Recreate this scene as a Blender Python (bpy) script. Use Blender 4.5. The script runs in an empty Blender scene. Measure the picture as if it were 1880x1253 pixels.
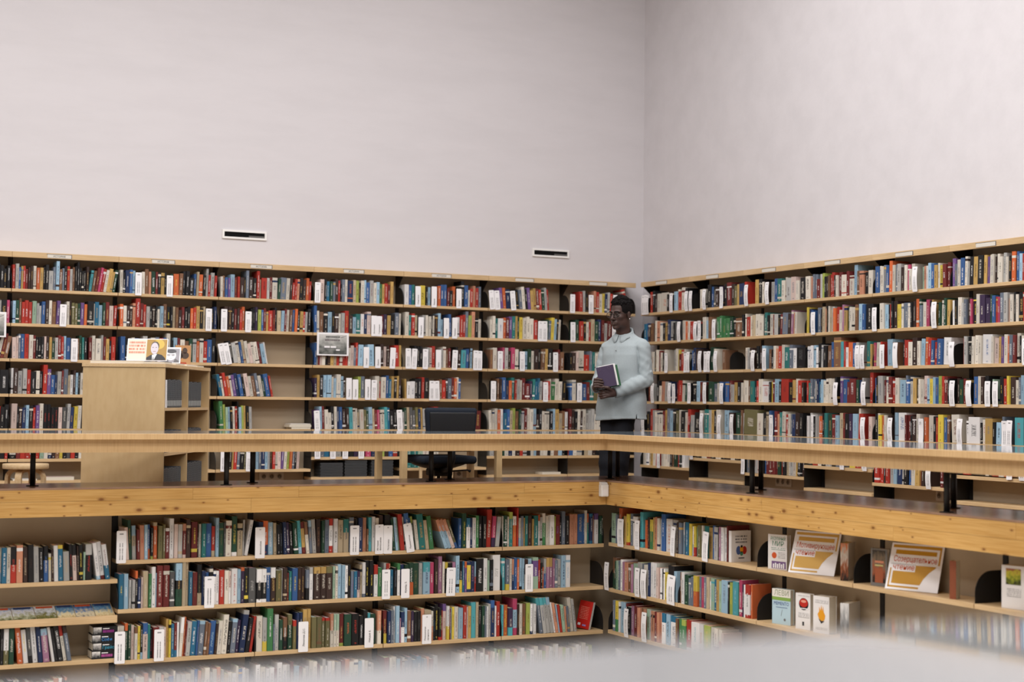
import bpy, bmesh, math, random
import numpy as np
from mathutils import Matrix, Vector

C = bpy.context.scene.collection
scene = bpy.context.scene
rng = random.Random(11)

# ---------------------------------------------------------------- camera
YAW, PITCH, ROLL = 0.4664, 0.0390, 0.0112
CAM = Vector((-8.3437, -13.7590, 0.9772))
fw = Vector((math.sin(YAW)*math.cos(PITCH), math.cos(YAW)*math.cos(PITCH), math.sin(PITCH)))
r0 = Vector((math.cos(YAW), -math.sin(YAW), 0)); u0 = r0.cross(fw)
rt = r0*math.cos(ROLL) + u0*math.sin(ROLL); up = u0*math.cos(ROLL) - r0*math.sin(ROLL)
cam = bpy.data.cameras.new('camera'); camo = bpy.data.objects.new('camera', cam); C.objects.link(camo)
cam.sensor_width = 36.0; cam.lens = 36*2873.73/1880
camo.matrix_world = Matrix(((rt.x, up.x, -fw.x, CAM.x), (rt.y, up.y, -fw.y, CAM.y), (rt.z, up.z, -fw.z, CAM.z), (0, 0, 0, 1)))
cam.dof.use_dof = True; cam.dof.focus_distance = 11.6; cam.dof.aperture_fstop = 1.9
cam.clip_start = 0.05
scene.camera = camo
# ---------------------------------------------------------------- colour management, world, lamps
vs = scene.view_settings
vs.view_transform = 'Standard'; vs.look = 'None'; vs.gamma = 1.0; vs.use_curve_mapping = False
vs.exposure = -0.3
w = bpy.data.worlds.new('world'); scene.world = w; w.use_nodes = True
w.node_tree.nodes['Background'].inputs[0].default_value = (0.9, 0.95, 1, 1)
w.node_tree.nodes['Background'].inputs[1].default_value = 0.35
CEIL = 6.2
SKY_X = [-11.2, -8.3, -5.3, -2.3]
SKY_Y = [-12.4, -9.4, -6.4, -3.4]
LAMP_W = 118.0
for sx in SKY_X:
    for sy in SKY_Y:
        L = bpy.data.lights.new('skylight_lamp', 'AREA'); L.shape = 'DISK'; L.size = 1.9; L.energy = LAMP_W
        L.color = (1.0, 0.99, 0.985)
        lo = bpy.data.objects.new('skylight_lamp', L); C.objects.link(lo); lo.location = (sx, sy, CEIL - 0.06)

# ---------------------------------------------------------------- helpers
def srgb(r, g, b):
    f = lambda c: (c/12.92 if c <= 0.04045 else ((c+0.055)/1.055)**2.4)
    return (f(r/255), f(g/255), f(b/255), 1)
def tag(o, label=None, cat=None, group=None, kind=None):
    if label: o['label'] = label
    if cat: o['category'] = cat
    if group: o['group'] = group
    if kind: o['kind'] = kind
    return o
def empty(name, loc=(0, 0, 0), rz=0):
    o = bpy.data.objects.new(name, None); C.objects.link(o); o.location = loc; o.rotation_euler = (0, 0, rz)
    o.empty_display_size = 0.1
    return o
def link(name, me, mat=None, parent=None):
    o = bpy.data.objects.new(name, me); C.objects.link(o)
    if mat and not me.materials: me.materials.append(mat)
    if parent: o.parent = parent
    return o
class MB:
    """collects simple shapes and builds one mesh"""
    def __init__(s): s.v = []; s.f = []; s.sm = []
    def add(s, vs, fs, smooth=False):
        n = len(s.v); s.v += [tuple(v) for v in vs]; s.f += [tuple(i+n for i in f) for f in fs]; s.sm += [smooth]*len(fs); return s
    def box(s, x0, x1, y0, y1, z0, z1, M=None):
        vs = [(x, y, z) for z in (z0, z1) for y in (y0, y1) for x in (x0, x1)]
        if M is not None: vs = [M @ Vector(v) for v in vs]
        return s.add(vs, [(0, 2, 3, 1), (4, 5, 7, 6), (0, 1, 5, 4), (2, 6, 7, 3), (0, 4, 6, 2), (1, 3, 7, 5)])
    def prism(s, pts, axis, a, b, M=None):
        """pts 2-D polygon extruded along axis from a to b"""
        n = len(pts)
        def P(p, t): return {'x': (t, p[0], p[1]), 'y': (p[0], t, p[1]), 'z': (p[0], p[1], t)}[axis]
        vs = [P(p, a) for p in pts] + [P(p, b) for p in pts]
        if M is not None: vs = [M @ Vector(v) for v in vs]
        fs = [tuple(range(n))[::-1], tuple(range(n, 2*n))] + [(i, (i+1) % n, n+(i+1) % n, n+i) for i in range(n)]
        return s.add(vs, fs)
    def tube(s, path, r, n=10, cap=True):
        path = [Vector(p) for p in path]; rs = r if isinstance(r, (list, tuple)) else [r]*len(path)
        vs = []
        ref = None
        for i, p in enumerate(path):
            d = (path[min(i+1, len(path)-1)] - path[max(i-1, 0)]).normalized()
            a = d.orthogonal().normalized() if ref is None else (ref - d*ref.dot(d)).normalized()
            ref = a; b = d.cross(a)
            vs += [p + (a*math.cos(2*math.pi*k/n) + b*math.sin(2*math.pi*k/n))*rs[i] for k in range(n)]
        fs = [(i*n+k, i*n+(k+1) % n, (i+1)*n+(k+1) % n, (i+1)*n+k) for i in range(len(path)-1) for k in range(n)]
        if cap: fs += [tuple(range(n))[::-1], tuple(range((len(path)-1)*n, len(path)*n))]
        return s.add(vs, fs, True)
    def build(s, name, mat=None, parent=None, bevel=0.0):
        me = bpy.data.meshes.new(name); me.from_pydata(s.v, [], s.f)
        bm = bmesh.new(); bm.from_mesh(me); bmesh.ops.recalc_face_normals(bm, faces=bm.faces); bm.to_mesh(me); bm.free()
        me.polygons.foreach_set('use_smooth', s.sm)
        o = link(name, me, mat, parent)
        if bevel:
            m = o.modifiers.new('bevel', 'BEVEL'); m.width = bevel; m.segments = 2; m.limit_method = 'ANGLE'
        return o

# ---------------------------------------------------------------- materials
def mat(name, col, rough=0.5, spec=0.3, metal=0.0):
    m = bpy.data.materials.new(name); m.use_nodes = True
    b = m.node_tree.nodes['Principled BSDF']
    b.inputs['Base Color'].default_value = col; b.inputs['Roughness'].default_value = rough
    b.inputs['Specular IOR Level'].default_value = spec; b.inputs['Metallic'].default_value = metal
    return m
def NT(m):
    nt = m.node_tree; return nt, nt.nodes, nt.links, nt.nodes['Principled BSDF']
def node(ns, t, **kw):
    n = ns.new(t)
    for k, v in kw.items():
        if k.startswith('i_'): n.inputs[int(k[2:])].default_value = v
        else: setattr(n, k, v)
    return n
def ramp(ns, stops):
    r = ns.new('ShaderNodeValToRGB'); e = r.color_ramp.elements
    e[0].position, e[0].color = stops[0]; e[1].position, e[1].color = stops[-1]
    for p, c in stops[1:-1]:
        x = e.new(p); x.color = c
    return r
def wood(name, ca, cb, scale, rough=0.45, spec=0.3, blotch=0.25):
    """grain stretched along the axis with the small scale factor"""
    m = mat(name, ca, rough, spec); nt, ns, ls, b = NT(m)
    tc = node(ns, 'ShaderNodeTexCoord'); mp = node(ns, 'ShaderNodeMapping'); mp.inputs['Scale'].default_value = scale
    oi = node(ns, 'ShaderNodeObjectInfo'); ad = node(ns, 'ShaderNodeVectorMath', operation='ADD')
    ls.new(tc.outputs['Object'], ad.inputs[0]); ls.new(oi.outputs['Random'], ad.inputs[1]); ls.new(ad.outputs[0], mp.inputs['Vector'])
    n1 = node(ns, 'ShaderNodeTexNoise'); n1.inputs['Scale'].default_value = 6; n1.inputs['Detail'].default_value = 5
    ls.new(mp.outputs[0], n1.inputs['Vector'])
    r1 = ramp(ns, [(0.32, cb), (0.62, ca)]); ls.new(n1.outputs['Fac'], r1.inputs[0])
    n2 = node(ns, 'ShaderNodeTexNoise'); n2.inputs['Scale'].default_value = 2.2; n2.inputs['Detail'].default_value = 2
    ls.new(tc.outputs['Object'], n2.inputs['Vector'])
    mx = node(ns, 'ShaderNodeMix', data_type='RGBA', blend_type='MULTIPLY'); 
    r2 = ramp(ns, [(0.3, (1-blotch, 1-blotch*1.1, 1-blotch*1.3, 1)), (0.65, (1, 1, 1, 1))]); ls.new(n2.outputs['Fac'], r2.inputs[0])
    mx.inputs['Factor'].default_value = 0.7; ls.new(r1.outputs[0], mx.inputs['A']); ls.new(r2.outputs[0], mx.inputs['B'])
    ls.new(mx.outputs['Result'], b.inputs['Base Color'])
    return m
BIRCH_A, BIRCH_B = srgb(214, 184, 142), srgb(200, 168, 125)
M_birch_x = wood('birch_plywood_long_x', BIRCH_A, BIRCH_B, (1.2, 14, 30))
M_birch_y = wood('birch_plywood_long_y', BIRCH_A, BIRCH_B, (14, 1.2, 30))
M_birch_z = wood('birch_plywood_upright', srgb(200, 172, 130), srgb(194, 165, 122), (5, 5, 1.6), blotch=0.16)
M_rail = wood('birch_rail', srgb(208, 174, 128), srgb(196, 160, 114), (16, 16, 1.0), blotch=0.2)
def pine(name, scale, kscale):
    m = wood(name, srgb(216, 172, 106), srgb(196, 148, 80), scale, 0.4, 0.35, 0.22); nt, ns, ls, b = NT(m)
    src = b.inputs['Base Color'].links[0].from_socket
    tc = node(ns, 'ShaderNodeTexCoord'); oi = node(ns, 'ShaderNodeObjectInfo')
    ad = node(ns, 'ShaderNodeVectorMath', operation='ADD'); ls.new(tc.outputs['Object'], ad.inputs[0]); ls.new(oi.outputs['Random'], ad.inputs[1])
    mp = node(ns, 'ShaderNodeMapping'); mp.inputs['Scale'].default_value = kscale; ls.new(ad.outputs[0], mp.inputs['Vector'])
    sx_ = node(ns, 'ShaderNodeSeparateXYZ'); ls.new(mp.outputs[0], sx_.inputs[0]); cx_ = node(ns, 'ShaderNodeCombineXYZ')
    su = node(ns, 'ShaderNodeMath', operation='ADD'); ls.new(sx_.outputs[0], su.inputs[0]); ls.new(sx_.outputs[1], su.inputs[1])
    ls.new(su.outputs[0], cx_.inputs[0]); ls.new(sx_.outputs[2], cx_.inputs[1])
    vo = node(ns, 'ShaderNodeTexVoronoi', voronoi_dimensions='2D'); vo.inputs['Scale'].default_value = 1.0; ls.new(cx_.outputs[0], vo.inputs['Vector'])
    sc = node(ns, 'ShaderNodeSeparateColor'); ls.new(vo.outputs['Color'], sc.inputs[0])
    k = ramp(ns, [(0.0, (1, 1, 1, 1)), (0.055, (0.85, 0.85, 0.85, 1)), (0.11, (0.25, 0.25, 0.25, 1)), (0.2, (0, 0, 0, 1))]); rs_ = node(ns, 'ShaderNodeMath', operation='MULTIPLY_ADD'); ls.new(sc.outputs[1], rs_.inputs[0]); rs_.inputs[1].default_value = 2.2; rs_.inputs[2].default_value = 0.55
    dv = node(ns, 'ShaderNodeMath', operation='MULTIPLY'); ls.new(vo.outputs['Distance'], dv.inputs[0]); ls.new(rs_.outputs[0], dv.inputs[1]); ls.new(dv.outputs[0], k.inputs[0])
    g = node(ns, 'ShaderNodeMath', operation='GREATER_THAN'); ls.new(sc.outputs[0], g.inputs[0]); g.inputs[1].default_value = 0.35
    q = node(ns, 'ShaderNodeMath', operation='MULTIPLY'); ls.new(k.outputs[0], q.inputs[0]); ls.new(g.outputs[0], q.inputs[1])
    mx = node(ns, 'ShaderNodeMix', data_type='RGBA'); mx.inputs['B'].default_value = srgb(120, 72, 34)
    ls.new(q.outputs[0], mx.inputs['Factor']); ls.new(src, mx.inputs['A']); ls.new(mx.outputs['Result'], b.inputs['Base Color'])
    return m
M_pine_x = pine('knotty_pine_long_x', (0.7, 12, 26), (6.5, 0.0, 12.0))
M_pine_y = pine('knotty_pine_long_y', (12, 0.7, 26), (0.0, 6.5, 12.0))
M_ledge = wood('brown_ledge_board', srgb(168, 136, 114), srgb(150, 118, 98), (2, 2, 10), 0.22, 0.5, 0.2)
def plaster(name, col, sc, bump, var):
    m = mat(name, col, 0.85, 0.15); nt, ns, ls, b = NT(m)
    tc = node(ns, 'ShaderNodeTexCoord'); mp = node(ns, 'ShaderNodeMapping'); mp.inputs['Scale'].default_value = sc
    ls.new(tc.outputs['Object'], mp.inputs['Vector'])
    n = node(ns, 'ShaderNodeTexNoise'); n.inputs['Scale'].default_value = 3.0; n.inputs['Detail'].default_value = 7; n.inputs['Roughness'].default_value = 0.62
    ls.new(mp.outputs[0], n.inputs['Vector'])
    d = tuple(c*(1-var) for c in col[:3]) + (1,)
    r = ramp(ns, [(0.35, d), (0.62, col)]); ls.new(n.outputs['Fac'], r.inputs[0]); ls.new(r.outputs[0], b.inputs['Base Color'])
    bp = node(ns, 'ShaderNodeBump'); bp.inputs['Strength'].default_value = bump; bp.inputs['Distance'].default_value = 0.02
    ls.new(n.outputs['Fac'], bp.inputs['Height']); ls.new(bp.outputs[0], b.inputs['Normal'])
    return m
WALLC = srgb(209, 205, 208)
M_wall_l = plaster('white_wall_brushed_plaster', WALLC, (0.5, 0.5, 2.2), 0.06, 0.035)
M_wall_r = plaster('white_wall_mottled_plaster', WALLC, (1.3, 1.3, 1.3), 0.16, 0.05)
M_far = mat('far_wall_paint', srgb(150, 138, 124), 0.8)
M_white = mat('white_paint', srgb(232, 230, 228), 0.5)
M_ceil = mat('ceiling_paint', srgb(240, 238, 236), 0.9)
M_floor = wood('gallery_floor_board', srgb(140, 112, 86), srgb(118, 92, 68), (1, 8, 8), 0.4)
M_pitfloor = mat('pit_floor_linoleum', srgb(186, 178, 166), 0.5)
M_panel = mat('beige_back_panel', srgb(172, 156, 134), 0.7, 0.2)
M_black = mat('black_lacquered_steel', srgb(30, 29, 29), 0.45, 0.3)
M_dark = mat('dark_void', srgb(20, 20, 20), 0.9, 0.1)
M_page = mat('book_pages', srgb(214, 206, 190), 0.9, 0.1)
M_card = mat('white_card', srgb(238, 236, 238), 0.6, 0.2)
M_sign = mat('ivory_sign_plate', srgb(212, 206, 196), 0.5)
M_ink = mat('black_ink', srgb(38, 36, 38), 0.7, 0.1)
M_inkgrey = mat('grey_ink', srgb(110, 108, 110), 0.7, 0.1)
M_orange = mat('orange_red_ink', srgb(206, 92, 52), 0.7, 0.1)
M_chair = mat('dark_navy_upholstery', srgb(30, 35, 44), 0.85, 0.15)
M_plastic = mat('black_plastic', srgb(26, 26, 28), 0.5, 0.3)
M_chrome = mat('chrome', srgb(190, 190, 190), 0.25, 0.5, 1.0)
M_socket = mat('socket_plastic', srgb(196, 188, 176), 0.5)
M_glass_top = mat('grey_glass_top', srgb(120, 128, 134), 0.05, 0.5)
M_glass_top.node_tree.nodes['Principled BSDF'].inputs['IOR'].default_value = 1.5

# printed things: colours come from face attributes, lettering is streaks along the spine
def print_mat(name, text=True):
    m = mat(name, (0.5, 0.5, 0.5, 1), 0.5, 0.25); nt, ns, ls, b = NT(m)
    a = node(ns, 'ShaderNodeAttribute', attribute_name='col')
    if not text:
        ls.new(a.outputs['Color'], b.inputs['Base Color']); return m
    t = node(ns, 'ShaderNodeAttribute', attribute_name='tcol'); rn = node(ns, 'ShaderNodeAttribute', attribute_name='rnd')
    uv = node(ns, 'ShaderNodeUVMap', uv_map='uv'); sp = node(ns, 'ShaderNodeSeparateXYZ'); ls.new(uv.outputs[0], sp.inputs[0])
    def math_(op, x, y=None, z=None, clamp=False):
        n = node(ns, 'ShaderNodeMath', operation=op); n.use_clamp = clamp
        for i, v in enumerate((x, y, z)):
            if v is None: continue
            if hasattr(v, 'links') or hasattr(v, 'is_linked'): ls.new(v, n.inputs[i])
            else: n.inputs[i].default_value = v
        return n.outputs[0]
    R = rn.outputs['Fac']
    # streaks
    cx = node(ns, 'ShaderNodeCombineXYZ')
    ls.new(math_('MULTIPLY_ADD', sp.outputs[1], 62.0, math_('MULTIPLY', R, 517.0)), cx.inputs[0])
    ls.new(math_('MULTIPLY_ADD', sp.outputs[0], 2.6, math_('MULTIPLY', R, 91.0)), cx.inputs[1])
    nz = node(ns, 'ShaderNodeTexNoise', noise_dimensions='2D'); nz.inputs['Scale'].default_value = 1.0; nz.inputs['Detail'].default_value = 1.5
    ls.new(cx.outputs[0], nz.inputs['Vector'])
    letters = math_('GREATER_THAN', nz.outputs['Fac'], 0.49)
    hw = math_('MULTIPLY_ADD', math_('FRACT', math_('MULTIPLY', R, 37.0)), 0.12, 0.1)
    inu = math_('LESS_THAN', math_('ABSOLUTE', math_('SUBTRACT', sp.outputs[0], 0.5)), hw)
    lo = math_('MULTIPLY_ADD', math_('FRACT', math_('MULTIPLY', R, 13.0)), 0.22, 0.2)
    hi = math_('MULTIPLY_ADD', math_('FRACT', math_('MULTIPLY', R, 7.0)), 0.3, 0.6)
    inv = math_('MULTIPLY', math_('GREATER_THAN', sp.outputs[1], lo), math_('LESS_THAN', sp.outputs[1], hi))
    foot = math_('MULTIPLY', math_('GREATER_THAN', sp.outputs[1], 0.05), math_('LESS_THAN', sp.outputs[1], 0.1))
    band = math_('MAXIMUM', inv, math_('MULTIPLY', foot, math_('GREATER_THAN', math_('FRACT', math_('MULTIPLY', R, 5.0)), 0.5)))
    fac = math_('MULTIPLY', math_('MULTIPLY', letters, inu), band)
    fac = math_('MULTIPLY', fac, 0.72)
    # slight wear
    mx = node(ns, 'ShaderNodeMix', data_type='RGBA'); ls.new(fac, mx.inputs['Factor']); ls.new(a.outputs['Color'], mx.inputs['A']); ls.new(t.outputs['Color'], mx.inputs['B'])
    ls.new(mx.outputs['Result'], b.inputs['Base Color'])
    return m
M_print = print_mat('book_cover_print')
M_plain = print_mat('plain_print', False)
def card_mat():
    """pale card with two columns of small illegible print"""
    m = mat('printed_card', srgb(238, 236, 238), 0.6, 0.2); nt, ns, ls, b = NT(m)
    uv = node(ns, 'ShaderNodeUVMap', uv_map='uv'); sp = node(ns, 'ShaderNodeSeparateXYZ'); ls.new(uv.outputs[0], sp.inputs[0])
    oi = node(ns, 'ShaderNodeObjectInfo')
    def M(op, x, y):
        n = node(ns, 'ShaderNodeMath', operation=op)
        for i, v in enumerate((x, y)):
            if hasattr(v, 'is_linked'): ls.new(v, n.inputs[i])
            else: n.inputs[i].default_value = v
        return n.outputs[0]
    cx = node(ns, 'ShaderNodeCombineXYZ'); ls.new(M('MULTIPLY', sp.outputs[1], 70.0), cx.inputs[0]); ls.new(M('MULTIPLY', oi.outputs['Random'], 300.0), cx.inputs[1])
    nz = node(ns, 'ShaderNodeTexNoise', noise_dimensions='2D'); nz.inputs['Scale'].default_value = 1.0; nz.inputs['Detail'].default_value = 1.0; ls.new(cx.outputs[0], nz.inputs['Vector'])
    let = M('GREATER_THAN', nz.outputs['Fac'], 0.4)
    c1 = M('LESS_THAN', M('ABSOLUTE', M('SUBTRACT', sp.outputs[0], 0.36), 0), 0.05)
    c2 = M('LESS_THAN', M('ABSOLUTE', M('SUBTRACT', sp.outputs[0], 0.62), 0), 0.05)
    v1 = M('MULTIPLY', M('GREATER_THAN', sp.outputs[1], 0.1), M('LESS_THAN', sp.outputs[1], 0.62))
    top = M('MULTIPLY', M('MULTIPLY', M('GREATER_THAN', sp.outputs[1], 0.88), M('LESS_THAN', sp.outputs[1], 0.92)), M('LESS_THAN', M('ABSOLUTE', M('SUBTRACT', sp.outputs[0], 0.5), 0), 0.2))
    f = M('MULTIPLY', M('MAXIMUM', M('MULTIPLY', M('MAXIMUM', c1, c2), v1), top), M('MULTIPLY', let, 0.75))
    mx = node(ns, 'ShaderNodeMix', data_type='RGBA'); ls.new(f, mx.inputs['Factor']); mx.inputs['A'].default_value = srgb(238, 236, 238); mx.inputs['B'].default_value = srgb(60, 58, 64)
    ls.new(mx.outputs['Result'], b.inputs['Base Color'])
    return m
M_cardtext = card_mat()
def lines_mat(name, paper, ink, rows, cover=0.5, axis=1):
    """paper with rows of illegible print"""
    m = mat(name, paper, 0.7, 0.15); nt, ns, ls, b = NT(m)
    tc = node(ns, 'ShaderNodeTexCoord'); sp = node(ns, 'ShaderNodeSeparateXYZ'); ls.new(tc.outputs['Generated'], sp.inputs[0])
    def M(op, x, y):
        n = node(ns, 'ShaderNodeMath', operation=op)
        for i, v in enumerate((x, y)):
            if hasattr(v, 'is_linked'): ls.new(v, n.inputs[i])
            else: n.inputs[i].default_value = v
        return n.outputs[0]
    X, Z = sp.outputs[0], sp.outputs[2]
    row = M('LESS_THAN', M('FRACT', M('MULTIPLY', Z, rows), 0), cover)
    cx = node(ns, 'ShaderNodeCombineXYZ'); ls.new(M('MULTIPLY', X, 30.0), cx.inputs[0]); ls.new(M('MULTIPLY', M('FLOOR', M('MULTIPLY', Z, rows), 0), 7.3), cx.inputs[1])
    nz = node(ns, 'ShaderNodeTexNoise', noise_dimensions='2D'); nz.inputs['Scale'].default_value = 1.0; ls.new(cx.outputs[0], nz.inputs['Vector'])
    let = M('GREATER_THAN', nz.outputs['Fac'], 0.45)
    f = M('MULTIPLY', M('MULTIPLY', row, let), 0.85)
    mx = node(ns, 'ShaderNodeMix', data_type='RGBA'); ls.new(f, mx.inputs['Factor']); mx.inputs['A'].default_value = paper; mx.inputs['B'].default_value = ink
    ls.new(mx.outputs['Result'], b.inputs['Base Color'])
    return m
def picture_mat(name, stops, sc=6.0, axis='z'):
    """a printed picture: blotches of the given colours"""
    m = mat(name, stops[0], 0.45, 0.3); nt, ns, ls, b = NT(m)
    tc = node(ns, 'ShaderNodeTexCoord'); oi = node(ns, 'ShaderNodeObjectInfo')
    ad = node(ns, 'ShaderNodeVectorMath', operation='ADD'); ls.new(tc.outputs['Generated'], ad.inputs[0])
    ml = node(ns, 'ShaderNodeVectorMath', operation='SCALE'); ml.inputs['Scale'].default_value = 0.0
    nz = node(ns, 'ShaderNodeTexNoise', noise_dimensions='4D'); nz.inputs['Scale'].default_value = sc; nz.inputs['Detail'].default_value = 4
    mm = node(ns, 'ShaderNodeMath', operation='MULTIPLY'); ls.new(oi.outputs['Random'], mm.inputs[0]); mm.inputs[1].default_value = 50.0
    ls.new(tc.outputs['Generated'], nz.inputs['Vector']); ls.new(mm.outputs[0], nz.inputs['W'])
    sp = node(ns, 'ShaderNodeSeparateXYZ'); ls.new(tc.outputs['Generated'], sp.inputs[0])
    a = node(ns, 'ShaderNodeMath', operation='MULTIPLY_ADD'); ls.new(nz.outputs['Fac'], a.inputs[0]); a.inputs[1].default_value = 0.9
    s2 = node(ns, 'ShaderNodeMath', operation='MULTIPLY_ADD'); ls.new(sp.outputs[{'x': 0, 'y': 1, 'z': 2}[axis]], s2.inputs[0]); s2.inputs[1].default_value = 0.75; s2.inputs[2].default_value = -0.35
    ls.new(s2.outputs[0], a.inputs[2])
    n = len(stops); r = ramp(ns, [((i+0.5)/n, c) for i, c in enumerate(stops)]); r.color_ramp.interpolation = 'LINEAR'
    ls.new(a.outputs[0], r.inputs[0]); ls.new(r.outputs[0], b.inputs['Base Color'])
    return m

# ---------------------------------------------------------------- lettering (fonts turned to meshes at the end)
TEXTS = []
def text(body, size, M, material, parent=None, name='lettering', align='CENTER', squash=1.0):
    TEXTS.append((body, size, M, material, parent, name, align, squash))
def frame(origin, right, upv):
    right = Vector(right).normalized(); upv = Vector(upv); upv = (upv - right*upv.dot(right)).normalized(); n = right.cross(upv)
    o = Vector(origin)
    return Matrix(((right.x, upv.x, n.x, o.x), (right.y, upv.y, n.y, o.y), (right.z, upv.z, n.z, o.z), (0, 0, 0, 1)))

# ---------------------------------------------------------------- room
def struct(o): o['kind'] = 'structure'; return o
X0, Y0 = -16.0, -21.0
WY, WX = 0.22, 0.22
struct(MB().box(X0, WX+0.3, WY, WY+0.3, -1.4, CEIL).build('wall_back', M_wall_l))
struct(MB().box(WX, WX+0.3, Y0, WY, -1.4, CEIL).build('wall_right', M_wall_r))
struct(MB().box(X0-0.3, X0, Y0, WY+0.3, -1.4, CEIL).build('wall_left', M_far))
struct(MB().box(X0-0.3, WX+0.3, Y0-0.3, Y0, -1.4, CEIL).build('wall_front', M_far))
struct(MB().box(X0-0.3, WX+0.3, Y0-0.3, WY+0.3, CEIL, CEIL+0.2).build('ceiling', M_ceil))
fl = MB(); fl.box(X0, WX, -3.495, WY, -0.12, 0); fl.box(-2.195, WX, Y0, -3.495, -0.12, 0); fl.box(X0, -2.195, Y0, -12.905, -0.12, 0); fl.box(X0, -13.605, -12.905, -3.495, -0.12, 0)
struct(fl.build('floor', M_floor))
pw = MB(); pw.box(-13.5, -2.202, -3.62, -3.5, -1.4, 0.24); struct(pw.build('wall_pit_back', M_panel))
struct(MB().box(-2.35, -2.2, -12.75, -3.622, -1.4, 0.24).build('wall_pit_right', M_panel))
struct(MB().box(-13.6, -2.2, -12.9, -12.75, -1.4, 0.0).build('wall_pit_front', M_wall_l))
struct(MB().box(-13.6, -13.5, -12.9, -3.5, -1.4, 0.0).build('wall_pit_left', M_wall_l))
struct(MB().box(-13.6, -2.2, -12.9, -3.5, -1.5, -1.3).build('floor_pit', M_pitfloor))
for sx in SKY_X:
    for sy in SKY_Y:
        t = empty('skylight', (sx, sy, CEIL))
        t['kind'] = 'structure'
        n = 24; rg = MB()
        vs = []
        for r_, z_ in ((1.02, -0.005), (1.1, -0.005), (1.1, -0.07), (1.02, -0.07)):
            vs += [(r_*math.cos(2*math.pi*k/n), r_*math.sin(2*math.pi*k/n), z_) for k in range(n)]
        rg.add(vs, [(a*n+k, a*n+(k+1) % n, ((a+1) % 4)*n+(k+1) % n, ((a+1) % 4)*n+k) for a in range(4) for k in range(n)], True)
        rg.build('rim', M_white, t)
        dd = MB(); dd.add([(1.02*math.cos(2*math.pi*k/n), 1.02*math.sin(2*math.pi*k/n), -0.01) for k in range(n)], [tuple(range(n))]); dd.build('diffuser', M_ceil, t)

# air vents in the back wall
for i, (xa, lab) in enumerate(((-4.294, 'white framed slot vent on the back wall, the left one of two'), (-1.09, 'white framed slot vent on the back wall, the right one of two'))):
    t = empty('air_vent', (xa, WY, 2.45)); tag(t, lab, 'vent', 'slot vents in the back wall')
    W_, H_ = 0.42, 0.082
    f = MB(); f.box(0, W_, -0.014, 0, 0, 0.018); f.box(0, W_, -0.014, 0, H_-0.018, H_); f.box(0, 0.018, -0.014, 0, 0.018, H_-0.018); f.box(W_-0.018, W_, -0.014, 0, 0.018, H_-0.018)
    f.build('frame', M_white, t)
    MB().box(0.018, W_-0.018, -0.003, -0.0005, 0.018, H_-0.018).build('slot', M_dark, t)
    MB().box(W_*0.6, W_-0.018, -0.006, -0.003, 0.018, H_*0.45).build('flap', mat('grey_flap', srgb(95, 92, 90)), t)

# ---------------------------------------------------------------- bookcases
ORD = ['first', 'second', 'third', 'fourth', 'fifth', 'sixth', 'seventh', 'eighth', 'ninth', 'tenth', 'eleventh', 'twelfth', 'thirteenth', 'fourteenth', 'fifteenth', 'sixteenth', 'seventeenth', 'eighteenth', 'nineteenth']
def ordinal(n):
    if n <= 19: return ORD[n-1]
    tens = {2: 'twent', 3: 'thirt', 4: 'fort', 5: 'fift', 6: 'sixt', 7: 'sevent', 8: 'eight'}[n//10]
    return tens + ('ieth' if n % 10 == 0 else 'y-' + ORD[n % 10 - 1])
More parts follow.
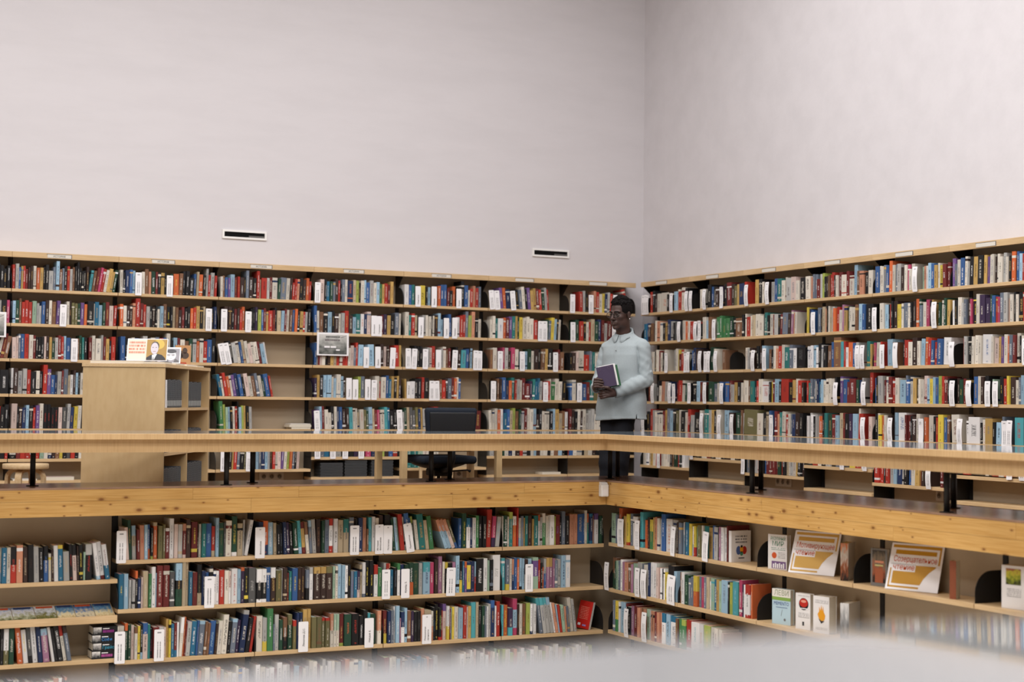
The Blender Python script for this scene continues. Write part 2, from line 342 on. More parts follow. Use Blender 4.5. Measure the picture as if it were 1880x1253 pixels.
# bank frames: local x runs along the bank to the right, local y into the wall
BANK = {'L': Matrix.Identity(4),
        'l': Matrix.Translation((0, -3.85, 0)),
        'R': Matrix(((0, 1, 0, 0), (-1, 0, 0, 0), (0, 0, 1, 0), (0, 0, 0, 1))),
        'r': Matrix(((0, 1, 0, -2.58), (-1, 0, 0, 0), (0, 0, 1, 0), (0, 0, 0, 1)))}
def bank_obj(o, bank, x, z=0.0, y=0.0):
    o.matrix_world = BANK[bank] @ Matrix.Translation((x, y, z)); return o
def bracket_shape(d, h, square=False, r=0.11):
    pts = [(d, 0), (0.006, 0)]
    if square: pts += [(0.006, h), (d, h)]
    else:
        n = 7
        pts += [(0.006 + r - r*math.cos(a), h - r + r*math.sin(a)) for a in [math.pi/2*i/n for i in range(n+1)]] + [(d, h)]
    return pts
def bookcase(bank, a, b, shelves, label, depth=0.2, top=None, base=0.0, sign=None, cornice=True, square=(), plate=True, endplate=False, group='', low_plate=False, upz=None):
    t = empty('bookcase'); bank_obj(t, bank, a); tag(t, label, 'bookcase', group)
    W_ = b - a
    along = 'x' if bank in 'Ll' else 'y'
    for z in shelves:
        MB().box(0.003, W_-0.003, 0, depth, z-0.026, z).build('shelf', M_birch_x, t, 0.0015)
        if plate:
            sq = z in square
            for ex in ([0.0] + ([W_-0.004] if endplate else [])):
                MB().prism([(py_, pz_ + z + 0.0004) for (py_, pz_) in bracket_shape(depth, 0.19 if sq else 0.165, sq)], 'x', ex + 0.0004, ex+0.0038).build('bracket', M_black, t)
    zt = top if top else 2.2
    z1 = upz if upz else zt
    MB().box(0.001, 0.037, depth-0.004, depth+0.018, base, z1).build('upright', M_black, t)
    MB().box(0.038, W_-0.002, depth+0.002, depth+0.012, base, z1).build('back_panel', M_panel, t)
    if low_plate:
        MB().box(0.0005, 0.0045, 0.02, depth, min(shelves)-0.15, min(shelves)-0.03).build('bracket', M_black, t)
    if cornice:
        MB().box(0.0008, W_-0.0008, -0.004, 0.018, 2.163, 2.212).build('cornice_panel', M_birch_x, t, 0.002)
        MB().box(0.0008, W_-0.0008, 0.0185, depth+0.018, 2.194, 2.21).build('cornice_top', M_birch_x, t)
        MB().prism([(0.02, 2.192), (depth, 2.192), (depth, 2.03), (depth-0.02, 2.03), (0.02, 2.17)], 'x', 0.0006, 0.0046).build('cornice_bracket', M_black, t)
        if sign is not None:
            sx = W_*0.5 - 0.06
            sp = MB().box(sx-0.1, sx+0.1, -0.0075, -0.004, 2.17, 2.199).build('sign_plate', M_sign, t, 0.001)
            fr = MB().box(sx-0.106, sx+0.106, -0.0068, -0.004, 2.1985, 2.203).box(sx+0.1, sx+0.106, -0.0068, -0.004, 2.17, 2.1985).build('sign_rim', M_inkgrey, t)
            text(sign if sign else 'литература', 0.021 if sign else 0.013, Matrix.Translation((sx, -0.0082, 2.178)) @ frame((0, 0, 0), (1, 0, 0), (0, 0, 1)), M_ink if sign else M_inkgrey, sp) if sign else None
    return t
G = [1.895, 1.601, 1.300, 1.000, 0.705]
hi6, lo6, bot6 = 0.448, 0.340, 0.262
LJ = [-7.079, -6.179, -5.279, -4.379, -3.479, -2.579, -1.679, -0.779, 0.0]
L6 = [[hi6, bot6], [hi6, bot6], [lo6], [lo6], [hi6, bot6], [lo6], [hi6, bot6], [hi6, bot6]]
for i in range(8):
    where = ['at the far left', 'second from the left', 'third from the left behind the disc cabinet', 'fourth from the left with empty shelf space', 'fifth from the left holding black cases', 'sixth from the left behind the chair', 'seventh from the left', 'in the corner behind the man'][i]
    bookcase('L', LJ[i], LJ[i+1], G + L6[i], 'birch shelf unit of the back wall, ' + where, sign=('ИСТОРИЯ' if i < 6 else ''), square=(bot6,), endplate=(i == 7), group='birch gallery bookcases', low_plate=len(L6[i]) == 1)
RJ = [0.105, 1.005, 1.905, 2.805, 3.705, 4.605, 5.505, 6.405]
rl, rh, rb = 0.358, 0.463, 0.268
R6 = [[rl], [rh, rb], [rl], [rh, rb], [rl], [rh, rb], [rl]]
for i in range(7):
    bookcase('R', RJ[i], RJ[i+1], G + R6[i], 'birch gallery shelf unit of the right wall, ' + ('nearest the corner' if i == 0 else ordinal(i+1) + ' from the corner'), sign='', square=(rb,), group='birch gallery bookcases', low_plate=len(R6[i]) == 1)
P1, P2, P3, P4 = -0.044, -0.35, -0.67, -0.97
lJ = [-7.0, -6.10, -5.205, -4.305, -3.412, -2.585]
for i in range(5):
    sh = [-0.16, -0.652, P4] if i == 0 else [P1, P2, P3, P4]
    bookcase('l', lJ[i], lJ[i+1], sh, 'birch shelf unit under the pine beam, ' + (['leftmost with slanted magazine shelf', 'second from the left', 'third from the left', 'fourth from the left', 'in the inner corner with a red book leaning'][i]), depth=0.2, base=-1.29, cornice=False, group='birch bookcases in the reading pit', upz=0.23, endplate=(i == 4))
rJ = [3.9, 4.82, 5.722, 6.65, 7.615, 8.53]
for i in range(5):
    sh = [[P1+0.013, -0.36, -0.66, -0.99], [P1+0.013, -0.36, -0.66, -0.99], [P1+0.013, -0.36, -0.66], [P1+0.013], [P1+0.013]][i]
    bookcase('r', rJ[i], rJ[i+1], sh, 'birch shelf unit on the right side of the pit, ' + (['next to the inner corner', 'second from the corner', 'with the first orange reading sign', 'with the second orange reading sign', 'nearest the viewer'][i]), depth=0.2, base=-1.29, cornice=False, group='birch bookcases in the reading pit', upz=0.23)
# slanted magazine shelf in the leftmost pit unit
t = empty('display_shelf'); bank_obj(t, 'l', lJ[0]); tag(t, 'slanted birch magazine shelf with raised front lip, above the stacked thick books', 'shelf')
WD = lJ[1]-lJ[0]
MB().prism([(0.0, -0.405), (0.19, -0.325), (0.19, -0.34), (0.0, -0.42)], 'x', 0.004, WD-0.004).build('board', M_birch_x, t)
MB().box(0.004, WD-0.004, -0.022, -0.002, -0.428, -0.382).build('lip', M_birch_x, t, 0.002)
MAGM = [picture_mat('travel_photo_a', [srgb(70, 74, 40), srgb(150, 150, 120), srgb(200, 200, 205), srgb(120, 150, 190)], 7, 'y'),
        picture_mat('travel_photo_b', [srgb(60, 70, 30), srgb(110, 105, 60), srgb(190, 195, 200), srgb(215, 215, 220)], 7, 'y'),
        picture_mat('travel_photo_c', [srgb(170, 140, 90), srgb(205, 190, 150), srgb(90, 130, 160), srgb(40, 90, 140)], 7, 'y'),
        picture_mat('travel_photo_d', [srgb(90, 90, 100), srgb(200, 185, 150), srgb(90, 120, 160), srgb(50, 70, 110)], 7, 'y')]
ang = math.atan2(0.08, 0.19)
mx = [(-6.86, 0), (-6.72, 0), (-6.585, 1), (-6.455, 2), (-6.345, 3), (-6.225, 2)]
mlab = ['first from the left', 'second from the left with dark trees', 'third from the left with green fields', 'fourth from the left with blue sky', 'fifth from the left', 'sixth, beside the black upright']
for i, (x, k) in enumerate(mx):
    wm = (mx[i+1][0]-x-0.004) if i < 5 else 0.112
    t = empty('magazine'); t.matrix_world = Matrix.Translation((x, -3.85+0.003, -0.401)) @ Matrix.Rotation(ang, 4, 'X')
    tag(t, 'travel magazine lying on the slanted pit shelf, ' + mlab[i], 'magazine', 'travel magazines on the slanted shelf')
    MB().box(0, wm, 0, 0.175, 0, 0.004).build('page_block', M_page, t)
    MB().box(0, wm, 0, 0.175, 0.0042, 0.0052).build('cover', MAGM[k], t)
    MB().box(wm*0.1, wm*0.9, 0.15, 0.17, 0.0054, 0.0058).build('title_strip', [M_orange, mat('navy_strip', srgb(40, 60, 110))][i % 2], t)

# ---------------------------------------------------------------- pine beam round the pit
BT, BB = 0.425, 0.25
def beam(label, mk, segs, mpine, loc):
    t = empty('pine_beam', loc); tag(t, label, 'beam', 'pine beams round the reading pit'); mk(t, segs, mpine); return t
def mk_l(t, segs, mp):
    mid = (BT+BB)/2 + 0.005
    for (xa, xb) in segs[0]: MB().box(xa+0.0006, xb-0.0006, -4.02, -3.95, mid+0.0006, BT-0.012).build('plank', mp, t)
    for (xa, xb) in segs[1]: MB().box(xa+0.0006, xb-0.0006, -4.02, -3.95, BB, mid-0.0006).build('plank', mp, t)
    MB().box(-13.0, -2.67, -4.016, -3.45, BT-0.011, BT).build('top_board', M_ledge, t)
    MB().box(-13.0, -2.67, -3.95, -3.45, BB, BB+0.03).build('soffit', mp, t)
    MB().box(-13.0, -2.67, -3.47, -3.45, BB+0.03, BT-0.012).build('back_plank', mp, t)
beam('long knotty pine beam above the left pit shelves', mk_l, [[(-13, -8.4), (-8.4, -5.68), (-5.68, -4.98), (-4.98, -3.33), (-3.33, -2.672)], [(-13, -6.9), (-6.9, -5.3), (-5.3, -3.88), (-3.88, -2.672)]], M_pine_x, (0, 0, 0))
def mk_r(t, segs, mp):
    mid = (BT+BB)/2 - 0.008
    for (ya, yb) in segs[0]: MB().box(-2.67, -2.6, ya+0.0006, yb-0.0006, mid+0.0006, BT-0.012).build('plank', mp, t)
    for (ya, yb) in segs[1]: MB().box(-2.67, -2.6, ya+0.0006, yb-0.0006, BB, mid-0.0006).build('plank', mp, t)
    MB().box(-2.666, -2.1, -12.4, -3.45, BT-0.011, BT).build('top_board', M_ledge, t)
    MB().box(-2.6, -2.1, -12.4, -3.45, BB, BB+0.03).build('soffit', mp, t)
    MB().box(-2.12, -2.1, -12.4, -3.45, BB+0.03, BT-0.012).build('back_plank', mp, t)
beam('long knotty pine beam above the right pit shelves', mk_r, [[(-12.4, -8.0), (-8.0, -5.9), (-5.9, -4.02)], [(-12.4, -7.1), (-7.1, -5.2), (-5.2, -4.02)]], M_pine_y, (0, 0, 0))
t = empty('sensor_box', (-2.735, -4.02, 0.31)); tag(t, 'small white plastic box fixed to the corner of the pine beam', 'sensor')
MB().box(0, 0.06, -0.045, 0, 0, 0.085).build('housing', M_white, t, 0.006)
MB().prism([(-0.042, 0.085), (0, 0.085), (0, 0.104), (-0.03, 0.1)], 'x', 0.006, 0.054).build('cap', M_white, t)
MB().box(0.01, 0.05, -0.0465, -0.045, 0.012, 0.05).build('grille', M_card, t)

# ---------------------------------------------------------------- reading counter on black posts
CT, CB_, AP = 0.7595, 0.7235, 0.645
t = empty('reading_counter', (0, 0, 0)); tag(t, 'long L-shaped birch reading counter with grey glass top on black posts', 'counter')
MB().box(-13, -2.815, -4.23, -3.38, CB_, CT).build('top_frame', M_rail, t, 0.002)
MB().box(-2.8148, -1.88, -12.0, -3.38, CB_, CT).build('top_frame', M_rail, t, 0.002)
MB().box(-13, -1.881, -4.215, -3.3805, CT-0.004, CT+0.0012).build('glass_top', M_glass_top, t)
MB().box(-2.80, -1.881, -11.99, -4.216, CT-0.004, CT+0.0012).build('glass_top', M_glass_top, t)
MB().box(-13, -2.775, -4.19, -4.165, AP, CB_).build('apron', M_rail, t)
MB().box(-2.7748, -2.75, -12, -4.19, AP, CB_).build('apron', M_rail, t)
MB().box(-13, -1.92, -3.44, -3.42, AP, CB_).build('apron', M_rail, t)
MB().box(-1.94, -1.92, -12, -3.44, AP, CB_).build('apron', M_rail, t)
for (px_, py_) in [(-6.62, -3.77), (-6.9, -3.98), (-5.455, -3.985), (-5.21, -3.75), (-3.99, -3.9), (-3.75, -3.68), (-2.53, -3.83), (-2.33, -3.6), (-2.6, -5.70), (-2.31, -5.39), (-2.61, -7.45), (-2.335, -7.2), (-2.6, -9.3), (-2.33, -9.05)]:
    p = empty('post', (px_, py_, BT)); p.parent = t
    MB().tube([(0, 0, 0), (0, 0, CB_-BT)], 0.0165, 12).build('shaft', M_black, p)
    MB().tube([(0, 0, 0), (0, 0, 0.005)], 0.038, 16).build('flange', M_black, p)
# small table behind the counter
t = empty('small_table', (-3.385, -2.66, 0)); tag(t, 'small birch table on four square legs behind the counter', 'table')
MB().box(-0.44, 0.44, -0.28, 0.28, 0.655, 0.68).build('table_top', M_birch_x, t, 0.002)
for sx in (-1, 1):
    for sy in (-1, 1):
        MB().box(sx*0.395-0.0235, sx*0.395+0.0235, sy*0.25-0.0235, sy*0.25+0.0235, 0, 0.655).build('leg', M_birch_z, t, 0.002)
# near counter (out of focus in front of the lens)
t = empty('near_counter', (-7.6, -12.55, 0)); tag(t, 'glossy pale counter in front of the viewer, blurred and nearest', 'counter')
t.rotation_euler = (math.radians(-0.65), 0, 0)
MB().box(-4.2, 4.3, -0.75, 0.0, CT-0.036, CT-0.002).build('top_frame', M_rail, t, 0.002)
MB().box(-4.19, 4.29, -0.74, -0.002, CT-0.004, CT+0.0008).build('glass_top', mat('pale_glass_top', srgb(146, 149, 151), 0.035, 0.6), t)
MB().box(-4.2, 4.3, -0.06, -0.04, AP, CT-0.036).build('apron', M_rail, t)
for px_ in (-3.9, -1.3, 1.3, 3.9):
    MB().tube([(px_, -0.4, -0.1), (px_, -0.4, CB_)], 0.0165, 12).build('post', M_black, t)
DATA = '''
l|p1|-44|-6054 22 204 -62 pw;-6031 21 250 -51 V;-6009 25 214 -36 t:t3c:b4g;-5982 18 189 -22 Rw;-5963 27 215 -23 Or;-5935 21 218 -19 cw;-5914 17 218 -20 b:b3o;-5896 15 198 0 k:b1l;-5879 25 231 -6 o:t1t;-5848 27 208 0 hk;-5819 15 216 0 hw;-5803 26 193 0 Rw:t1w;-5776 28 253 0 wk;-5746 24 217 0 pt;-5720 27 215 0 gt;-5692 21 218 0 R:t2O:b1p;-5669 29 244 0 Nt;-5635 38 229 0 Ry;-5595 11 156 0 N;-5584 16 213 0 e;-5567 27 216 0 qw;-5539 38 216 0 bc;-5499 22 196 0 r:b2t;-5475 21 251 0 c;-5454 29 220 0 Vh;-5423 12 220 0 G;-5411 38 231 9 e;-5366 36 258 0 Vy:b1w;-5330 33 211 0 tk;-5295 11 232 23 g;-5282 22 232 164 w|-6116 61 203 0 ~;-5217 66 202 0 Философия
l|p1|-44|-5183 26 216 0 Bs;-5156 35 222 -3 o:b3B;-5119 33 212 -13 cw;-5083 21 208 -24 tk;-5061 21 198 -29 kw;-5038 21 208 -38 ks;-5016 22 213 -46 Bw;-4992 23 208 -54 Uw;-4967 21 199 -62 kw;-4943 29 209 -73 Vw;-4912 25 219 -81 T:b2c;-4885 24 209 -89 m:t2R:b2R;-4858 20 210 -100 e:t4n;-4836 21 220 -60 s:t2c;-4813 26 225 -65 gU;-4785 30 225 -19 Nn;-4753 20 216 0 Vg;-4732 30 221 0 sB;-4700 29 226 0 w:t2r:b2r;-4669 28 226 0 wk;-4638 36 217 0 t;-4600 37 222 0 t:t4q;-4560 32 233 0 s;-4526 11 223 0 N;-4515 19 223 0 kw;-4492 30 228 0 Bw;-4459 27 228 0 On;-4431 13 152 0 n;-4417 21 229 0 T;-4395 22 234 0 wk;-4370 27 224 0 e;-4340 29 240 0 N;-4300 40 245 0 ke|-4559 65 197 0 ~;-4378 61 199 0 История/философии;-4317 63 192 0 Эстетика
l|p1|-44|-4239 17 218 -94 V;-4219 18 227 -101 c;-4199 14 223 -106 a;-4184 30 247 -109 rO;-4152 14 228 -116 e;-4136 32 252 -118 bw;-4102 17 219 -126 bc;-4084 16 229 -129 V:t2l;-4068 23 205 -126 e;-4043 45 243 -117 qm;-3996 27 201 -124 tn;-3967 31 230 -127 vc;-3852 24 212 -368 c:t4O;-3826 25 212 -373 c:t4O;-3799 25 212 -378 p:t4O;-3771 18 212 -374 h:b2b;-3747 23 208 0 b;-3722 30 242 0 Vy;-3690 29 208 0 w:t3d;-3660 16 208 0 B;-3643 26 209 0 w;-3616 23 223 0 v;-3592 30 219 0 kw;-3561 25 219 0 k;-3533 38 263 37 re;-3492 27 215 56 P:b3U;-3462 32 210 83 gc|-4144 59 199 -155 Психология
l|p1|-44|-3406 7 215 0 e;-3398 25 220 0 Vw;-3372 15 211 0 e;-3356 26 243 0 q:t2l;-3326 30 212 0 o:t3w;-3293 12 271 0 r;-3280 17 199 0 e:b3c;-3262 19 212 0 s;-3242 12 199 0 m;-3229 23 213 0 qw;-3204 31 213 0 Nt;-3172 13 190 0 m;-3158 32 213 0 qw;-3125 18 218 0 w:t2o;-3105 22 200 0 g;-3083 24 227 0 v:t3e;-3058 10 209 0 e;-3047 14 214 0 e;-3031 38 214 0 wk;-2992 7 205 0 l;-2984 36 215 0 Ru;-2946 17 192 0 kw;-2928 28 238 0 s;-2899 23 206 0 kg;-2868 33 216 0 On;-2834 30 216 0 On;-2800 47 216 0 bt;-2750 11 217 0 b;-2738 21 240 0 e;-2716 13 217 0 q:t3o;-2702 23 217 0 B:t1d:b1d;-2678 15 203 0 O;-2662 29 217 0 w:t2u;-2632 10 213 0 s;-2621 21 199 0 Vw;-2599 13 199 0 Vw|
l|q1|-160|-6833 20 216 0 ky;-6811 7 216 0 e:b3c;-6803 30 216 -2 dw;-6773 22 217 -3 e;-6750 34 221 -7 r:t5k;-6715 37 229 -10 Ow;-6674 27 218 -25 Nt;-6644 33 230 -30 kN:b1k;-6610 30 218 -36 gs;-6578 25 211 -36 kw;-6552 27 219 -21 b:t4k;-6523 16 172 -27 ey;-6505 15 196 -34 Nt;-6490 25 220 -36 we;-6463 32 220 -41 dw:t1y;-6431 35 181 -43 gt;-6394 18 225 -49 kr;-6375 26 221 -55 p:t3k;-6348 10 213 -36 N;-6337 23 221 -38 ky;-6313 13 174 0 a;-6299 39 222 -7 kr:t3g;-6231 24 230 -136 w:b1c;-6205 28 235 -137 w:b1R;-6176 28 219 -139 w:b4d|
l|p2|-350|-6090 29 219 -9 dy;-6059 27 219 -9 cw;-6026 17 178 0 g;-6007 18 179 0 g;-5988 15 235 0 k:t2o;-5971 18 186 0 Bw;-5951 12 194 0 p;-5937 34 230 -8 te;-5902 17 215 0 v;-5884 24 256 -3 w;-5859 7 216 0 c;-5851 39 262 0 Re;-5810 39 262 0 Re;-5769 30 222 0 Gw;-5731 41 274 0 k:t4c:b4V;-5689 23 279 0 t;-5665 18 280 0 tn;-5646 23 218 0 dw;-5622 30 213 0 Rn;-5591 30 260 0 kh:b3t;-5561 23 219 0 B;-5536 21 208 0 b;-5513 25 250 0 ke;-5486 18 214 0 wB;-5467 20 214 0 wB;-5445 31 220 0 rw;-5412 27 215 0 ek;-5383 16 210 0 p:b5w;-5366 38 226 0 wr;-5327 22 221 0 ck;-5304 23 232 0 U:t1o;-5281 27 227 0 ky;-5251 45 227 0 Gg|-5549 65 202 0 ~
l|p2|-350|-5197 35 216 0 k:t4w:b1w;-5161 30 216 0 k:t4w:b1w;-5130 30 224 0 bw;-5099 31 222 0 N:t3w;-5065 39 203 0 hm;-5024 7 213 0 w;-5015 27 218 0 Nt;-4987 15 183 0 R;-4972 18 193 0 q;-4953 36 213 0 by;-4915 24 214 0 Nm;-4889 26 214 0 Nm;-4859 23 199 0 s:b4k;-4835 24 215 0 w:t2g;-4804 45 215 0 Ne:t2m;-4756 38 215 0 Ne:t2m;-4716 41 216 0 Ne:t2h;-4670 17 216 0 ak;-4652 17 216 0 ek;-4635 27 226 0 cs;-4606 22 222 0 cs;-4583 18 217 0 w;-4564 21 222 0 ky;-4541 20 177 0 su;-4519 22 177 0 dw;-4497 19 177 0 U:b3p;-4476 17 218 0 t;-4458 22 233 0 w:b1s;-4433 26 244 0 ky;-4407 26 244 0 ky;-4375 28 214 0 w:t3r;-4345 27 194 0 v;-4300 17 224 0 g;-4282 24 220 0 r|-4324 60 199 0 История/психологии
l|p2|-350|-4265 13 217 0 O;-4251 21 175 0 dw;-4229 22 189 0 ks;-4205 20 218 0 w:t2v;-4183 31 208 0 B;-4150 29 209 0 V;-4119 32 218 0 V:b4o;-4085 42 214 0 Vh;-4041 25 214 0 g;-4014 51 219 0 c:t3T;-3961 33 215 0 Pw;-3923 24 235 0 Nt;-3896 27 254 0 Me;-3865 15 216 0 e;-3848 24 211 0 k:t2y;-3823 26 207 0 ky;-3794 23 212 0 M;-3768 28 255 0 c;-3738 21 217 0 k:b4y;-3715 15 213 0 d;-3699 16 213 0 u:t2o;-3682 29 208 0 y:t1B:b1B;-3652 27 213 0 BM;-3623 15 208 0 c:b5r;-3607 52 228 0 kw;-3552 29 229 0 w:t3w:b1w;-3521 19 214 0 a;-3501 23 219 0 ks;-3476 59 249 0 wg|-4323 58 198 0 ~;-4183 62 198 0 Фрейд З.;-3848 68 195 22 ~
l|p2|-350|-3407 27 224 0 Tw;-3378 26 215 0 s:b2y;-3350 18 220 0 e:b1w;-3331 18 216 0 B:t5O;-3312 23 225 0 bw;-3288 19 212 0 o;-3268 17 221 0 c:b1k;-3250 18 217 0 c;-3230 31 208 0 N:b5e;-3198 30 213 0 c;-3165 43 222 0 u:t1a:b4a;-3121 21 204 0 rw;-3100 15 182 0 k;-3084 15 150 0 o;-3067 18 209 0 g:b5b;-3049 23 214 0 M:t3m;-3025 25 214 0 M:t3m;-3000 15 210 0 M;-2984 21 196 0 s;-2962 28 201 0 gk;-2933 34 229 0 c;-2898 39 229 0 wc|-3232 61 196 0 ~
l|q3|-652|-6815 14 216 0 kw;-6799 17 216 0 kg;-6780 29 216 0 h:t6w;-6748 29 217 0 V;-6696 31 230 -100 ow;-6661 30 205 -106 wy;-6629 22 222 -104 G:b2k;-6605 31 222 -104 w;-6572 26 223 -104 Bw;-6543 37 206 -113 M:t2c;-6492 17 215 -165 we;-6474 19 207 -167 kG;-6454 31 216 -169 kw;-6423 24 220 -171 e:t3r;-6398 24 216 -173 s:t2N|
l|p3|-670|-6095 10 213 0 e;-6084 33 213 0 e;-6048 19 229 0 V:t2o;-6027 17 219 0 V;-6009 22 214 0 pn;-5986 18 204 0 e:t2n;-5967 16 209 0 yN;-5950 14 215 0 k:b2c;-5935 31 225 0 p:t3b;-5904 16 215 0 qV;-5886 15 184 0 kP;-5869 36 195 0 R;-5832 29 195 0 g;-5802 17 190 0 pk;-5784 15 242 0 m;-5769 14 237 0 y;-5754 18 211 0 d;-5735 18 217 0 R:b2d;-5716 13 217 0 we;-5703 20 248 63 e:t4w;-5682 13 248 63 o;-5668 8 207 66 R;-5659 28 217 63 g;-5629 35 218 60 dw;-5594 11 223 57 b;-5582 37 218 68 s:t1c;-5544 16 213 70 n;-5527 17 203 73 nO;-5509 36 214 70 bc;-5472 14 198 70 N;-5457 28 214 67 e;-5428 34 251 68 ek;-5392 25 204 74 kg;-5367 33 220 88 s:t1c;-5332 21 210 87 U;-5310 36 273 119 B:t1g;-5269 27 221 138 kp;-5240 16 232 130 rk|-6115 65 200 0 ~;-5866 63 200 0 ~
l|p3|-670|-5192 39 231 0 ek;-5151 30 216 0 g:b3y;-5120 39 276 0 vw;-5079 12 173 0 s;-5065 28 232 0 gs;-5036 23 198 0 V;-5011 28 213 0 n:b4k;-4975 30 228 0 V:t3h;-4941 22 189 0 h:t2r;-4917 18 238 0 B;-4896 21 239 0 B;-4874 29 259 0 m;-4842 26 259 0 mn;-4814 33 205 0 hn;-4778 34 205 0 hn;-4741 24 195 0 h:t1r;-4715 29 195 0 h:t1r;-4683 22 221 0 e:t5O;-4659 19 216 0 e:t5a;-4637 20 216 0 e:t5a;-4614 29 216 0 R:b1l;-4582 49 212 0 Vo;-4529 50 212 0 kr;-4476 28 197 0 kw;-4446 27 233 0 k;-4417 20 213 0 T;-4393 38 203 0 V;-4345 28 224 0 e:t6O|-4912 68 199 0 Лихачев Д.С.;-4444 65 198 0 Ницше Ф.
l|p3|-670|-4300 27 221 0 R:b3y;-4270 22 217 0 Bw;-4247 21 222 0 s;-4224 11 246 0 w;-4211 26 250 0 cw;-4183 9 166 0 M;-4172 24 208 0 w:t5B;-4147 20 232 0 c;-4126 25 213 0 n;-4100 21 209 0 U;-4077 23 204 0 kG;-4052 23 205 0 kG;-4026 24 224 0 O;-4000 48 210 0 t;-3950 18 201 0 e:b5O;-3932 16 225 0 kd;-3914 22 244 0 ky;-3891 20 220 0 kl:b1r;-3870 13 201 0 r;-3856 24 245 0 p:t2u;-3831 20 230 0 w:b4y;-3810 8 211 0 R;-3800 12 212 0 c;-3788 17 221 0 yk;-3770 29 221 0 e;-3740 33 212 0 cs;-3706 25 227 0 rw;-3680 12 217 0 p;-3668 22 222 0 m;-3644 34 247 0 T;-3609 20 247 0 tn;-3587 25 218 0 kg;-3561 20 218 0 V;-3540 14 214 0 s;-3525 13 214 0 w;-3511 18 229 0 g;-3491 28 253 0 B:t2b;-3462 12 214 0 w;-3449 26 244 0 rw|-4024 69 200 0 Психология/личности
l|p3|-670|-3405 16 215 0 T;-3388 32 215 0 oy;-3354 33 193 0 U:b3T;-3317 34 256 0 c:t3P:b2P;-3281 13 216 0 N;-3266 22 216 0 e;-3242 30 216 0 no;-3209 30 221 0 l;-3177 19 212 0 w:b1B;-3155 21 213 0 w;-3101 26 254 -152 s:t2T;-3073 26 254 -161 g:t2T;-3044 27 255 -169 g:t2T;-3016 27 255 -176 g:t2c;-2987 13 219 -183 w;-2972 21 214 -186 O;-2950 9 201 -160 c;-2939 20 201 -150 ro;-2917 25 192 -114 a;-2891 15 183 -97 O;-2874 19 183 -106 s;-2851 27 243 -127 e;-2821 19 234 -138 g|
r|p1|-31|3905 23 213 0 s;3930 60 213 0 a;3992 19 206 0 s;4015 38 254 0 o;4055 47 193 0 V;4104 37 204 0 m;4144 37 221 0 y:b1r;4183 32 226 0 s;4218 62 208 0 wk;4282 45 195 0 n;4330 38 247 0 T;4372 56 194 0 oR;4430 27 216 0 N;4460 37 204 0 v:t4y;4500 22 221 0 m;4524 26 226 0 O;4553 28 220 0 e;4583 24 213 0 g;4609 45 253 0 bw;4656 74 223 0 wO;4734 61 222 0 g;4799 20 209 0 N;4825 34 209 0 s;4862 29 214 0 c:t4w;4892 12 213 0 N;4907 39 219 0 dw;4947 30 212 0 y;4980 18 195 0 c:t6w;5000 24 200 0 y:b3r;5026 26 194 0 T;5054 40 210 0 h;5096 18 210 0 e;5116 49 209 0 q;5167 39 203 0 m;5208 37 219 0 bw;5246 42 212 0 g;5291 10 206 0 N;5302 21 217 0 M;5325 28 216 0 w;5355 32 216 0 w;5389 11 231 0 R|4048 82 199 0 ~;4279 64 204 0 ~;4746 52 199 79 ~;5126 66 195 76 ~
r|p2|-360|3933 50 221 0 n:b5V;3985 16 200 0 V;4004 29 206 0 a;4035 23 206 0 s;4060 31 219 0 w;4093 26 205 0 M;4122 44 205 0 Oe;4168 38 197 0 n;4208 28 197 0 M;4239 53 209 0 a;4294 55 221 0 g;4351 32 214 0 s;4386 49 213 0 e;4437 29 232 0 B;4469 39 237 0 w;4510 31 237 0 w;4544 29 210 0 p;4575 19 210 0 O;4596 21 209 0 w;4620 17 209 0 k;4639 16 209 0 w;4658 33 189 0 yV;4694 70 239 0 k;4766 32 206 0 c;4825 19 206 0 n;4846 14 205 0 V;4862 36 211 0 w;4901 47 198 0 Va;4950 25 179 0 s;4977 29 191 0 s;5008 44 202 0 y:b5o;5055 24 201 0 s;5081 35 201 0 P;5118 26 200 0 s;5146 30 206 0 t;5179 19 181 0 w;5200 38 205 0 aT;5241 28 198 0 d;5270 30 204 0 m;5302 29 197 0 a;5334 69 208 0 cs;5404 14 201 0 k;5421 31 201 0 ly;5454 57 212 0 Tc;5513 10 199 0 v;5525 32 228 0 P;5559 20 204 0 U;5581 14 204 0 w;5597 48 209 0 w:t3r:b1r;5651 16 214 0 o|3869 61 202 0 ~;4286 63 202 0 ~;4371 74 199 0 ~;4703 98 200 58 ~
r|p3|-660|3963 26 218 0 s;3993 44 217 0 y:b4v;4041 18 215 0 w;4063 54 219 0 c;4121 25 213 0 R;4149 61 194 0 k;4214 35 207 0 M;4253 42 213 0 R;4299 31 206 0 O;4334 31 205 0 n;4368 31 204 0 O;4403 41 208 0 a;4448 24 206 0 g;4475 44 205 0 O;4523 30 205 0 R;4556 30 204 0 O;4590 23 203 0 O;4616 43 207 0 w:t3d;4663 46 206 0 c;4712 78 200 0 w:t2d;4794 25 193 0 n;4826 35 196 0 v;4864 45 194 0 v:t2l;4915 63 201 0 w:t9r;4981 93 195 0 wT;5077 43 192 0 wO;5123 70 191 0 ly;5196 57 188 0 e;5256 36 187 0 R:t6e;5295 32 183 0 O:t4e;5330 24 167 0 p|4151 57 201 0 ~;4384 62 204 0 ~
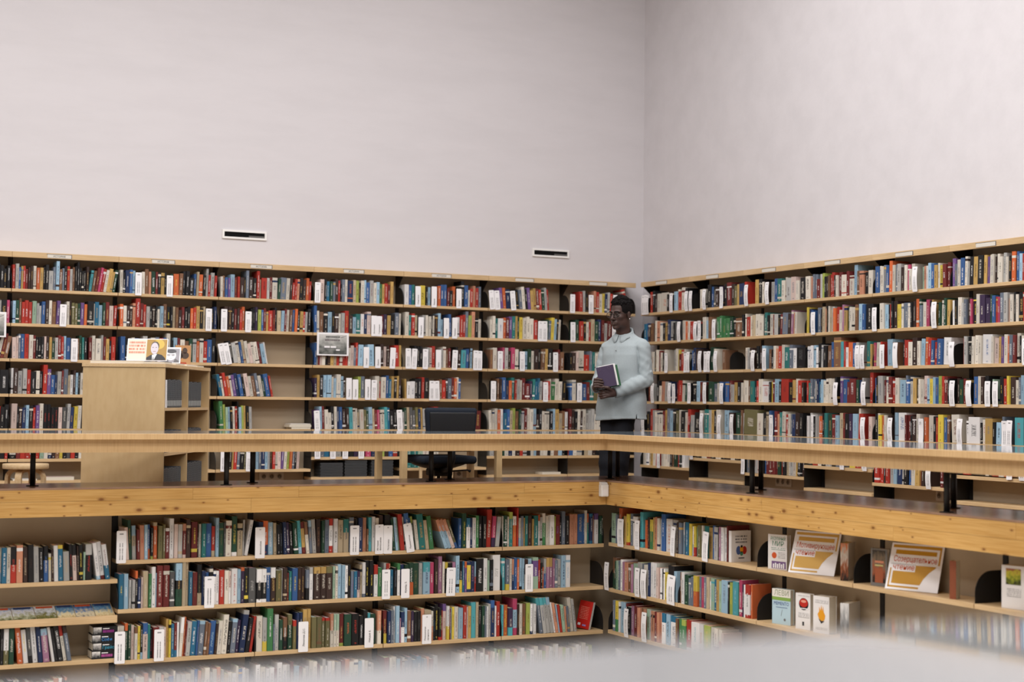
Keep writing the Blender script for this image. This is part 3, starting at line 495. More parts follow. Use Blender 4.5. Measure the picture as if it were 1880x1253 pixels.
l|p4|-970|-6918 26 207 12 e;-6891 30 209 9 e;-6860 32 176 5 e;-6827 20 175 2 e;-6806 21 179 15 g;-6784 16 210 11 w;-6767 15 170 15 e;-6751 29 218 11 k;-6721 18 218 9 e;-6702 16 218 6 g;-6685 19 188 3 k;-6665 18 187 13 e;-6647 25 205 9 O;-6621 30 194 6 w;-6590 22 179 3 e;-6566 33 188 0 g;-6532 20 199 -4 e;-6511 28 201 18 e;-6483 29 216 18 O;-6453 23 215 15 w;-6429 14 207 12 R;-6413 13 217 9 O|
l|p4|-970|-6095 20 188 -14 g;-6074 32 197 -8 b;-6041 19 210 5 g;-6021 34 178 2 O;-5986 13 207 -2 g;-5973 22 191 -5 e;-5950 30 187 -8 e;-5919 26 209 -11 O;-5892 20 173 -3 e;-5871 22 220 14 t;-5848 33 204 11 g;-5814 18 190 8 O;-5794 30 197 5 t;-5763 31 179 1 b;-5731 13 210 -2 e;-5717 29 188 8 g;-5687 30 183 19 g;-5656 33 187 16 e;-5622 22 209 13 g;-5598 22 211 10 b;-5575 20 202 10 O;-5554 20 212 15 t;-5534 33 218 12 e;-5499 16 188 14 g;-5482 27 206 11 e;-5454 26 217 8 O;-5427 19 198 15 g;-5407 28 171 11 t;-5379 26 179 10 e;-5352 26 172 7 w;-5325 16 215 3 e;-5308 23 197 0 b;-5285 20 201 4 w;-5263 28 189 0 g|
l|p4|-970|-5190 31 213 8 w;-5158 33 197 5 e;-5124 24 187 3 w;-5099 30 191 13 w;-5068 22 178 9 R;-5045 33 218 6 w;-5011 30 203 3 w;-4980 24 201 0 g;-4954 21 219 0 R;-4932 33 189 18 c;-4898 25 183 19 R;-4871 18 171 18 e;-4853 23 184 14 g;-4829 27 218 11 e;-4802 29 211 8 e;-4771 17 194 5 R;-4753 18 178 20 e;-4734 23 220 16 g;-4710 12 176 13 w;-4697 25 207 9 w;-4670 20 207 6 e;-4650 12 198 7 g;-4636 32 197 4 g;-4604 25 204 18 R;-4578 31 212 15 O;-4546 32 193 12 e;-4513 30 205 9 e;-4482 26 194 6 c;-4455 23 197 3 w;-4431 24 191 2 e;-4406 14 182 13 g;-4392 27 171 9 g|
l|p4|-970|-4290 34 205 -18 R;-4256 17 202 18 e;-4238 34 205 15 e;-4203 25 191 12 c;-4176 13 175 9 R;-4162 18 199 5 g;-4143 31 177 2 s;-4111 27 194 -2 s;-4083 32 177 -5 d;-4050 32 198 5 d;-4017 13 182 13 d;-4002 23 177 10 s;-3978 22 189 7 O;-3955 26 174 7 R;-3928 31 195 3 g|
l|p4|-970|-3726 31 194 -7 w;-3694 13 206 -10 e;-3680 33 191 12 e;-3647 14 216 9 w;-3632 15 201 6 w;-3616 18 217 8 p;-3596 20 206 5 g;-3575 30 192 14 w;-3544 13 220 11 e;-3530 21 175 8 w;-3509 16 195 17 O;-3491 12 194 16 p;-3478 19 193 12 e;-3458 14 213 15 a;-3444 15 183 11 e;-3427 14 204 8 l;-3398 20 208 5 l;-3377 27 204 2 e;-3349 15 203 -1 w;-3334 28 178 -4 l;-3305 25 203 5 O;-3279 27 179 1 e;-3251 28 206 -2 w;-3222 16 180 -5 p;-3205 28 184 -2 a;-3176 29 191 -5 w;-3146 30 212 3 e;-3114 28 182 12 e;-3086 33 173 9 l;-3052 23 209 5 p;-3028 22 202 15 w;-3005 16 195 12 w;-2988 17 216 12 e;-2970 24 216 9 w;-2945 26 192 6 p;-2919 25 189 5 l;-2893 32 185 2 w;-2860 24 177 -1 g;-2835 30 186 -4 e;-2804 22 205 12 w;-2780 18 195 9 w;-2761 30 214 15 e;-2731 21 186 12 w;-2708 12 184 18 e;-2695 25 192 14 l|
r|p4|-990|3981 28 205 -9 e;4010 30 198 -7 w;4040 16 183 7 w;4057 13 197 10 e;4071 13 173 6 w;4084 22 183 18 e;4107 17 191 15 w;4125 20 178 11 O;4146 28 175 8 O;4175 26 177 11 g;4202 29 176 7 O;4232 22 192 4 e;4255 27 178 0 g;4283 25 175 13 g;4309 27 180 9 c;4337 17 205 6 g;4356 17 184 3 c;4373 23 208 11 w;4398 20 182 19 e;4418 32 173 16 w;4451 15 212 12 e;4467 14 190 10 w;4483 32 180 12 w;4515 22 194 9 e;4539 30 189 5 c;4569 25 201 13 e;4596 19 171 9 g;4616 23 197 8 g;4640 34 211 17 p;4674 24 173 13 g;4700 20 200 10 c;4721 17 184 7 e;4738 20 199 10 p;4759 21 218 7 p;4781 17 172 4 w;4799 20 204 14 p;4832 25 198 11 e;4858 32 182 19 c;4891 21 218 16 g;4913 16 203 16 p;4930 25 189 13 p;4957 32 204 19 O;4989 32 181 16 w;5022 30 174 18 e;5052 26 208 15 e;5079 25 201 12 c;5105 28 191 8 c;5134 25 182 5 e;5160 25 218 2 e;5186 15 185 2 c;5203 16 180 4 p;5220 29 187 0 g;5250 15 196 -3 O;5266 31 202 17 O;5298 32 201 14 e;5330 14 180 11 e;5346 19 188 10 c;5366 29 207 13 e;5396 16 215 10 c;5413 26 218 7 e;5439 30 180 4 O;5470 22 204 10 e;5493 17 217 7 e;5512 15 200 4 p;5527 12 189 1 p;5540 14 208 9 w;5555 12 210 20 e;5568 28 216 17 w;5598 32 202 14 e;5631 25 185 11 e|
L|g1|1895|-6449 28 190 -5 r;-6421 27 200 1 e;-6393 21 190 9 N;-6371 27 183 7 b;-6344 22 204 6 k;-6321 22 194 5 c;-6299 27 209 4 k;-6271 27 193 8 k;-6244 27 166 7 k;-6216 27 192 6 k|
L|g1|1895|-6171 23 205 5 r;-6147 27 213 10 g;-6120 18 184 8 b;-6101 18 194 7 m;-6083 18 197 6 r:w;-6065 22 172 6 R;-6042 18 186 5 N;-6023 22 198 6 N;-6000 27 201 5 e;-5972 27 186 4 o;-5945 27 188 15 m;-5917 18 196 14 k;-5898 27 216 13 k;-5870 37 165 12 g;-5833 23 199 11 s;-5810 27 250 10 c;-5782 23 182 9 n;-5758 18 192 8 s;-5740 23 212 9 k;-5716 23 211 8 r;-5693 23 188 7 g;-5669 18 205 6 n;-5650 18 214 5 k;-5631 18 250 4 k;-5612 18 202 3 k;-5593 18 175 6 k;-5574 18 179 5 k;-5555 23 215 8 N|
L|g1|1895|-5532 25 186 131 T;-5507 24 182 129 n;-5482 24 210 144 R;-5457 24 213 154 P;-5432 24 203 157 r;-5407 24 194 156 e;-5382 30 206 155 m;-5352 20 180 153 m;-5332 25 196 152 V|
L|g1|1895|-5264 26 202 5 e;-5237 20 179 4 k;-5216 36 202 11 B:w;-5180 26 207 10 b;-5153 21 199 9 c;-5069 27 194 -8 e;-5042 31 219 0 n;-5010 21 197 -1 O;-4989 37 201 -2 V;-4951 21 198 11 R;-4930 26 191 10 k;-4903 32 192 9 m;-4871 16 198 8 k;-4818 27 186 6 V;-4790 48 189 5 o:y;-4741 32 195 36 n;-4709 27 215 35 k:w;-4681 32 219 34 k:w;-4649 43 159 33 k:w;-4605 21 197 31 b;-4583 21 217 30 t;-4561 38 194 29 o;-4523 27 189 28 k;-4495 21 250 27 g;-4473 21 194 26 r;-4451 33 215 25 g;-4418 22 189 24 r|-5133 64 202 4 ~;-4855 38 189 5 ~
L|g1|1895|-4361 22 185 -5 e;-4339 21 194 -6 n;-4317 27 180 -2 b;-4290 21 175 -1 u;-4268 38 208 -2 c;-4229 27 183 -3 R;-4202 21 191 0 r;-4180 38 185 5 N;-4141 16 194 4 k;-4124 27 250 9 s;-4097 44 193 8 N;-4052 27 185 7 k;-4024 27 250 11 r;-3997 16 175 11 t;-3980 50 189 10 r:k;-3929 27 191 9 g;-3901 27 199 8 R;-3873 50 198 7 e;-3823 22 188 47 V;-3800 56 201 46 s;-3743 33 198 45 e;-3709 22 205 44 N;-3687 22 158 43 r:w;-3664 22 195 42 r:w;-3641 22 194 40 O;-3618 34 206 39 k;-3584 28 191 38 N;-3555 28 206 37 o;-3527 22 177 36 r|
L|g1|1895|-3409 40 204 11 p;-3368 17 206 10 k;-3351 34 187 9 d;-3316 28 188 8 V;-3287 23 185 7 s;-3263 29 213 6 N;-3234 23 200 8 r;-3211 11 166 7 k;-3199 29 210 6 s;-3170 29 211 5 e;-3141 52 202 4 B:o;-3088 29 210 3 t;-3058 29 206 3 l;-3029 17 187 11 k;-3011 35 208 10 e;-2976 17 213 9 c;-2958 41 194 8 b;-2916 35 213 9 g;-2881 29 193 8 e;-2851 29 201 7 c;-2821 29 185 6 v;-2791 23 184 5 m;-2767 35 193 6 r;-2731 23 182 10 R;-2707 30 213 9 m|-3472 63 190 8 ~
L|g1|1895|-2565 44 192 -5 w;-2521 31 190 11 b;-2489 31 193 10 q;-2395 51 190 -3 y:k;-2343 19 178 0 k;-2324 31 176 10 c;-2216 32 193 1 o;-2183 32 206 5 b;-2151 32 208 5 b;-2118 25 176 11 R;-2092 32 153 9 k;-2060 32 195 8 o;-1970 33 250 1 k;-1936 39 210 0 b;-1897 19 166 12 e;-1877 32 180 11 r;-1845 26 208 10 O;-1818 32 189 9 r;-1785 26 203 7 s|-2458 63 197 -8 Монголия;-2292 77 201 -1 Бирма;-2028 59 191 -2 Корея
L|g1|1895|-1546 33 203 -100 u;-1513 33 204 -72 o;-1479 46 189 -74 B;-1360 27 195 -100 k;-1332 33 191 -99 s;-1299 33 223 -94 e;-1265 26 201 -95 k;-1238 33 215 -96 u;-1205 33 190 -72 m;-1171 27 213 -72 m;-1144 33 211 -73 R;-1110 27 202 -74 r;-1082 33 201 -75 V;-1048 27 224 -76 g;-1021 27 207 -77 r|-1665 59 190 -95 ~;-1606 60 189 -87 ~;-1433 74 193 -94 ~
L|g1|1895|-655 41 203 -35 r;-613 27 212 -6 g;-585 27 183 -7 k;-489 28 216 4 O;-460 34 207 3 r;-425 41 189 4 e;-384 27 194 26 y;-356 27 192 25 B;-328 27 207 24 g;-300 27 195 23 r;-223 42 196 -33 N;-180 35 191 8 N;-145 35 216 7 R|-771 117 189 4 ~;-558 69 190 -6 ~;-272 49 202 2 ~
L|g1|1895|-103 39 250 -282 r|
L|g2|1601|-6442 28 220 -7 e;-6414 27 213 -6 b;-6386 27 210 -6 N;-6359 27 209 -3 r;-6331 33 191 11 k;-6297 27 202 11 t;-6269 11 190 9 g;-6258 44 195 8 k;-6214 27 194 7 P|
L|g2|1601|-6164 24 190 10 c;-6139 29 196 9 V;-6110 19 211 8 n;-6090 29 182 7 r:w;-6061 29 198 6 r:w;-6032 29 184 5 r:w;-6003 34 193 18 a;-5968 24 176 16 g;-5944 19 155 15 g;-5924 29 192 14 b;-5894 29 204 13 N;-5865 24 203 12 e;-5840 34 194 11 n;-5805 29 203 49 u;-5716 25 200 0 e;-5691 19 209 -1 N;-5671 24 191 -2 h;-5646 24 186 6 h;-5621 25 187 5 V;-5596 30 195 17 u;-5565 25 182 16 o;-5540 55 209 15 k;-5485 10 191 13 e;-5474 35 206 12 d;-5439 30 179 11 c;-5408 25 202 11 V;-5383 30 207 11 R;-5352 35 176 12 p;-5316 25 179 49 r|-5776 60 191 11 ~
L|g2|1601|-5258 30 196 -3 o;-5228 29 182 1 e;-5198 24 182 12 N;-5173 25 190 11 N;-5147 25 207 10 O;-5122 40 250 9 r;-5082 30 210 8 R;-5052 25 199 7 r;-5026 30 183 6 g;-4996 25 188 5 k;-4970 25 183 4 N;-4945 15 196 2 k;-4930 25 163 1 e;-4904 30 191 3 c;-4874 30 210 4 n;-4843 30 188 6 k:y;-4812 20 188 5 k;-4791 25 190 8 t;-4766 25 183 10 n;-4740 30 162 10 N;-4709 25 190 9 R;-4683 25 179 7 k;-4657 25 195 6 k;-4631 25 181 5 o;-4605 25 187 9 r;-4579 31 202 8 m;-4548 31 185 7 k;-4516 20 200 6 t;-4443 26 176 -9 k;-4417 26 202 2 B|-4496 53 201 3 ~
L|g2|1601|-4322 34 210 3 N:m;-4287 34 209 12 N:m;-4252 24 196 11 k;-4228 24 191 12 R;-4203 24 199 11 N;-4179 24 186 10 r;-4154 24 213 9 o;-4070 20 198 -11 k;-4050 19 207 -6 k;-4030 24 215 3 U;-4005 29 192 2 l;-3975 19 192 3 b;-3955 24 206 2 R;-3930 24 176 1 m;-3905 40 188 2 r;-3865 20 192 2 R;-3845 20 217 1 k;-3825 35 190 4 t;-3789 30 190 36 c;-3759 20 208 35 R;-3739 30 200 34 e;-3708 25 202 33 n;-3683 25 202 32 b;-3657 25 211 31 o;-3632 25 186 30 k;-3606 30 190 29 m;-3576 20 188 28 r;-3555 25 187 27 g;-3529 30 217 26 k|-4356 34 202 1 ~;-4130 59 189 4 ~
L|g2|1601|-3467 28 250 -10 b;-3439 27 203 -11 e;-3411 38 194 9 n;-3373 38 191 8 k;-3334 38 195 7 c;-3295 27 208 6 k;-3267 39 182 7 N;-3228 27 181 6 e;-3200 33 191 5 g;-3166 39 212 4 r;-3127 39 171 3 N;-3087 33 156 2 c;-3053 45 187 2 q;-3008 33 188 9 w:o;-2974 28 184 8 B;-2945 39 211 7 p;-2797 23 187 4 R;-2773 34 193 3 U;-2739 34 184 11 m;-2704 46 199 11 k;-2658 40 212 10 s;-2617 23 206 9 e|-2906 51 193 -8 Болгария;-2854 57 191 5 Германия
L|g2|1601|-2555 39 223 7 e;-2515 28 196 8 q;-2487 33 211 7 r;-2453 28 196 6 t;-2375 34 199 -9 g;-2340 28 200 -3 e;-2311 28 190 8 e;-2283 17 208 7 k;-2266 22 197 6 e;-2243 28 203 5 N;-2214 28 222 11 c;-2186 28 165 10 c;-2100 29 217 -22 b;-2019 41 192 8 w;-1978 28 206 7 r;-1948 29 217 19 r;-1919 29 250 18 s;-1890 34 212 17 l;-1855 35 250 17 O;-1820 35 188 15 k;-1785 29 180 14 e|-2426 51 196 6 Молдавия;-2157 58 196 -6 Турция;-2071 52 202 11 Украина
L|g2|1601|-1655 29 180 -10 e;-1626 28 217 9 e;-1597 28 194 8 q;-1568 58 195 7 w:b;-1509 23 204 12 o;-1486 40 204 11 R;-1445 35 217 10 u;-1410 35 222 9 q;-1375 23 224 8 m;-1351 23 212 10 V;-1327 35 215 9 y;-1292 41 208 8 e;-1250 29 222 7 e;-1221 47 205 6 e;-1173 41 191 5 r;-1036 24 200 50 V;-1012 29 192 49 s;-982 36 222 48 y;-945 30 209 47 c;-915 24 210 46 k;-891 24 204 45 e|-1132 48 201 10 ~;-1084 48 201 -10 ~
L|g2|1601|-688 37 211 -9 V;-650 44 197 -3 r;-606 29 223 -4 k;-576 29 192 9 e;-546 29 194 8 r;-516 37 223 7 t;-479 44 202 11 V;-434 37 223 10 B;-396 30 217 9 R;-366 37 186 32 g;-328 45 209 31 R;-208 38 206 -8 r;-169 30 222 -9 R|-762 74 202 -10 ~;-284 76 200 11 ~
L|g3|1300|-6347 28 161 180 t;-6319 33 199 179 k;-6286 27 204 193 e;-6258 27 212 192 R;-6230 33 189 191 n|
L|g3|1300|-6161 34 180 -10 p;-6127 17 188 1 p;-6109 17 210 0 s;-6092 34 210 -1 b;-6058 34 211 5 r:k;-6023 34 204 5 e;-5989 21 200 5 R;-5967 21 187 7 k;-5946 21 184 8 k;-5924 25 190 7 k;-5898 17 194 6 p;-5881 26 200 5 N;-5854 21 189 3 m;-5833 26 156 2 V;-5806 26 186 1 g;-5780 26 206 0 R;-5754 21 196 -1 r;-5732 21 202 -2 c;-5710 35 188 1 b;-5622 22 184 -7 n;-5599 22 211 -7 V;-5577 17 195 -8 q;-5559 26 195 -9 k|-5675 53 199 5 ~
L|g3|1300|-5519 28 196 3 R;-5491 27 213 2 e;-5463 46 188 12 e;-5416 18 218 10 g;-5397 23 203 9 R;-5374 28 188 8 m;-5346 18 171 7 k;-5327 37 207 6 r|
L|g3|1300|-5247 40 213 3 b;-5206 26 200 9 k;-5179 26 193 9 r;-5152 27 206 8 e;-5125 40 202 7 b;-5084 33 198 7 k;-5050 40 221 6 g;-5009 27 198 5 V;-4981 41 210 11 e;-4940 34 216 11 s;-4906 34 207 10 r;-4871 27 212 9 b;-4844 34 250 8 e;-4809 27 191 7 k;-4781 34 215 6 c;-4747 27 213 5 R;-4719 41 200 4 e;-4677 34 188 5 n;-4642 34 213 8 V;-4607 35 208 10 g;-4572 28 190 9 o;-4543 35 214 9 e;-4508 35 191 10 r;-4473 42 206 9 b;-4430 35 221 8 k|
L|g3|1300|-4243 18 204 -204 k;-4225 39 185 -175 g;-4185 31 199 -176 e;-4154 22 195 -177 b;-4131 26 213 -178 t;-4105 31 203 -179 e;-4073 31 181 -180 p;-4042 26 197 -181 e;-4015 35 198 -182 e;-3979 22 203 -183 R;-3956 36 182 -184 c;-3920 13 199 -185 w|-4345 44 190 -207 ~;-4301 58 196 -209 ~
L|g3|1300|-3462 22 205 27 b;-3440 16 215 26 g;-3424 16 203 25 R;-3407 21 209 24 p;-3386 32 218 23 e;-3353 21 199 22 k;-3331 27 200 21 N;-3304 32 192 20 m;-3271 27 215 20 t;-3244 32 193 19 r;-3211 27 186 18 e;-3183 27 214 17 r;-3156 27 177 16 r;-3128 22 166 14 e;-3106 33 189 13 p;-3073 22 171 12 s;-3051 22 218 11 r;-3028 49 199 26 c;-2923 62 204 -33 c;-2805 34 210 5 N;-2771 33 189 7 p;-2737 22 197 9 N;-2658 46 203 -32 r;-2612 22 204 -11 m|-2979 56 196 1 Греция;-2862 56 202 -8 Дания;-2715 57 198 39 Италия
L|g3|1300|-2450 27 205 -11 k;-2423 26 194 4 k;-2397 21 202 8 k;-2322 27 192 1 g;-2295 26 190 0 p;-2268 32 205 -1 r;-2178 27 182 -8 g;-2150 32 202 7 e;-2118 21 179 6 n;-2096 27 190 5 R;-2015 22 204 -1 k;-1993 27 180 34 N;-1965 49 174 33 T;-1916 32 186 32 b;-1883 16 201 31 k;-1867 27 193 30 c|-2551 58 194 -10 ~;-2493 42 194 45 ~;-2376 53 193 11 ~;-2237 59 189 -1 Куба;-2069 54 191 44 ~;-1840 39 192 10 ~;-1801 50 188 4 ~
L|g3|1300|-1651 30 188 4 n;-1621 47 207 3 e;-1514 24 212 -1 P;-1489 36 209 11 g;-1453 36 178 10 N;-1417 42 213 11 P;-1374 42 198 10 e;-1271 37 179 9 c;-1234 36 202 8 V;-1198 30 185 12 e;-1167 49 201 11 N;-1118 30 205 10 k;-1087 43 206 27 n;-1044 30 209 26 m;-1013 55 215 26 k:w;-895 25 207 -3 R;-870 43 182 9 n|-1574 60 192 -3 ~;-1332 61 194 -11 ~;-958 62 194 -7 ~
L|g3|1300|-758 27 174 11 k;-731 46 180 9 N;-685 26 193 8 p;-658 66 201 8 e;-591 60 162 9 r;-531 26 199 9 s;-504 33 190 8 q;-471 33 180 7 e;-437 26 174 6 e;-410 26 197 5 e;-383 33 175 10 k;-349 33 171 9 r;-315 40 208 8 e;-274 33 208 7 t;-240 34 191 8 b;-206 34 152 7 e;-172 27 199 6 k;-144 41 161 5 R|
L|g4|1000|-6428 28 208 5 k;-6399 35 163 4 N;-6364 28 202 12 e;-6335 42 214 11 k;-6293 35 185 9 k;-6257 71 203 9 k|
L|g4|1000|-6163 20 218 10 w;-6143 34 217 9 N;-6108 39 195 8 g;-6068 34 215 7 g;-6033 30 205 8 r;-6003 45 191 9 k;-5958 30 198 8 e;-5927 25 195 7 k;-5902 35 250 21 r;-5867 30 214 20 u;-5836 35 165 19 b;-5801 20 166 20 B;-5780 35 196 19 g;-5745 15 205 18 R;-5729 35 217 17 s;-5693 20 164 16 t;-5673 25 169 14 w;-5647 20 209 13 N;-5627 20 187 12 c;-5606 20 195 11 k;-5585 36 187 10 e;-5549 30 207 9 w;-5518 25 206 8 n;-5492 25 220 29 e;-5466 25 196 28 k;-5440 25 212 27 b;-5414 26 215 26 r;-5388 26 200 25 g;-5362 26 214 24 k;-5335 26 189 23 t;-5309 26 184 22 R|
L|g4|1000|-4349 28 198 -187 d;-4321 22 179 -188 e;-4298 27 212 -189 r;-4270 27 179 -176 o;-4243 23 187 -177 e;-4220 27 194 -178 u;-4192 32 209 -179 B;-4159 32 200 -180 b;-4127 23 178 -181 k;-4103 37 208 -182 p;-4066 32 184 -183 e;-4033 32 186 -184 n;-4000 28 213 -186 s;-3972 32 191 -184 e;-3939 28 166 -186 V;-3911 42 208 -187 b:p;-3868 18 193 -188 r|
L|g4|1000|-3457 26 181 -9 U;-3430 25 209 2 m;-3404 36 204 1 k:w;-3368 36 207 12 c;-3331 41 209 12 c;-3289 20 193 11 e;-3268 31 180 9 c;-3236 42 216 8 e;-3194 26 200 7 c;-3168 21 188 6 N;-3030 32 199 10 l;-2997 37 202 9 s;-2852 43 207 0 e;-2808 16 159 -1 r;-2792 48 199 10 e;-2743 27 214 21 b;-2716 27 180 20 d;-2689 27 208 19 m;-2661 27 194 18 k;-2634 21 211 17 m;-2612 27 187 16 N|-3147 64 202 -10 Польша;-3083 53 189 -3 Украина;-2960 65 193 -6 Финляндия;-2896 43 187 7 ~
L|g4|1000|-2546 17 185 -40 m;-2529 38 158 15 w;-2490 44 163 14 w;-2446 33 186 12 k;-2413 38 193 11 k;-2374 27 204 10 r;-2346 44 198 9 k;-2190 28 188 -1 n;-2162 39 180 -2 r;-2122 22 195 -3 N;-2099 39 198 -4 s;-2060 28 207 10 R;-2032 28 199 9 o;-2003 22 210 8 e;-1980 22 197 7 b|-2302 56 189 5 ~;-2246 56 188 -39 ~
L|g4|1000|-1588 22 183 -9 k;-1566 26 206 7 n;-1539 21 203 6 N;-1517 43 217 5 b;-1474 32 189 4 B;-1441 32 187 3 o;-1409 32 217 17 q;-1376 21 191 16 r;-1354 32 202 15 g;-1321 27 193 14 e;-1294 38 212 13 R;-1255 49 161 12 R;-1206 27 187 10 U;-1178 27 206 44 q;-1150 27 183 43 d;-1123 22 215 41 d;-1100 33 186 40 g;-1012 28 190 5 r;-983 16 210 4 e;-967 44 183 43 v;-922 39 213 42 e;-882 33 186 41 e;-849 50 189 41 k|-1647 59 197 2 ~;-1068 56 196 0 ~
L|g4|1000|-755 23 170 -3 b;-731 46 206 -4 e;-613 47 165 -12 b;-565 39 187 -5 R;-526 47 204 9 q;-478 39 186 8 h;-438 39 215 7 O;-398 31 187 6 n;-366 31 194 5 k;-334 40 191 4 e;-294 32 193 3 r;-262 40 198 10 k;-222 40 204 9 t;-181 40 195 8 R;-141 40 216 7 e|-684 71 194 3 ~
L|g5|705|-6421 34 186 7 k;-6386 34 209 7 e;-6352 34 183 40 k;-6317 34 185 39 N;-6283 34 188 38 r;-6248 34 181 37 k;-6213 33 203 36 k|
L|g5|705|-6157 46 211 22 p;-6110 15 186 20 k;-6094 25 180 19 N;-6068 30 177 18 B;-6037 25 199 17 c;-6011 36 195 16 k;-5975 20 179 15 r;-5954 31 198 14 u;-5923 31 214 13 e;-5891 31 207 12 k:r;-5860 31 208 11 k:r;-5828 31 183 10 k:r;-5797 31 183 9 k:r;-5765 31 183 11 p;-5733 36 184 10 G;-5696 26 213 45 g;-5670 31 184 44 B;-5638 31 192 43 y;-5606 31 199 42 e;-5574 32 207 41 k;-5542 21 202 40 e;-5520 26 215 39 b;-5493 26 203 38 r;-5466 26 199 37 k;-5439 26 187 36 e;-5412 26 207 35 n;-5385 27 207 34 e;-5358 27 195 33 k;-5331 27 200 32 g;-5304 24 208 31 R|
L|g5|705|-4344 34 250 -65 v;-4309 21 221 -66 l;-4287 21 197 -41 a;-4266 21 198 -42 c;-4244 21 197 -43 k;-4223 25 203 -40 e;-4197 17 204 -41 r;-4179 12 250 -36 k;-4166 25 198 -37 c;-4140 21 212 -38 l;-4119 21 211 -38 m;-4097 26 209 -39 k;-4071 26 202 -40 g|
L|g5|705|-3422 25 180 -66 u;-3397 24 210 -39 c;-3371 24 212 -40 R;-3346 35 182 -39 e;-3311 30 154 -40 e;-3281 30 213 -34 k;-3251 25 210 -35 e;-3226 25 209 -36 B;-3200 30 207 -37 b;-3170 35 188 -38 N;-3134 30 197 -39 N;-3104 35 205 -40 T;-3068 30 196 -41 e;-3037 20 195 -42 e;-3017 20 159 -43 t;-2996 40 186 -45 e:r;-2955 30 183 -40 h;-2925 20 173 -41 V;-2904 36 208 -42 c;-2868 25 193 -43 t;-2842 25 184 -44 R;-2816 25 182 -45 P;-2790 41 185 -46 e;-2749 31 210 -40 T;-2717 20 204 -41 d;-2696 41 172 -42 k;-2655 31 187 -44 k;-2571 26 165 -35 g;-2544 26 204 -36 V;-2518 26 210 -37 t;-2491 31 210 -38 G;-2460 31 182 -39 G;-2428 26 211 -40 h;-2401 26 196 -41 B;-2375 21 208 -42 m;-2353 26 199 -43 g|-3452 30 189 -60 ~;-2624 53 202 -64 ~
L|g5|705|-2322 78 194 6 p;-2243 43 218 5 r;-2200 69 189 30 t;-2131 69 179 29 d;-2061 52 187 28 e;-2008 52 200 27 k;-1956 43 194 26 l;-1912 61 205 25 e;-1850 44 203 24 m;-1805 62 183 23 R|
L|g5|705|-1644 30 189 -44 e;-1613 23 184 0 e;-1590 29 207 -1 e;-1560 35 194 -2 o;-1524 29 202 -3 w;-1494 35 164 7 d;-1458 29 200 16 b;-1428 29 188 14 t;-1398 30 211 13 l;-1368 42 182 12 n;-1325 24 200 11 V;-1301 36 183 10 g;-1265 30 205 9 R;-1234 30 214 8 e;-1204 36 204 7 e;-1167 36 210 6 c;-1131 36 153 12 N;-1094 30 205 10 k;-1063 30 184 9 e;-1033 49 182 8 e:k;-983 36 185 7 k;-946 24 208 6 c;-922 43 204 10 m;-878 37 164 9 t;-841 31 187 8 n;-810 30 178 7 w;-766 31 210 21 R;-735 37 197 20 N;-697 31 185 22 k;-666 31 206 21 e;-634 25 189 20 N;-609 37 207 19 e;-571 37 166 18 g;-533 31 195 17 g;-502 31 211 24 g;-470 25 158 23 e;-444 31 186 22 e;-413 31 191 21 e;-381 25 179 48 e;-355 31 190 47 k;-323 31 212 46 R;-291 32 195 45 t;-259 32 182 44 n;-227 32 213 43 e;-195 32 207 42 k;-162 32 212 41 b;-130 32 174 40 r|
L|g6|448|-6415 39 194 -8 k;-6375 32 218 44 e;-6342 32 209 43 N;-6309 32 218 43 r;-6276 19 193 42 g;-6257 52 216 41 k;-6203 23 218 40 r:w;-6164 53 213 39 k;-6110 33 191 38 R;-6077 40 192 37 r:w;-6036 40 213 36 r:w;-5996 40 215 35 r:w;-5956 40 206 34 r:w;-5915 33 190 33 a;-5881 33 220 32 e;-5847 33 192 31 B;-5813 27 192 30 N;-5786 34 171 28 n;-5751 27 207 27 y;-5724 34 223 26 k;-5690 34 191 25 G;-5655 34 207 24 r;-5621 34 192 23 k;-5586 34 188 22 e;-5552 34 184 21 b;-5517 34 199 20 R;-5482 34 181 19 t;-5447 34 207 18 k;-5412 34 213 17 n;-5377 35 194 16 e;-5342 35 206 15 N;-5307 27 195 14 g|
L|g6|340|-4287 25 219 -4 g;-4261 29 221 41 k;-4231 19 197 40 m;-4211 30 210 39 r;-4181 25 212 38 s;-4156 40 178 36 k;-4116 15 219 35 h;-4051 25 196 -38 R;-4025 20 194 -9 k;-4004 25 207 -3 c;-3979 30 216 2 s;-3949 30 221 1 B;-3918 25 210 0 c;-3892 20 198 -1 g;-3872 25 208 4 N;-3846 25 204 3 r:w;-3821 25 205 4 e;-3795 30 218 5 p;-3764 25 222 49 u;-3738 25 187 48 e;-3712 25 202 47 l;-3686 25 204 46 o;-3660 20 209 45 s;-3640 20 214 46 k;-3619 25 204 45 p|-4337 50 202 5 ~;-4101 51 192 11 ~
L|g6|448|-3388 40 196 1 s;-3348 52 204 0 d;-3229 53 214 -4 g;-3109 54 188 7 k;-3055 40 191 5 U;-2934 54 183 10 P;-2879 33 216 9 B;-2845 40 208 8 k;-2804 34 182 7 g;-2769 27 180 6 l;-2742 41 190 5 N;-2701 41 202 4 b;-2659 41 206 5 r;-2618 38 212 7 k|-3448 59 189 -9 ~;-3296 66 187 -11 ~;-3176 67 198 6 ~;-3015 81 203 -6 ~
L|g6|340|-2514 50 194 -14 q;-2463 60 201 -15 q;-2403 50 193 -7 a;-2353 60 203 -8 e;-2292 50 192 6 g;-2241 50 212 5 e|
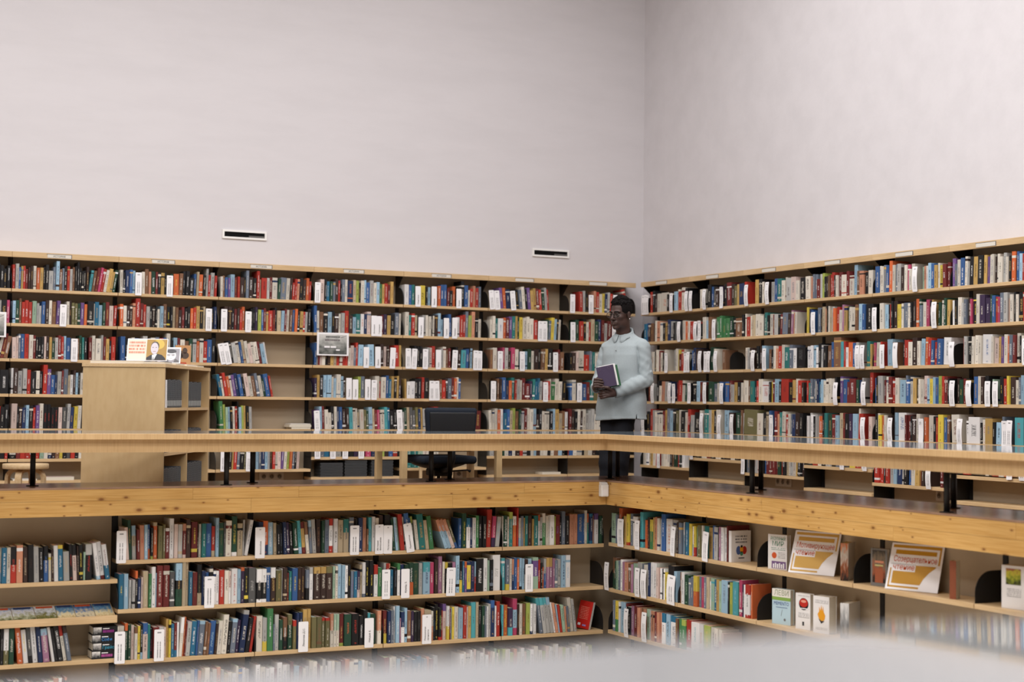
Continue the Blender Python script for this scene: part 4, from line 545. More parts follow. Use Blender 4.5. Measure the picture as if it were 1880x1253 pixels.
L|g6|448|-1640 42 189 -3 g;-1598 33 185 -4 k;-1565 41 203 0 n;-1523 41 211 0 V;-1481 41 207 -1 e;-1439 50 178 -2 B;-1389 33 193 13 e;-1355 42 202 12 N;-1313 33 194 11 r;-1279 42 154 10 g;-1236 42 155 8 k;-1194 34 185 20 e;-1160 34 207 19 c;-1126 42 194 18 N;-1083 34 209 47 e;-1049 42 187 46 e;-1005 34 204 45 k;-971 43 209 44 e;-928 43 187 43 n;-884 43 196 41 c;-841 43 193 40 k;-774 19 205 39 r;-754 43 189 38 b;-710 43 183 37 e;-666 52 200 36 e;-614 35 211 35 k;-578 44 191 34 t;-534 44 196 33 e;-490 44 212 32 N;-445 44 178 31 k;-401 44 178 30 V;-356 44 212 29 e;-311 44 160 27 e;-267 35 199 26 k;-231 44 187 25 e;-185 45 184 24 t;-140 45 184 23 n|
R|g1|1895|271 50 209 -5 r;321 39 218 -6 k;361 39 184 10 N;401 58 184 9 e;460 126 189 8 e:o;586 38 169 6 k;625 38 190 5 N;720 47 187 -4 c;768 28 207 -5 e;796 56 185 -2 r;852 55 218 27 e;908 37 211 26 k;1155 63 183 -10 e;1219 35 184 4 e;1308 53 217 1 k;1361 35 196 8 b;1397 43 197 7 k;1440 52 184 6 N;1493 34 195 5 U;1587 43 206 -18 k;1630 67 218 -19 R;1698 50 202 -3 N;1749 41 181 6 h;1791 33 192 5 m;1824 74 198 4 B;1910 29 209 3 r;2054 24 192 1 m;2079 48 217 0 m;2127 47 218 -1 k;2175 39 191 9 e;2215 39 189 8 N;2317 47 181 10 g;2364 46 207 8 b;2411 61 204 8 q;2472 45 185 6 e;2518 22 210 5 e;2541 68 200 4 g;2609 67 206 3 p;2677 44 171 12 e;2722 66 192 11 k|140 41 198 1 ~;180 40 201 -7 ~;221 50 194 -5 ~;662 57 189 6 ~;945 65 194 -12 ~;1010 146 193 6 ~;1254 53 192 -4 ~;1527 60 201 -3 ~;1939 114 195 -8 ~;2254 63 200 -11 ~
R|g1|1895|2818 62 197 -11 e;2881 30 187 8 O;2911 30 210 7 s;2942 30 207 6 s;2972 48 164 5 R;3021 24 204 4 g;3045 29 209 3 l;3075 23 179 2 k;3099 23 181 1 N;3123 17 189 0 n;3141 29 193 2 r;3171 35 207 17 r|
R|g1|1895|3205 21 182 -7 N;3227 28 180 -8 e;3256 42 204 -2 R;3298 70 178 10 e:r;3369 34 204 9 R;3404 55 165 8 e;3459 41 250 9 c;3500 34 198 8 n;3535 54 194 7 O;3589 47 180 17 k;3636 53 193 16 e|
R|g1|1895|3717 33 219 0 b;3750 32 217 -1 b;3782 21 218 -2 e;3804 32 212 5 e;3836 31 221 4 s;3868 31 218 7 b;3900 36 250 21 o;3937 31 214 20 e;3969 31 219 19 s;4000 41 219 18 g;4042 36 188 17 N;4079 30 204 16 e;4109 30 206 15 P;4140 30 165 14 e;4171 35 207 12 e|4206 51 198 6 ~
R|g1|1895|4282 28 175 -1 a;4311 28 179 6 O;4339 22 179 5 w;4361 33 199 4 c;4395 33 193 3 b;4429 33 179 2 m;4462 21 192 1 e;4484 38 173 2 y;4522 38 179 0 R;4561 32 190 6 R|
R|g1|1895|4622 34 214 1 u;4657 27 170 0 s;4684 33 200 7 e;4718 43 210 10 b;4762 27 218 37 e;4789 21 166 36 g;4811 43 213 35 k;4854 43 209 34 m;4898 53 215 33 k;4951 31 214 32 m;4983 26 201 31 u;5009 26 212 30 e;5036 26 214 29 e;5062 20 196 28 N;5083 25 214 27 e;5109 41 190 26 e;5151 30 215 25 g;5182 25 184 24 e;5207 25 191 23 k;5233 40 218 22 o;5274 20 185 20 k;5294 25 214 19 b;5319 30 197 18 c;5349 19 194 17 r:w;5369 34 175 16 e;5404 29 187 15 e;5434 24 206 14 e;5458 19 205 13 g|
R|g2|1601|144 49 184 7 d;194 38 190 6 b;233 48 180 9 N;281 48 186 8 n;329 38 205 7 k;367 38 208 6 e;406 56 201 11 O;462 37 187 10 e;500 46 180 9 k;547 55 180 8 m;603 46 208 7 B;649 55 191 6 g;705 27 177 5 k;732 81 183 8 G;877 45 189 -10 e;923 44 178 -1 o;967 37 180 -2 e;1012 52 174 -3 r;1065 35 152 -5 k;1221 52 207 -11 e:N;1274 42 174 -12 c;1316 51 204 -4 n;1368 42 185 -1 e;1468 42 196 -31 v;1511 41 208 -8 v;1553 41 177 5 v;1594 41 183 4 v;1635 40 179 6 v;1676 48 187 5 V;1725 48 178 4 k;1774 96 174 3 n;1870 31 202 2 k;1910 15 209 1 e;1926 55 179 12 r;1982 47 186 11 e;2029 38 192 10 t;2068 62 198 9 e;2130 61 180 11 e;2192 30 191 10 k;2222 38 205 9 q;2260 22 179 8 k;2283 52 190 7 e;2336 29 183 6 R;2366 52 185 5 g;2419 29 178 11 k;2448 36 179 45 R;2485 73 190 44 s;2559 36 180 42 N;2596 29 208 41 M;2625 36 185 40 O;2661 28 191 39 e|814 63 197 -12 ~;1099 61 187 -8 ~;1161 61 193 8 ~;1409 59 192 4 ~
R|g2|1601|2835 25 222 6 y;2860 34 207 5 B;2895 29 192 10 b;2967 48 212 4 s;3016 19 200 10 k;3035 38 217 9 t;3073 18 200 8 O;3092 23 222 7 k;3116 18 219 7 e|2923 44 193 -11 ~
R|g2|1601|3134 26 188 11 t;3160 31 213 10 g;3192 31 198 9 o;3224 37 206 21 r;3262 50 179 20 e;3312 24 221 19 M;3337 37 205 18 m;3375 30 207 17 V;3406 30 197 16 e;3437 42 193 15 e;3480 36 213 14 n;3517 48 217 13 c;3565 36 210 12 b;3601 89 211 11 k|
R|g2|1601|3790 48 209 0 e;3839 41 195 -1 c;3881 17 195 -2 k;3899 29 196 -3 r;3928 23 220 -4 k;3952 46 217 -5 N;3999 40 190 5 y;4040 23 194 4 e;4063 63 198 3 s;4127 28 190 2 e;4155 22 198 8 k;4178 28 206 7 N;4207 33 222 6 o;4241 22 220 5 V;4263 28 169 4 s;4292 44 191 7 e;4336 38 209 6 P;4375 27 201 6 k;4403 21 205 5 m;4474 22 181 24 V;4496 37 195 23 e;4534 26 211 22 V;4561 32 196 21 m|3718 73 194 -6 ~;4424 49 203 1 ~
R|g2|1601|4623 31 188 -11 w;4654 30 188 -2 k;4685 42 207 10 e;4727 24 165 9 g;4751 30 189 7 s;4782 35 200 10 N;4818 17 188 13 P;4836 47 204 12 k:y;4883 35 221 12 e;4919 52 213 11 U;4971 46 187 10 U:w;5018 23 211 9 V;5041 34 202 8 b;5076 28 191 7 r;5105 22 188 6 P;5128 34 217 5 s;5162 39 217 10 g;5201 22 171 8 O;5224 33 200 7 e;5258 16 218 6 k;5274 27 198 5 e;5302 49 211 4 k;5352 49 210 3 r;5401 21 191 2 y;5423 27 198 4 e;5450 26 209 16 b|
R|g3|1300|306 46 198 8 e;352 36 198 7 k;389 36 215 6 e;425 36 206 5 R;461 44 187 4 e;506 35 186 22 k;542 35 213 21 e;702 44 208 5 g;746 34 218 4 e;781 34 208 3 y;816 43 165 2 R;859 34 204 0 r;893 25 209 32 e;1021 42 194 -2 b;1064 41 218 -4 B;1106 75 206 10 N;1238 33 190 11 k;1361 57 216 4 V;1419 32 200 3 e;1546 48 187 2 n|578 124 196 -11 ~;919 60 187 -8 ~;978 42 198 1 ~;1180 58 202 -1 ~;1271 49 196 5 ~;1320 41 198 48 ~;1450 96 196 -3 ~
R|g3|1300|1917 44 198 0 e;1962 34 190 0 g;1996 43 195 -1 N;2108 34 207 -50 k;2143 34 205 -2 N;2178 42 209 12 c;2279 42 174 -6 n;2321 33 168 4 k;2355 33 203 12 e;2388 41 178 16 O;2429 49 198 15 r;2479 40 209 14 e;2520 64 186 13 q;2585 40 206 12 s;2625 48 175 11 w;2673 118 179 9 k:G|2039 69 190 37 ~;2219 59 201 -5 ~
R|g3|1300|2837 52 186 -5 w;2889 31 192 5 w;2922 31 193 4 c;2954 31 175 6 w;2985 37 207 4 k;3023 37 192 31 g;3061 43 185 30 k;3105 31 182 29 n|
R|g3|1300|3136 35 187 -8 n;3171 34 213 -5 b;3206 90 250 4 n;3297 34 213 3 T;3331 20 214 5 r;3351 34 164 4 w;3386 54 204 2 o;3440 33 199 4 b;3474 33 202 3 g;3633 39 206 8 q;3673 19 182 7 m|3507 67 193 -7 ~;3573 59 193 0 ~
R|g3|1300|3719 29 192 -1 P;3749 43 193 46 e;3792 21 198 45 r;3885 64 214 -19 c;3950 28 190 -9 n;4055 28 211 12 k;4084 48 203 11 r;4132 48 186 10 e;4181 54 218 9 N;4235 33 190 8 e;4269 40 207 41 c;4310 40 217 40 o;4350 39 207 39 r;4390 33 190 38 b;4423 32 177 37 r;4457 58 200 36 b;4516 77 208 35 w:k|3813 72 191 -3 Искандер_Ф.;3978 77 202 -5 К
R|g3|1300|4732 19 195 6 r;4752 31 210 8 g;4783 43 206 7 k;4827 31 207 27 e;4859 43 214 26 e;4902 30 210 25 e;4933 97 217 24 w:b;5031 24 200 23 e;5055 48 187 22 p;5104 23 197 21 m;5128 29 196 20 u;5157 35 211 19 e;5193 23 198 18 o;5217 35 205 17 s;5252 29 204 16 R;5281 34 216 15 e;5316 23 197 14 k;5339 28 197 13 e;5419 29 211 -1 b;5448 28 213 -2 e|4617 115 189 -10 Н;5368 52 192 -7 ~
R|g4|1000|258 38 179 2 R;297 38 175 31 g;411 38 208 4 k;450 46 154 43 e;497 46 198 42 O;543 74 194 41 g;618 27 196 40 B;764 36 190 -2 R;801 72 204 48 r;873 35 205 47 e;909 35 175 46 V;944 44 179 44 k;1059 70 189 5 k:e;1129 52 196 4 c;1182 34 190 9 R;1216 51 164 8 N;1327 76 189 11 V;1404 58 171 10 s;1463 49 177 8 e;1513 33 188 7 b;1603 49 188 9 b;1653 40 199 8 R;1694 48 162 11 g;1742 48 181 9 m;1791 48 185 8 k;1839 39 178 7 e;1879 25 203 6 t;1910 63 195 5 e;1974 31 200 4 n;2005 54 191 3 q;2060 23 204 2 k;2083 30 194 1 r;2114 61 209 0 e;2175 106 188 8 w:r;2282 30 183 10 k;2312 22 184 9 y;2335 29 197 8 R;2365 59 207 7 c;2424 44 186 6 k;2469 102 207 5 r:R;2571 65 178 4 k;2637 35 197 11 m;2673 35 207 10 e;2709 56 192 9 r:w;2766 28 175 8 N|335 76 200 -8 ~;645 73 201 4 ~;718 46 191 -5 ~;988 71 199 3 ~;1267 60 202 -5 ~;1545 58 193 7 ~
R|g4|1000|2839 19 189 1 r;2859 23 171 0 q;2882 32 205 -2 s;2915 32 199 8 s;2948 18 185 7 e;2967 32 204 6 B;3000 32 179 5 d;3032 23 197 5 c;3055 36 188 5 e;3092 27 204 4 e;3120 18 185 3 e|
R|g4|1000|3137 36 206 7 e;3173 35 201 6 e;3209 21 218 5 k;3292 35 221 4 u;3328 48 195 11 b;3376 34 175 11 R;3411 75 201 10 R:w;3486 33 193 9 V;3520 47 190 11 B;3567 20 207 10 g;3653 40 250 9 r|3229 63 189 8 В;3586 67 193 -5 ~
R|g4|1000|3720 26 205 -7 b;3746 25 217 -6 k;3772 57 221 -7 g;3829 25 188 5 R;3855 44 214 4 e;3899 37 213 3 R;3937 37 192 10 r;3974 43 204 9 e;4018 67 187 8 c;4086 24 222 7 s;4110 36 188 6 b;4147 36 209 7 e;4183 36 198 6 m;4219 29 194 5 k;4249 23 193 4 e;4273 35 186 2 e;4309 41 217 3 p;4350 29 196 2 c;4380 35 193 1 y;4415 29 205 1 c;4444 34 198 4 b;4479 34 213 3 l;4514 28 211 11 r;4542 34 207 10 R;4577 17 193 8 k|
R|g4|1000|4666 31 195 -2 N;4697 36 183 -3 V;4733 30 191 -3 R;4763 35 193 4 k;4859 41 205 8 b;4901 29 208 11 e;4930 29 203 10 N;4959 34 210 9 k;5052 17 184 1 a;5126 34 201 1 k:y;5161 33 187 0 r;5195 22 207 -1 y;5217 50 198 8 N;5268 38 176 7 e;5307 27 195 6 s;5334 32 210 5 c;5367 38 192 4 k;5406 16 182 41 e;5422 27 198 40 b;5449 26 189 39 e|4623 43 195 4 ~;4799 60 193 -23 П;4994 58 188 4 ~;5069 57 187 3 ~
R|g5|705|229 51 192 -11 k;280 40 217 -2 r;321 49 206 1 g;371 49 190 0 e;420 39 196 -1 e;460 58 198 -2 e;519 39 200 -3 R;558 48 209 -4 m;607 48 224 4 s;655 57 203 3 c;713 38 212 4 k;751 47 205 3 h;799 47 212 6 e;846 75 199 37 k;921 37 190 36 e;959 45 220 35 r:w;1024 55 164 34 g;1079 100 191 32 k;1179 36 211 31 e;1260 63 221 10 q;1323 44 217 9 g;1368 44 219 8 m;1412 43 209 9 k;1456 61 221 8 e;1578 69 217 7 c;1647 68 196 6 N;1774 76 196 -6 V;1850 24 221 29 n;1876 24 193 28 w;1910 203 225 26 h;2114 80 193 25 e;2194 55 204 24 k;2250 39 208 23 t;2290 31 220 22 b;2376 39 216 2 R;2416 30 192 1 O;2447 38 208 0 q;2485 46 214 33 e;2531 38 189 32 r;2570 30 197 31 e;2600 30 193 30 s;2631 45 192 29 B;2676 59 204 28 N;2736 44 200 27 k|158 71 196 9 ~;1215 45 203 10 ~;1517 61 193 -1 ~;1715 59 199 -12 ~;2321 55 200 3 ~
R|g5|705|2841 28 181 4 w;2869 27 207 3 g;2897 32 192 2 w;2929 27 178 12 k;2957 27 195 11 g;2984 21 178 10 e;3006 48 182 8 o;3054 26 207 7 k;3081 37 208 6 q;3118 21 196 5 R|
R|g5|705|3139 40 201 -10 V;3180 48 198 4 R;3228 39 191 3 c;3268 55 211 2 t;3324 31 212 1 R;3355 47 206 0 k;3403 38 206 -1 U;3442 61 206 9 c;3504 23 250 48 e;3527 53 207 47 r;3656 38 185 6 p|3580 76 196 -11 ~
R|g5|705|3721 31 210 -2 k;3753 24 214 -2 e;3777 36 200 -3 y;3814 30 194 -3 o;3845 30 200 -4 e;3876 42 199 -5 N;3972 30 222 -1 c;4003 89 222 0 w:b;4092 23 205 -1 R;4116 41 201 12 R;4157 23 199 11 k;4180 46 194 9 N;4227 40 214 8 e;4318 34 189 -7 o;4353 62 205 8 e:s;4416 28 197 7 k;4444 27 189 11 r;4472 55 211 10 y;4528 33 191 9 b;4561 32 207 8 n|3918 54 197 -10 ~;4267 52 196 7 Л
R|g5|705|4623 81 213 -35 e;4764 33 169 -6 w;4798 117 198 2 w:k;4916 19 157 1 k;4935 38 180 0 e:r;4974 76 189 10 m;5051 25 163 9 k;5076 56 161 33 c;5133 24 204 31 s;5269 85 200 2 T:r;5355 24 164 1 r;5379 36 190 0 r;5416 29 207 -2 e;5446 29 185 0 k|4704 60 201 11 ~;5157 50 192 -1 ~;5207 62 198 44 ~
R|g6|355|163 41 203 6 e;205 40 166 5 w;245 50 204 33 e;296 50 194 31 m;346 49 187 30 e;396 59 205 29 r;505 49 205 3 e;554 38 187 1 e;593 38 201 0 e;632 48 186 9 k;681 48 217 9 n;729 57 195 8 V;786 37 199 7 r;824 37 212 32 k;862 37 185 31 w|455 49 189 8 ~
R|g6|463|1123 81 191 18 k;1205 79 202 17 e;1285 79 198 16 R;1364 78 211 15 k;1443 77 185 14 e;1521 92 169 13 k;1613 76 204 12 N;1689 75 158 11 e;1765 74 184 9 k|1042 82 199 12 ~
R|g6|360|1961 52 185 1 s;2013 51 175 2 k;2065 50 184 1 g;2116 50 157 0 p;2167 50 178 8 k;2217 41 196 7 b;2259 41 202 6 R;2301 41 187 7 R;2342 41 188 5 R;2383 40 179 9 R;2424 40 210 8 V;2465 32 182 7 r;2497 40 184 6 k;2537 31 183 5 t;2569 31 200 7 e;2601 47 193 6 g;2649 39 188 4 e;2689 23 187 3 m;2712 46 189 31 k;2759 38 182 30 N|1892 70 190 -4 ~
R|g6|463|2835 77 209 -11 k;2912 63 214 -5 r;2975 62 200 10 e;3038 62 213 9 k;3100 61 169 8 g;3162 73 199 7 k;3236 72 213 6 s;3403 71 210 -12 y;3475 70 185 8 r;3545 57 176 7 e|3308 96 200 30 ~;3603 92 200 -8 ~
R|g6|358|3729 54 188 -8 r:w;3783 53 212 9 r:w;3836 30 217 11 N;3866 37 198 10 r;3904 44 200 9 g;3948 36 215 8 c;3986 58 183 43 B;4044 36 202 41 g;4081 43 218 40 k;4125 43 196 39 b;4168 43 208 38 e;4211 49 210 37 m;4261 21 215 37 r;4282 35 175 35 N;4318 42 210 45 N;4498 34 206 2 R;4533 33 214 9 k;4567 27 177 8 s|4359 139 187 11 ~
R|g6|470|4629 45 209 9 r;4674 70 219 8 k;4745 69 166 6 r;4815 77 204 5 k;4892 68 216 4 k;4961 42 189 13 e;5003 41 188 12 k;5045 66 190 11 r;5112 49 178 10 e;5161 49 197 9 o;5291 40 201 -7 k;5395 40 220 8 r;5435 39 219 7 e|5210 81 198 -49 ~;5331 64 192 0 ~
'''

# ---------------------------------------------------------------- books
PAL = {'w': (226, 223, 222), 'e': (212, 203, 188), 'g': (172, 170, 166), 'G': (86, 86, 86), 'k': (32, 31, 33), 'r': (186, 48, 36), 'R': (116, 40, 38), 'o': (212, 96, 46),
       'O': (200, 132, 100), 'y': (218, 190, 58), 'm': (190, 150, 78), 'n': (126, 86, 60), 'N': (62, 44, 39), 't': (182, 162, 130), 'b': (52, 94, 156), 'B': (36, 52, 92),
       'c': (146, 182, 206), 'd': (38, 106, 142), 'q': (42, 122, 118), 'T': (72, 164, 174), 'l': (156, 170, 70), 'v': (62, 128, 74), 'V': (36, 70, 52), 'a': (148, 178, 152),
       'p': (210, 184, 174), 'P': (188, 62, 100), 'M': (160, 108, 138), 'u': (110, 78, 140), 'U': (62, 46, 76), 'h': (108, 102, 64), 's': (104, 114, 130)}
CNAME = {'w': 'white', 'e': 'cream', 'g': 'pale grey', 'G': 'dark grey', 'k': 'black', 'r': 'red', 'R': 'dark red', 'o': 'orange', 'O': 'salmon', 'y': 'yellow', 'm': 'ochre', 'n': 'brown',
         'N': 'dark brown', 't': 'tan', 'b': 'blue', 'B': 'navy', 'c': 'light blue', 'd': 'sea blue', 'q': 'teal', 'T': 'turquoise', 'l': 'lime', 'v': 'green', 'V': 'dark green', 'a': 'mint',
         'p': 'pale pink', 'P': 'crimson', 'M': 'mauve', 'u': 'purple', 'U': 'dark purple', 'h': 'olive', 's': 'slate'}
DARKS = set('kGRNBVUhsnbdqruPvMo')
def lin(c, j=0.0):
    r, g, b = PAL[c]; k = 0.97*(1 + j); l_ = 0.3*r + 0.59*g + 0.11*b; r, g, b = [x + (l_ - x)*0.15 for x in (r, g, b)]
    return srgb(min(255, r*k), min(255, g*k), min(255, b*k))
def parse(cs):
    p = cs.split(':'); base = p[0][0]; tc = p[0][1] if len(p[0]) > 1 else None; bands = []
    for b in p[1:]:
        if len(b) == 1: tc = b
        else:
            bands.append((b[0], int(b[1])/10, b[2]))
    return base, tc, bands
def book_geo(w_, h, d, cs, r):
    """cover and page block as lists: verts, faces, colour, text colour, uv, seed"""
    base, tc, bands = parse(cs)
    j = r.uniform(-0.1, 0.08)
    if tc is None:
        tc = r.choice('eeewwm') if base in DARKS else r.choice('kkNBRsG')
    levels = [0.0, 1.0]; cols = []
    for (k, f, c) in bands:
        if k == 't': levels.append(1-f)
        else: levels.append(f)
    levels = sorted(set(levels))
    def colat(v):
        for (k, f, c) in bands:
            if k == 't' and v > 1-f: return c
            if k == 'b' and v < f: return c
        return base
    if not bands and r.random() < 0.22 and w_ > 0.012:      # a printed band on the spine
        a_ = r.choice([0.12, 0.16, 0.78, 0.84]); levels = [0, a_, a_+r.uniform(0.04, 0.1), 1.0]
        bc = tc
        colat = lambda v, a_=a_, b_=levels[2]: (bc if a_ < v < b_ else base)
    t_ = 0.0016; c_ = min(0.0035, w_*0.28); t2 = t_ + c_
    P = [(0, d), (0, c_), (c_, 0), (w_-c_, 0), (w_, c_), (w_, d), (w_-t_, d), (w_-t_, t2), (t_, t2), (t_, d)]
    n = 10; V = [(x, y, l*h) for l in levels for (x, y) in P]; F = []; FC = []; FT = []; UVS = []
    seed = r.random()
    for i in range(len(levels)-1):
        lo, hi = levels[i], levels[i+1]; cc = lin(colat((lo+hi)/2), j); 
        tcol = lin(tc if colat((lo+hi)/2) == base else base)
        for k in range(n):
            F.append((i*n+k, i*n+(k+1) % n, (i+1)*n+(k+1) % n, (i+1)*n+k)); FC.append(cc); FT.append(tcol)
            if 1 <= k <= 3:
                ua, ub = P[k][0]/w_, P[k+1][0]/w_; UVS.append([(ua, lo), (ub, lo), (ub, hi), (ua, hi)])
            else: UVS.append([(-1, -1)]*4)
    for i, rev in ((0, True), (len(levels)-1, False)):
        cc = lin(colat(0.001 if i == 0 else 0.999), j)
        for q in ((0, 1, 8, 9), (1, 2, 3, 8), (3, 4, 7, 8), (4, 5, 6, 7)):
            q = tuple(i*n + x for x in q); F.append(q[::-1] if rev else q); FC.append(cc); FT.append(cc); UVS.append([(-1, -1)]*4)
    ins = 0.003 if r.random() < 0.6 else 0.0007
    x0, x1, y0, y1, z0, z1 = t_+0.0002, w_-t_-0.0002, t2, d-ins, ins, h-ins
    pv = [(x, y, z) for z in (z0, z1) for y in (y0, y1) for x in (x0, x1)]
    pf = [(0, 2, 3, 1), (4, 5, 7, 6), (0, 1, 5, 4), (2, 6, 7, 3), (0, 4, 6, 2), (1, 3, 7, 5)]
    pc = srgb(*[x*r.uniform(0.86, 1.03) for x in (216, 207, 190)])
    return (V, F, FC, FT, UVS, seed), (pv, pf, pc)
def attr_mesh(name, V, F, FC, FT=None, UVS=None, seeds=None, matl=None):
    me = bpy.data.meshes.new(name); me.from_pydata(V, [], F)
    a = me.attributes.new('col', 'FLOAT_COLOR', 'FACE'); a.data.foreach_set('color', np.array(FC, dtype=np.float32).ravel())
    if FT is not None:
        a = me.attributes.new('tcol', 'FLOAT_COLOR', 'FACE'); a.data.foreach_set('color', np.array(FT, dtype=np.float32).ravel())
        a = me.attributes.new('rnd', 'FLOAT', 'FACE'); a.data.foreach_set('value', np.array(seeds, dtype=np.float32))
        uvl = me.uv_layers.new(name='uv'); uvl.data.foreach_set('uv', np.array([c for f in UVS for c in f], dtype=np.float32).ravel())
    me.materials.append(matl); return me
def lean_matrix(bank, u, z, y, s):
    """book standing at u, rotated about its lower corner; s = slope of the spine"""
    th = math.atan(s)
    M = BANK[bank] @ Matrix.Translation((u, y, z))
    return M, th
M_pageattr = print_mat('page_edges', False)
RUNS = []
for line in DATA.strip().split('\n'):
    bank, row, z, bs, cs = line.split('|')
    B_ = [b.split(' ', 4) for b in bs.split(';') if b]; Cs = [c.split(' ', 4) for c in cs.split(';') if c]
    RUNS.append((bank, row, int(z)/1000, [(int(b[0])/1000, int(b[1])/1000, int(b[2])/1000, int(b[3])/1000, b[4]) for b in B_],
                 [(int(c[0])/1000, int(c[1])/1000, int(c[2])/1000, int(c[3])/1000, c[4]) for c in Cs]))
def standing(bank, u, w_, h, s, z, y):
    th = math.atan(s)
    piv = w_ if s > 0 else 0.0
    # keep the resting corner on the board: leaning right pivots on the right corner
    return BANK[bank] @ Matrix.Translation((u+piv, y, z)) @ Matrix.Rotation(th, 4, 'Y') @ Matrix.Translation((-piv, 0, 0))
scene_books = []
for (bank, row, z, bs, cs) in RUNS:
    for k, (u, w_, h, s, c) in enumerate(bs):
        pos = BANK[bank] @ Vector((u, 0, z)); dd = (pos - CAM).dot(fw)
        area = w_*h/(dd*dd)*(0.89 if bank in 'Ll' else 0.55)
        ok = bank in 'lr' and row in ('p1', 'p2', 'p3', 'q1', 'q3')
        scene_books.append((area if ok else 0, bank, row, z, u, w_, h, s, c))
N_IND = 268
cut = sorted([b[0] for b in scene_books], reverse=True)[N_IND]
SHELFNAME = {('l', 'p1'): 'the top left pit shelf', ('l', 'p2'): 'the second left pit shelf', ('l', 'p3'): 'the third left pit shelf', ('l', 'q1'): 'the upper shelf of the leftmost pit unit', ('l', 'q3'): 'the lower shelf of the leftmost pit unit',
             ('r', 'p1'): 'the top right pit shelf', ('r', 'p2'): 'the second right pit shelf', ('r', 'p3'): 'the third right pit shelf'}
JN = {'l': lJ, 'r': rJ}
counts = {}
SV, SF, SC, ST, SU, SS = [], [], [], [], [], []      # the mass of books
PV, PF, PC = [], [], []
scene_books.sort(key=lambda b: (b[1], b[2], b[4]))
for bi, (area, bank, row, z, u, w_, h, s, c) in enumerate(scene_books):
    r = random.Random(int(u*1000)*31 + int(z*1000)*7 + ord(bank))
    d = r.choice([0.128, 0.135, 0.145, 0.155]) if h < 0.23 else r.choice([0.16, 0.17, 0.175])
    y = 0.004 + r.choice([0, 0, 0.004, 0.01, 0.016])
    if abs(s) > 0.25: y = 0.006
    cov, pg = book_geo(w_, h, d, c, r)
    M = standing(bank, u, w_, h, s, z + 0.0006, y)
    key = (bank, row)
    if row in ('p1', 'p2', 'p3', 'q1', 'q3'):
        J = JN[bank]; bay = sum(1 for q in J if q <= u + 0.01); key = (bank, row, bay)
    counts[key] = counts.get(key, 0) + 1
    if area > cut:
        me = attr_mesh('book', cov[0], cov[1], cov[2], cov[3], cov[4], [cov[5]]*len(cov[1]), M_print)
        o = link('book', me); o.matrix_world = M
        base, tc, bands = parse(c)
        size = 'thick' if w_ > 0.034 else ('slim' if w_ < 0.017 else '')
        if h > 0.245: size = 'tall ' + size if size else 'tall'
        elif h < 0.18: size = 'short ' + size if size else 'short'
        cn = CNAME[base]
        if bands and bands[0][2] != base: 
            cn = cn + ' and ' + CNAME[bands[0][2]]
        lean = 'tilted ' if abs(s) > 0.2 else ''
        lab = (size + ' ' + lean + cn + ' book').strip()
        where = SHELFNAME[(bank, row)]
        tail = ', %s from left, %s' % (ordinal(counts[key]), where[4:]) if row in ('q1', 'q3') else ', %s from left, %s bay, %s' % (ordinal(counts[key]), ordinal(bay), where[4:])
        if len((lab + tail).split()) > 16: lab = lab.replace('tilted ', '')
        if len((lab + tail).split()) > 16: lab = lab.replace('tall slim', 'tall').replace('short slim', 'short').replace('tall thick', 'tall').replace('short thick', 'short')
        lab += tail
        lab = ' '.join(lab.split())
        tag(o, lab, 'book', 'books on ' + where)
        V, F, pc = pg
        link('page_block', attr_mesh('page_block', V, F, [pc]*6, matl=M_pageattr), parent=o)
    else:
        n = len(SV); SV += [tuple(M @ Vector(v)) for v in cov[0]]; SF += [tuple(i+n for i in f) for f in cov[1]]; SC += cov[2]; ST += cov[3]; SU += cov[4]; SS += [cov[5]]*len(cov[1])
        V, F, pc = pg
        n = len(SV); SV += [tuple(M @ Vector(v)) for v in V]; SF += [tuple(i+n for i in f) for f in F]; SC += [pc]*6; ST += [pc]*6; SU += [[(-1, -1)]*4]*6; SS += [0.5]*6
o = link('shelved_books', attr_mesh('shelved_books', SV, SF, SC, ST, SU, SS, M_print))
tag(o, 'closely packed many coloured books filling the gallery shelves and remaining pit shelves', 'books', kind='stuff')

# ---------------------------------------------------------------- white divider cards
def card_mesh(w_, h, bend):
    n = 8; rr = 0.006; t_ = 0.0009
    xs = [0, rr*0.3, rr, w_-rr, w_-rr*0.3, w_]
    def inset(x):
        e = min(x, w_-x)
        return 0 if e >= rr else rr - math.sqrt(max(0, rr*rr-(rr-e)**2))
    V = []; F = []; UVS = []
    for side in (0, 1):
        for i in range(n+1):
            for x in xs:
                ins = inset(x); z = ins + (h-2*ins)*i/n
                q = z/h; off = bend*(4*q*(1-q)) 
                V.append((x, off + (t_ if side else 0), z))
    m = len(xs); S = (n+1)*m
    for i in range(n):
        for k in range(m-1):
            a, b, c, d = i*m+k, i*m+k+1, (i+1)*m+k+1, (i+1)*m+k
            F.append((a, b, c, d)); UVS.append([(V[q][0]/w_, V[q][2]/h) for q in (a, b, c, d)])
            F.append((S+d, S+c, S+b, S+a)); UVS.append([(-1, -1)]*4)
    for i in range(n):
        for k in (0, m-1):
            F.append((i*m+k, (i+1)*m+k, S+(i+1)*m+k, S+i*m+k)); UVS.append([(-1, -1)]*4)
    for i in (0, n):
        for k in range(m-1):
            F.append((i*m+k, i*m+k+1, S+i*m+k+1, S+i*m+k)); UVS.append([(-1, -1)]*4)
    me = bpy.data.meshes.new('divider_card'); me.from_pydata(V, [], F)
    uvl = me.uv_layers.new(name='uv'); uvl.data.foreach_set('uv', np.array([c for f in UVS for c in f], dtype=np.float32).ravel())
    return me
allcards = []
for (bank, row, z, bs, cs) in RUNS:
    for c in cs: allcards.append((bank, row, z) + c)
allcards.sort(key=lambda c: (c[0], c[1], c[3]))
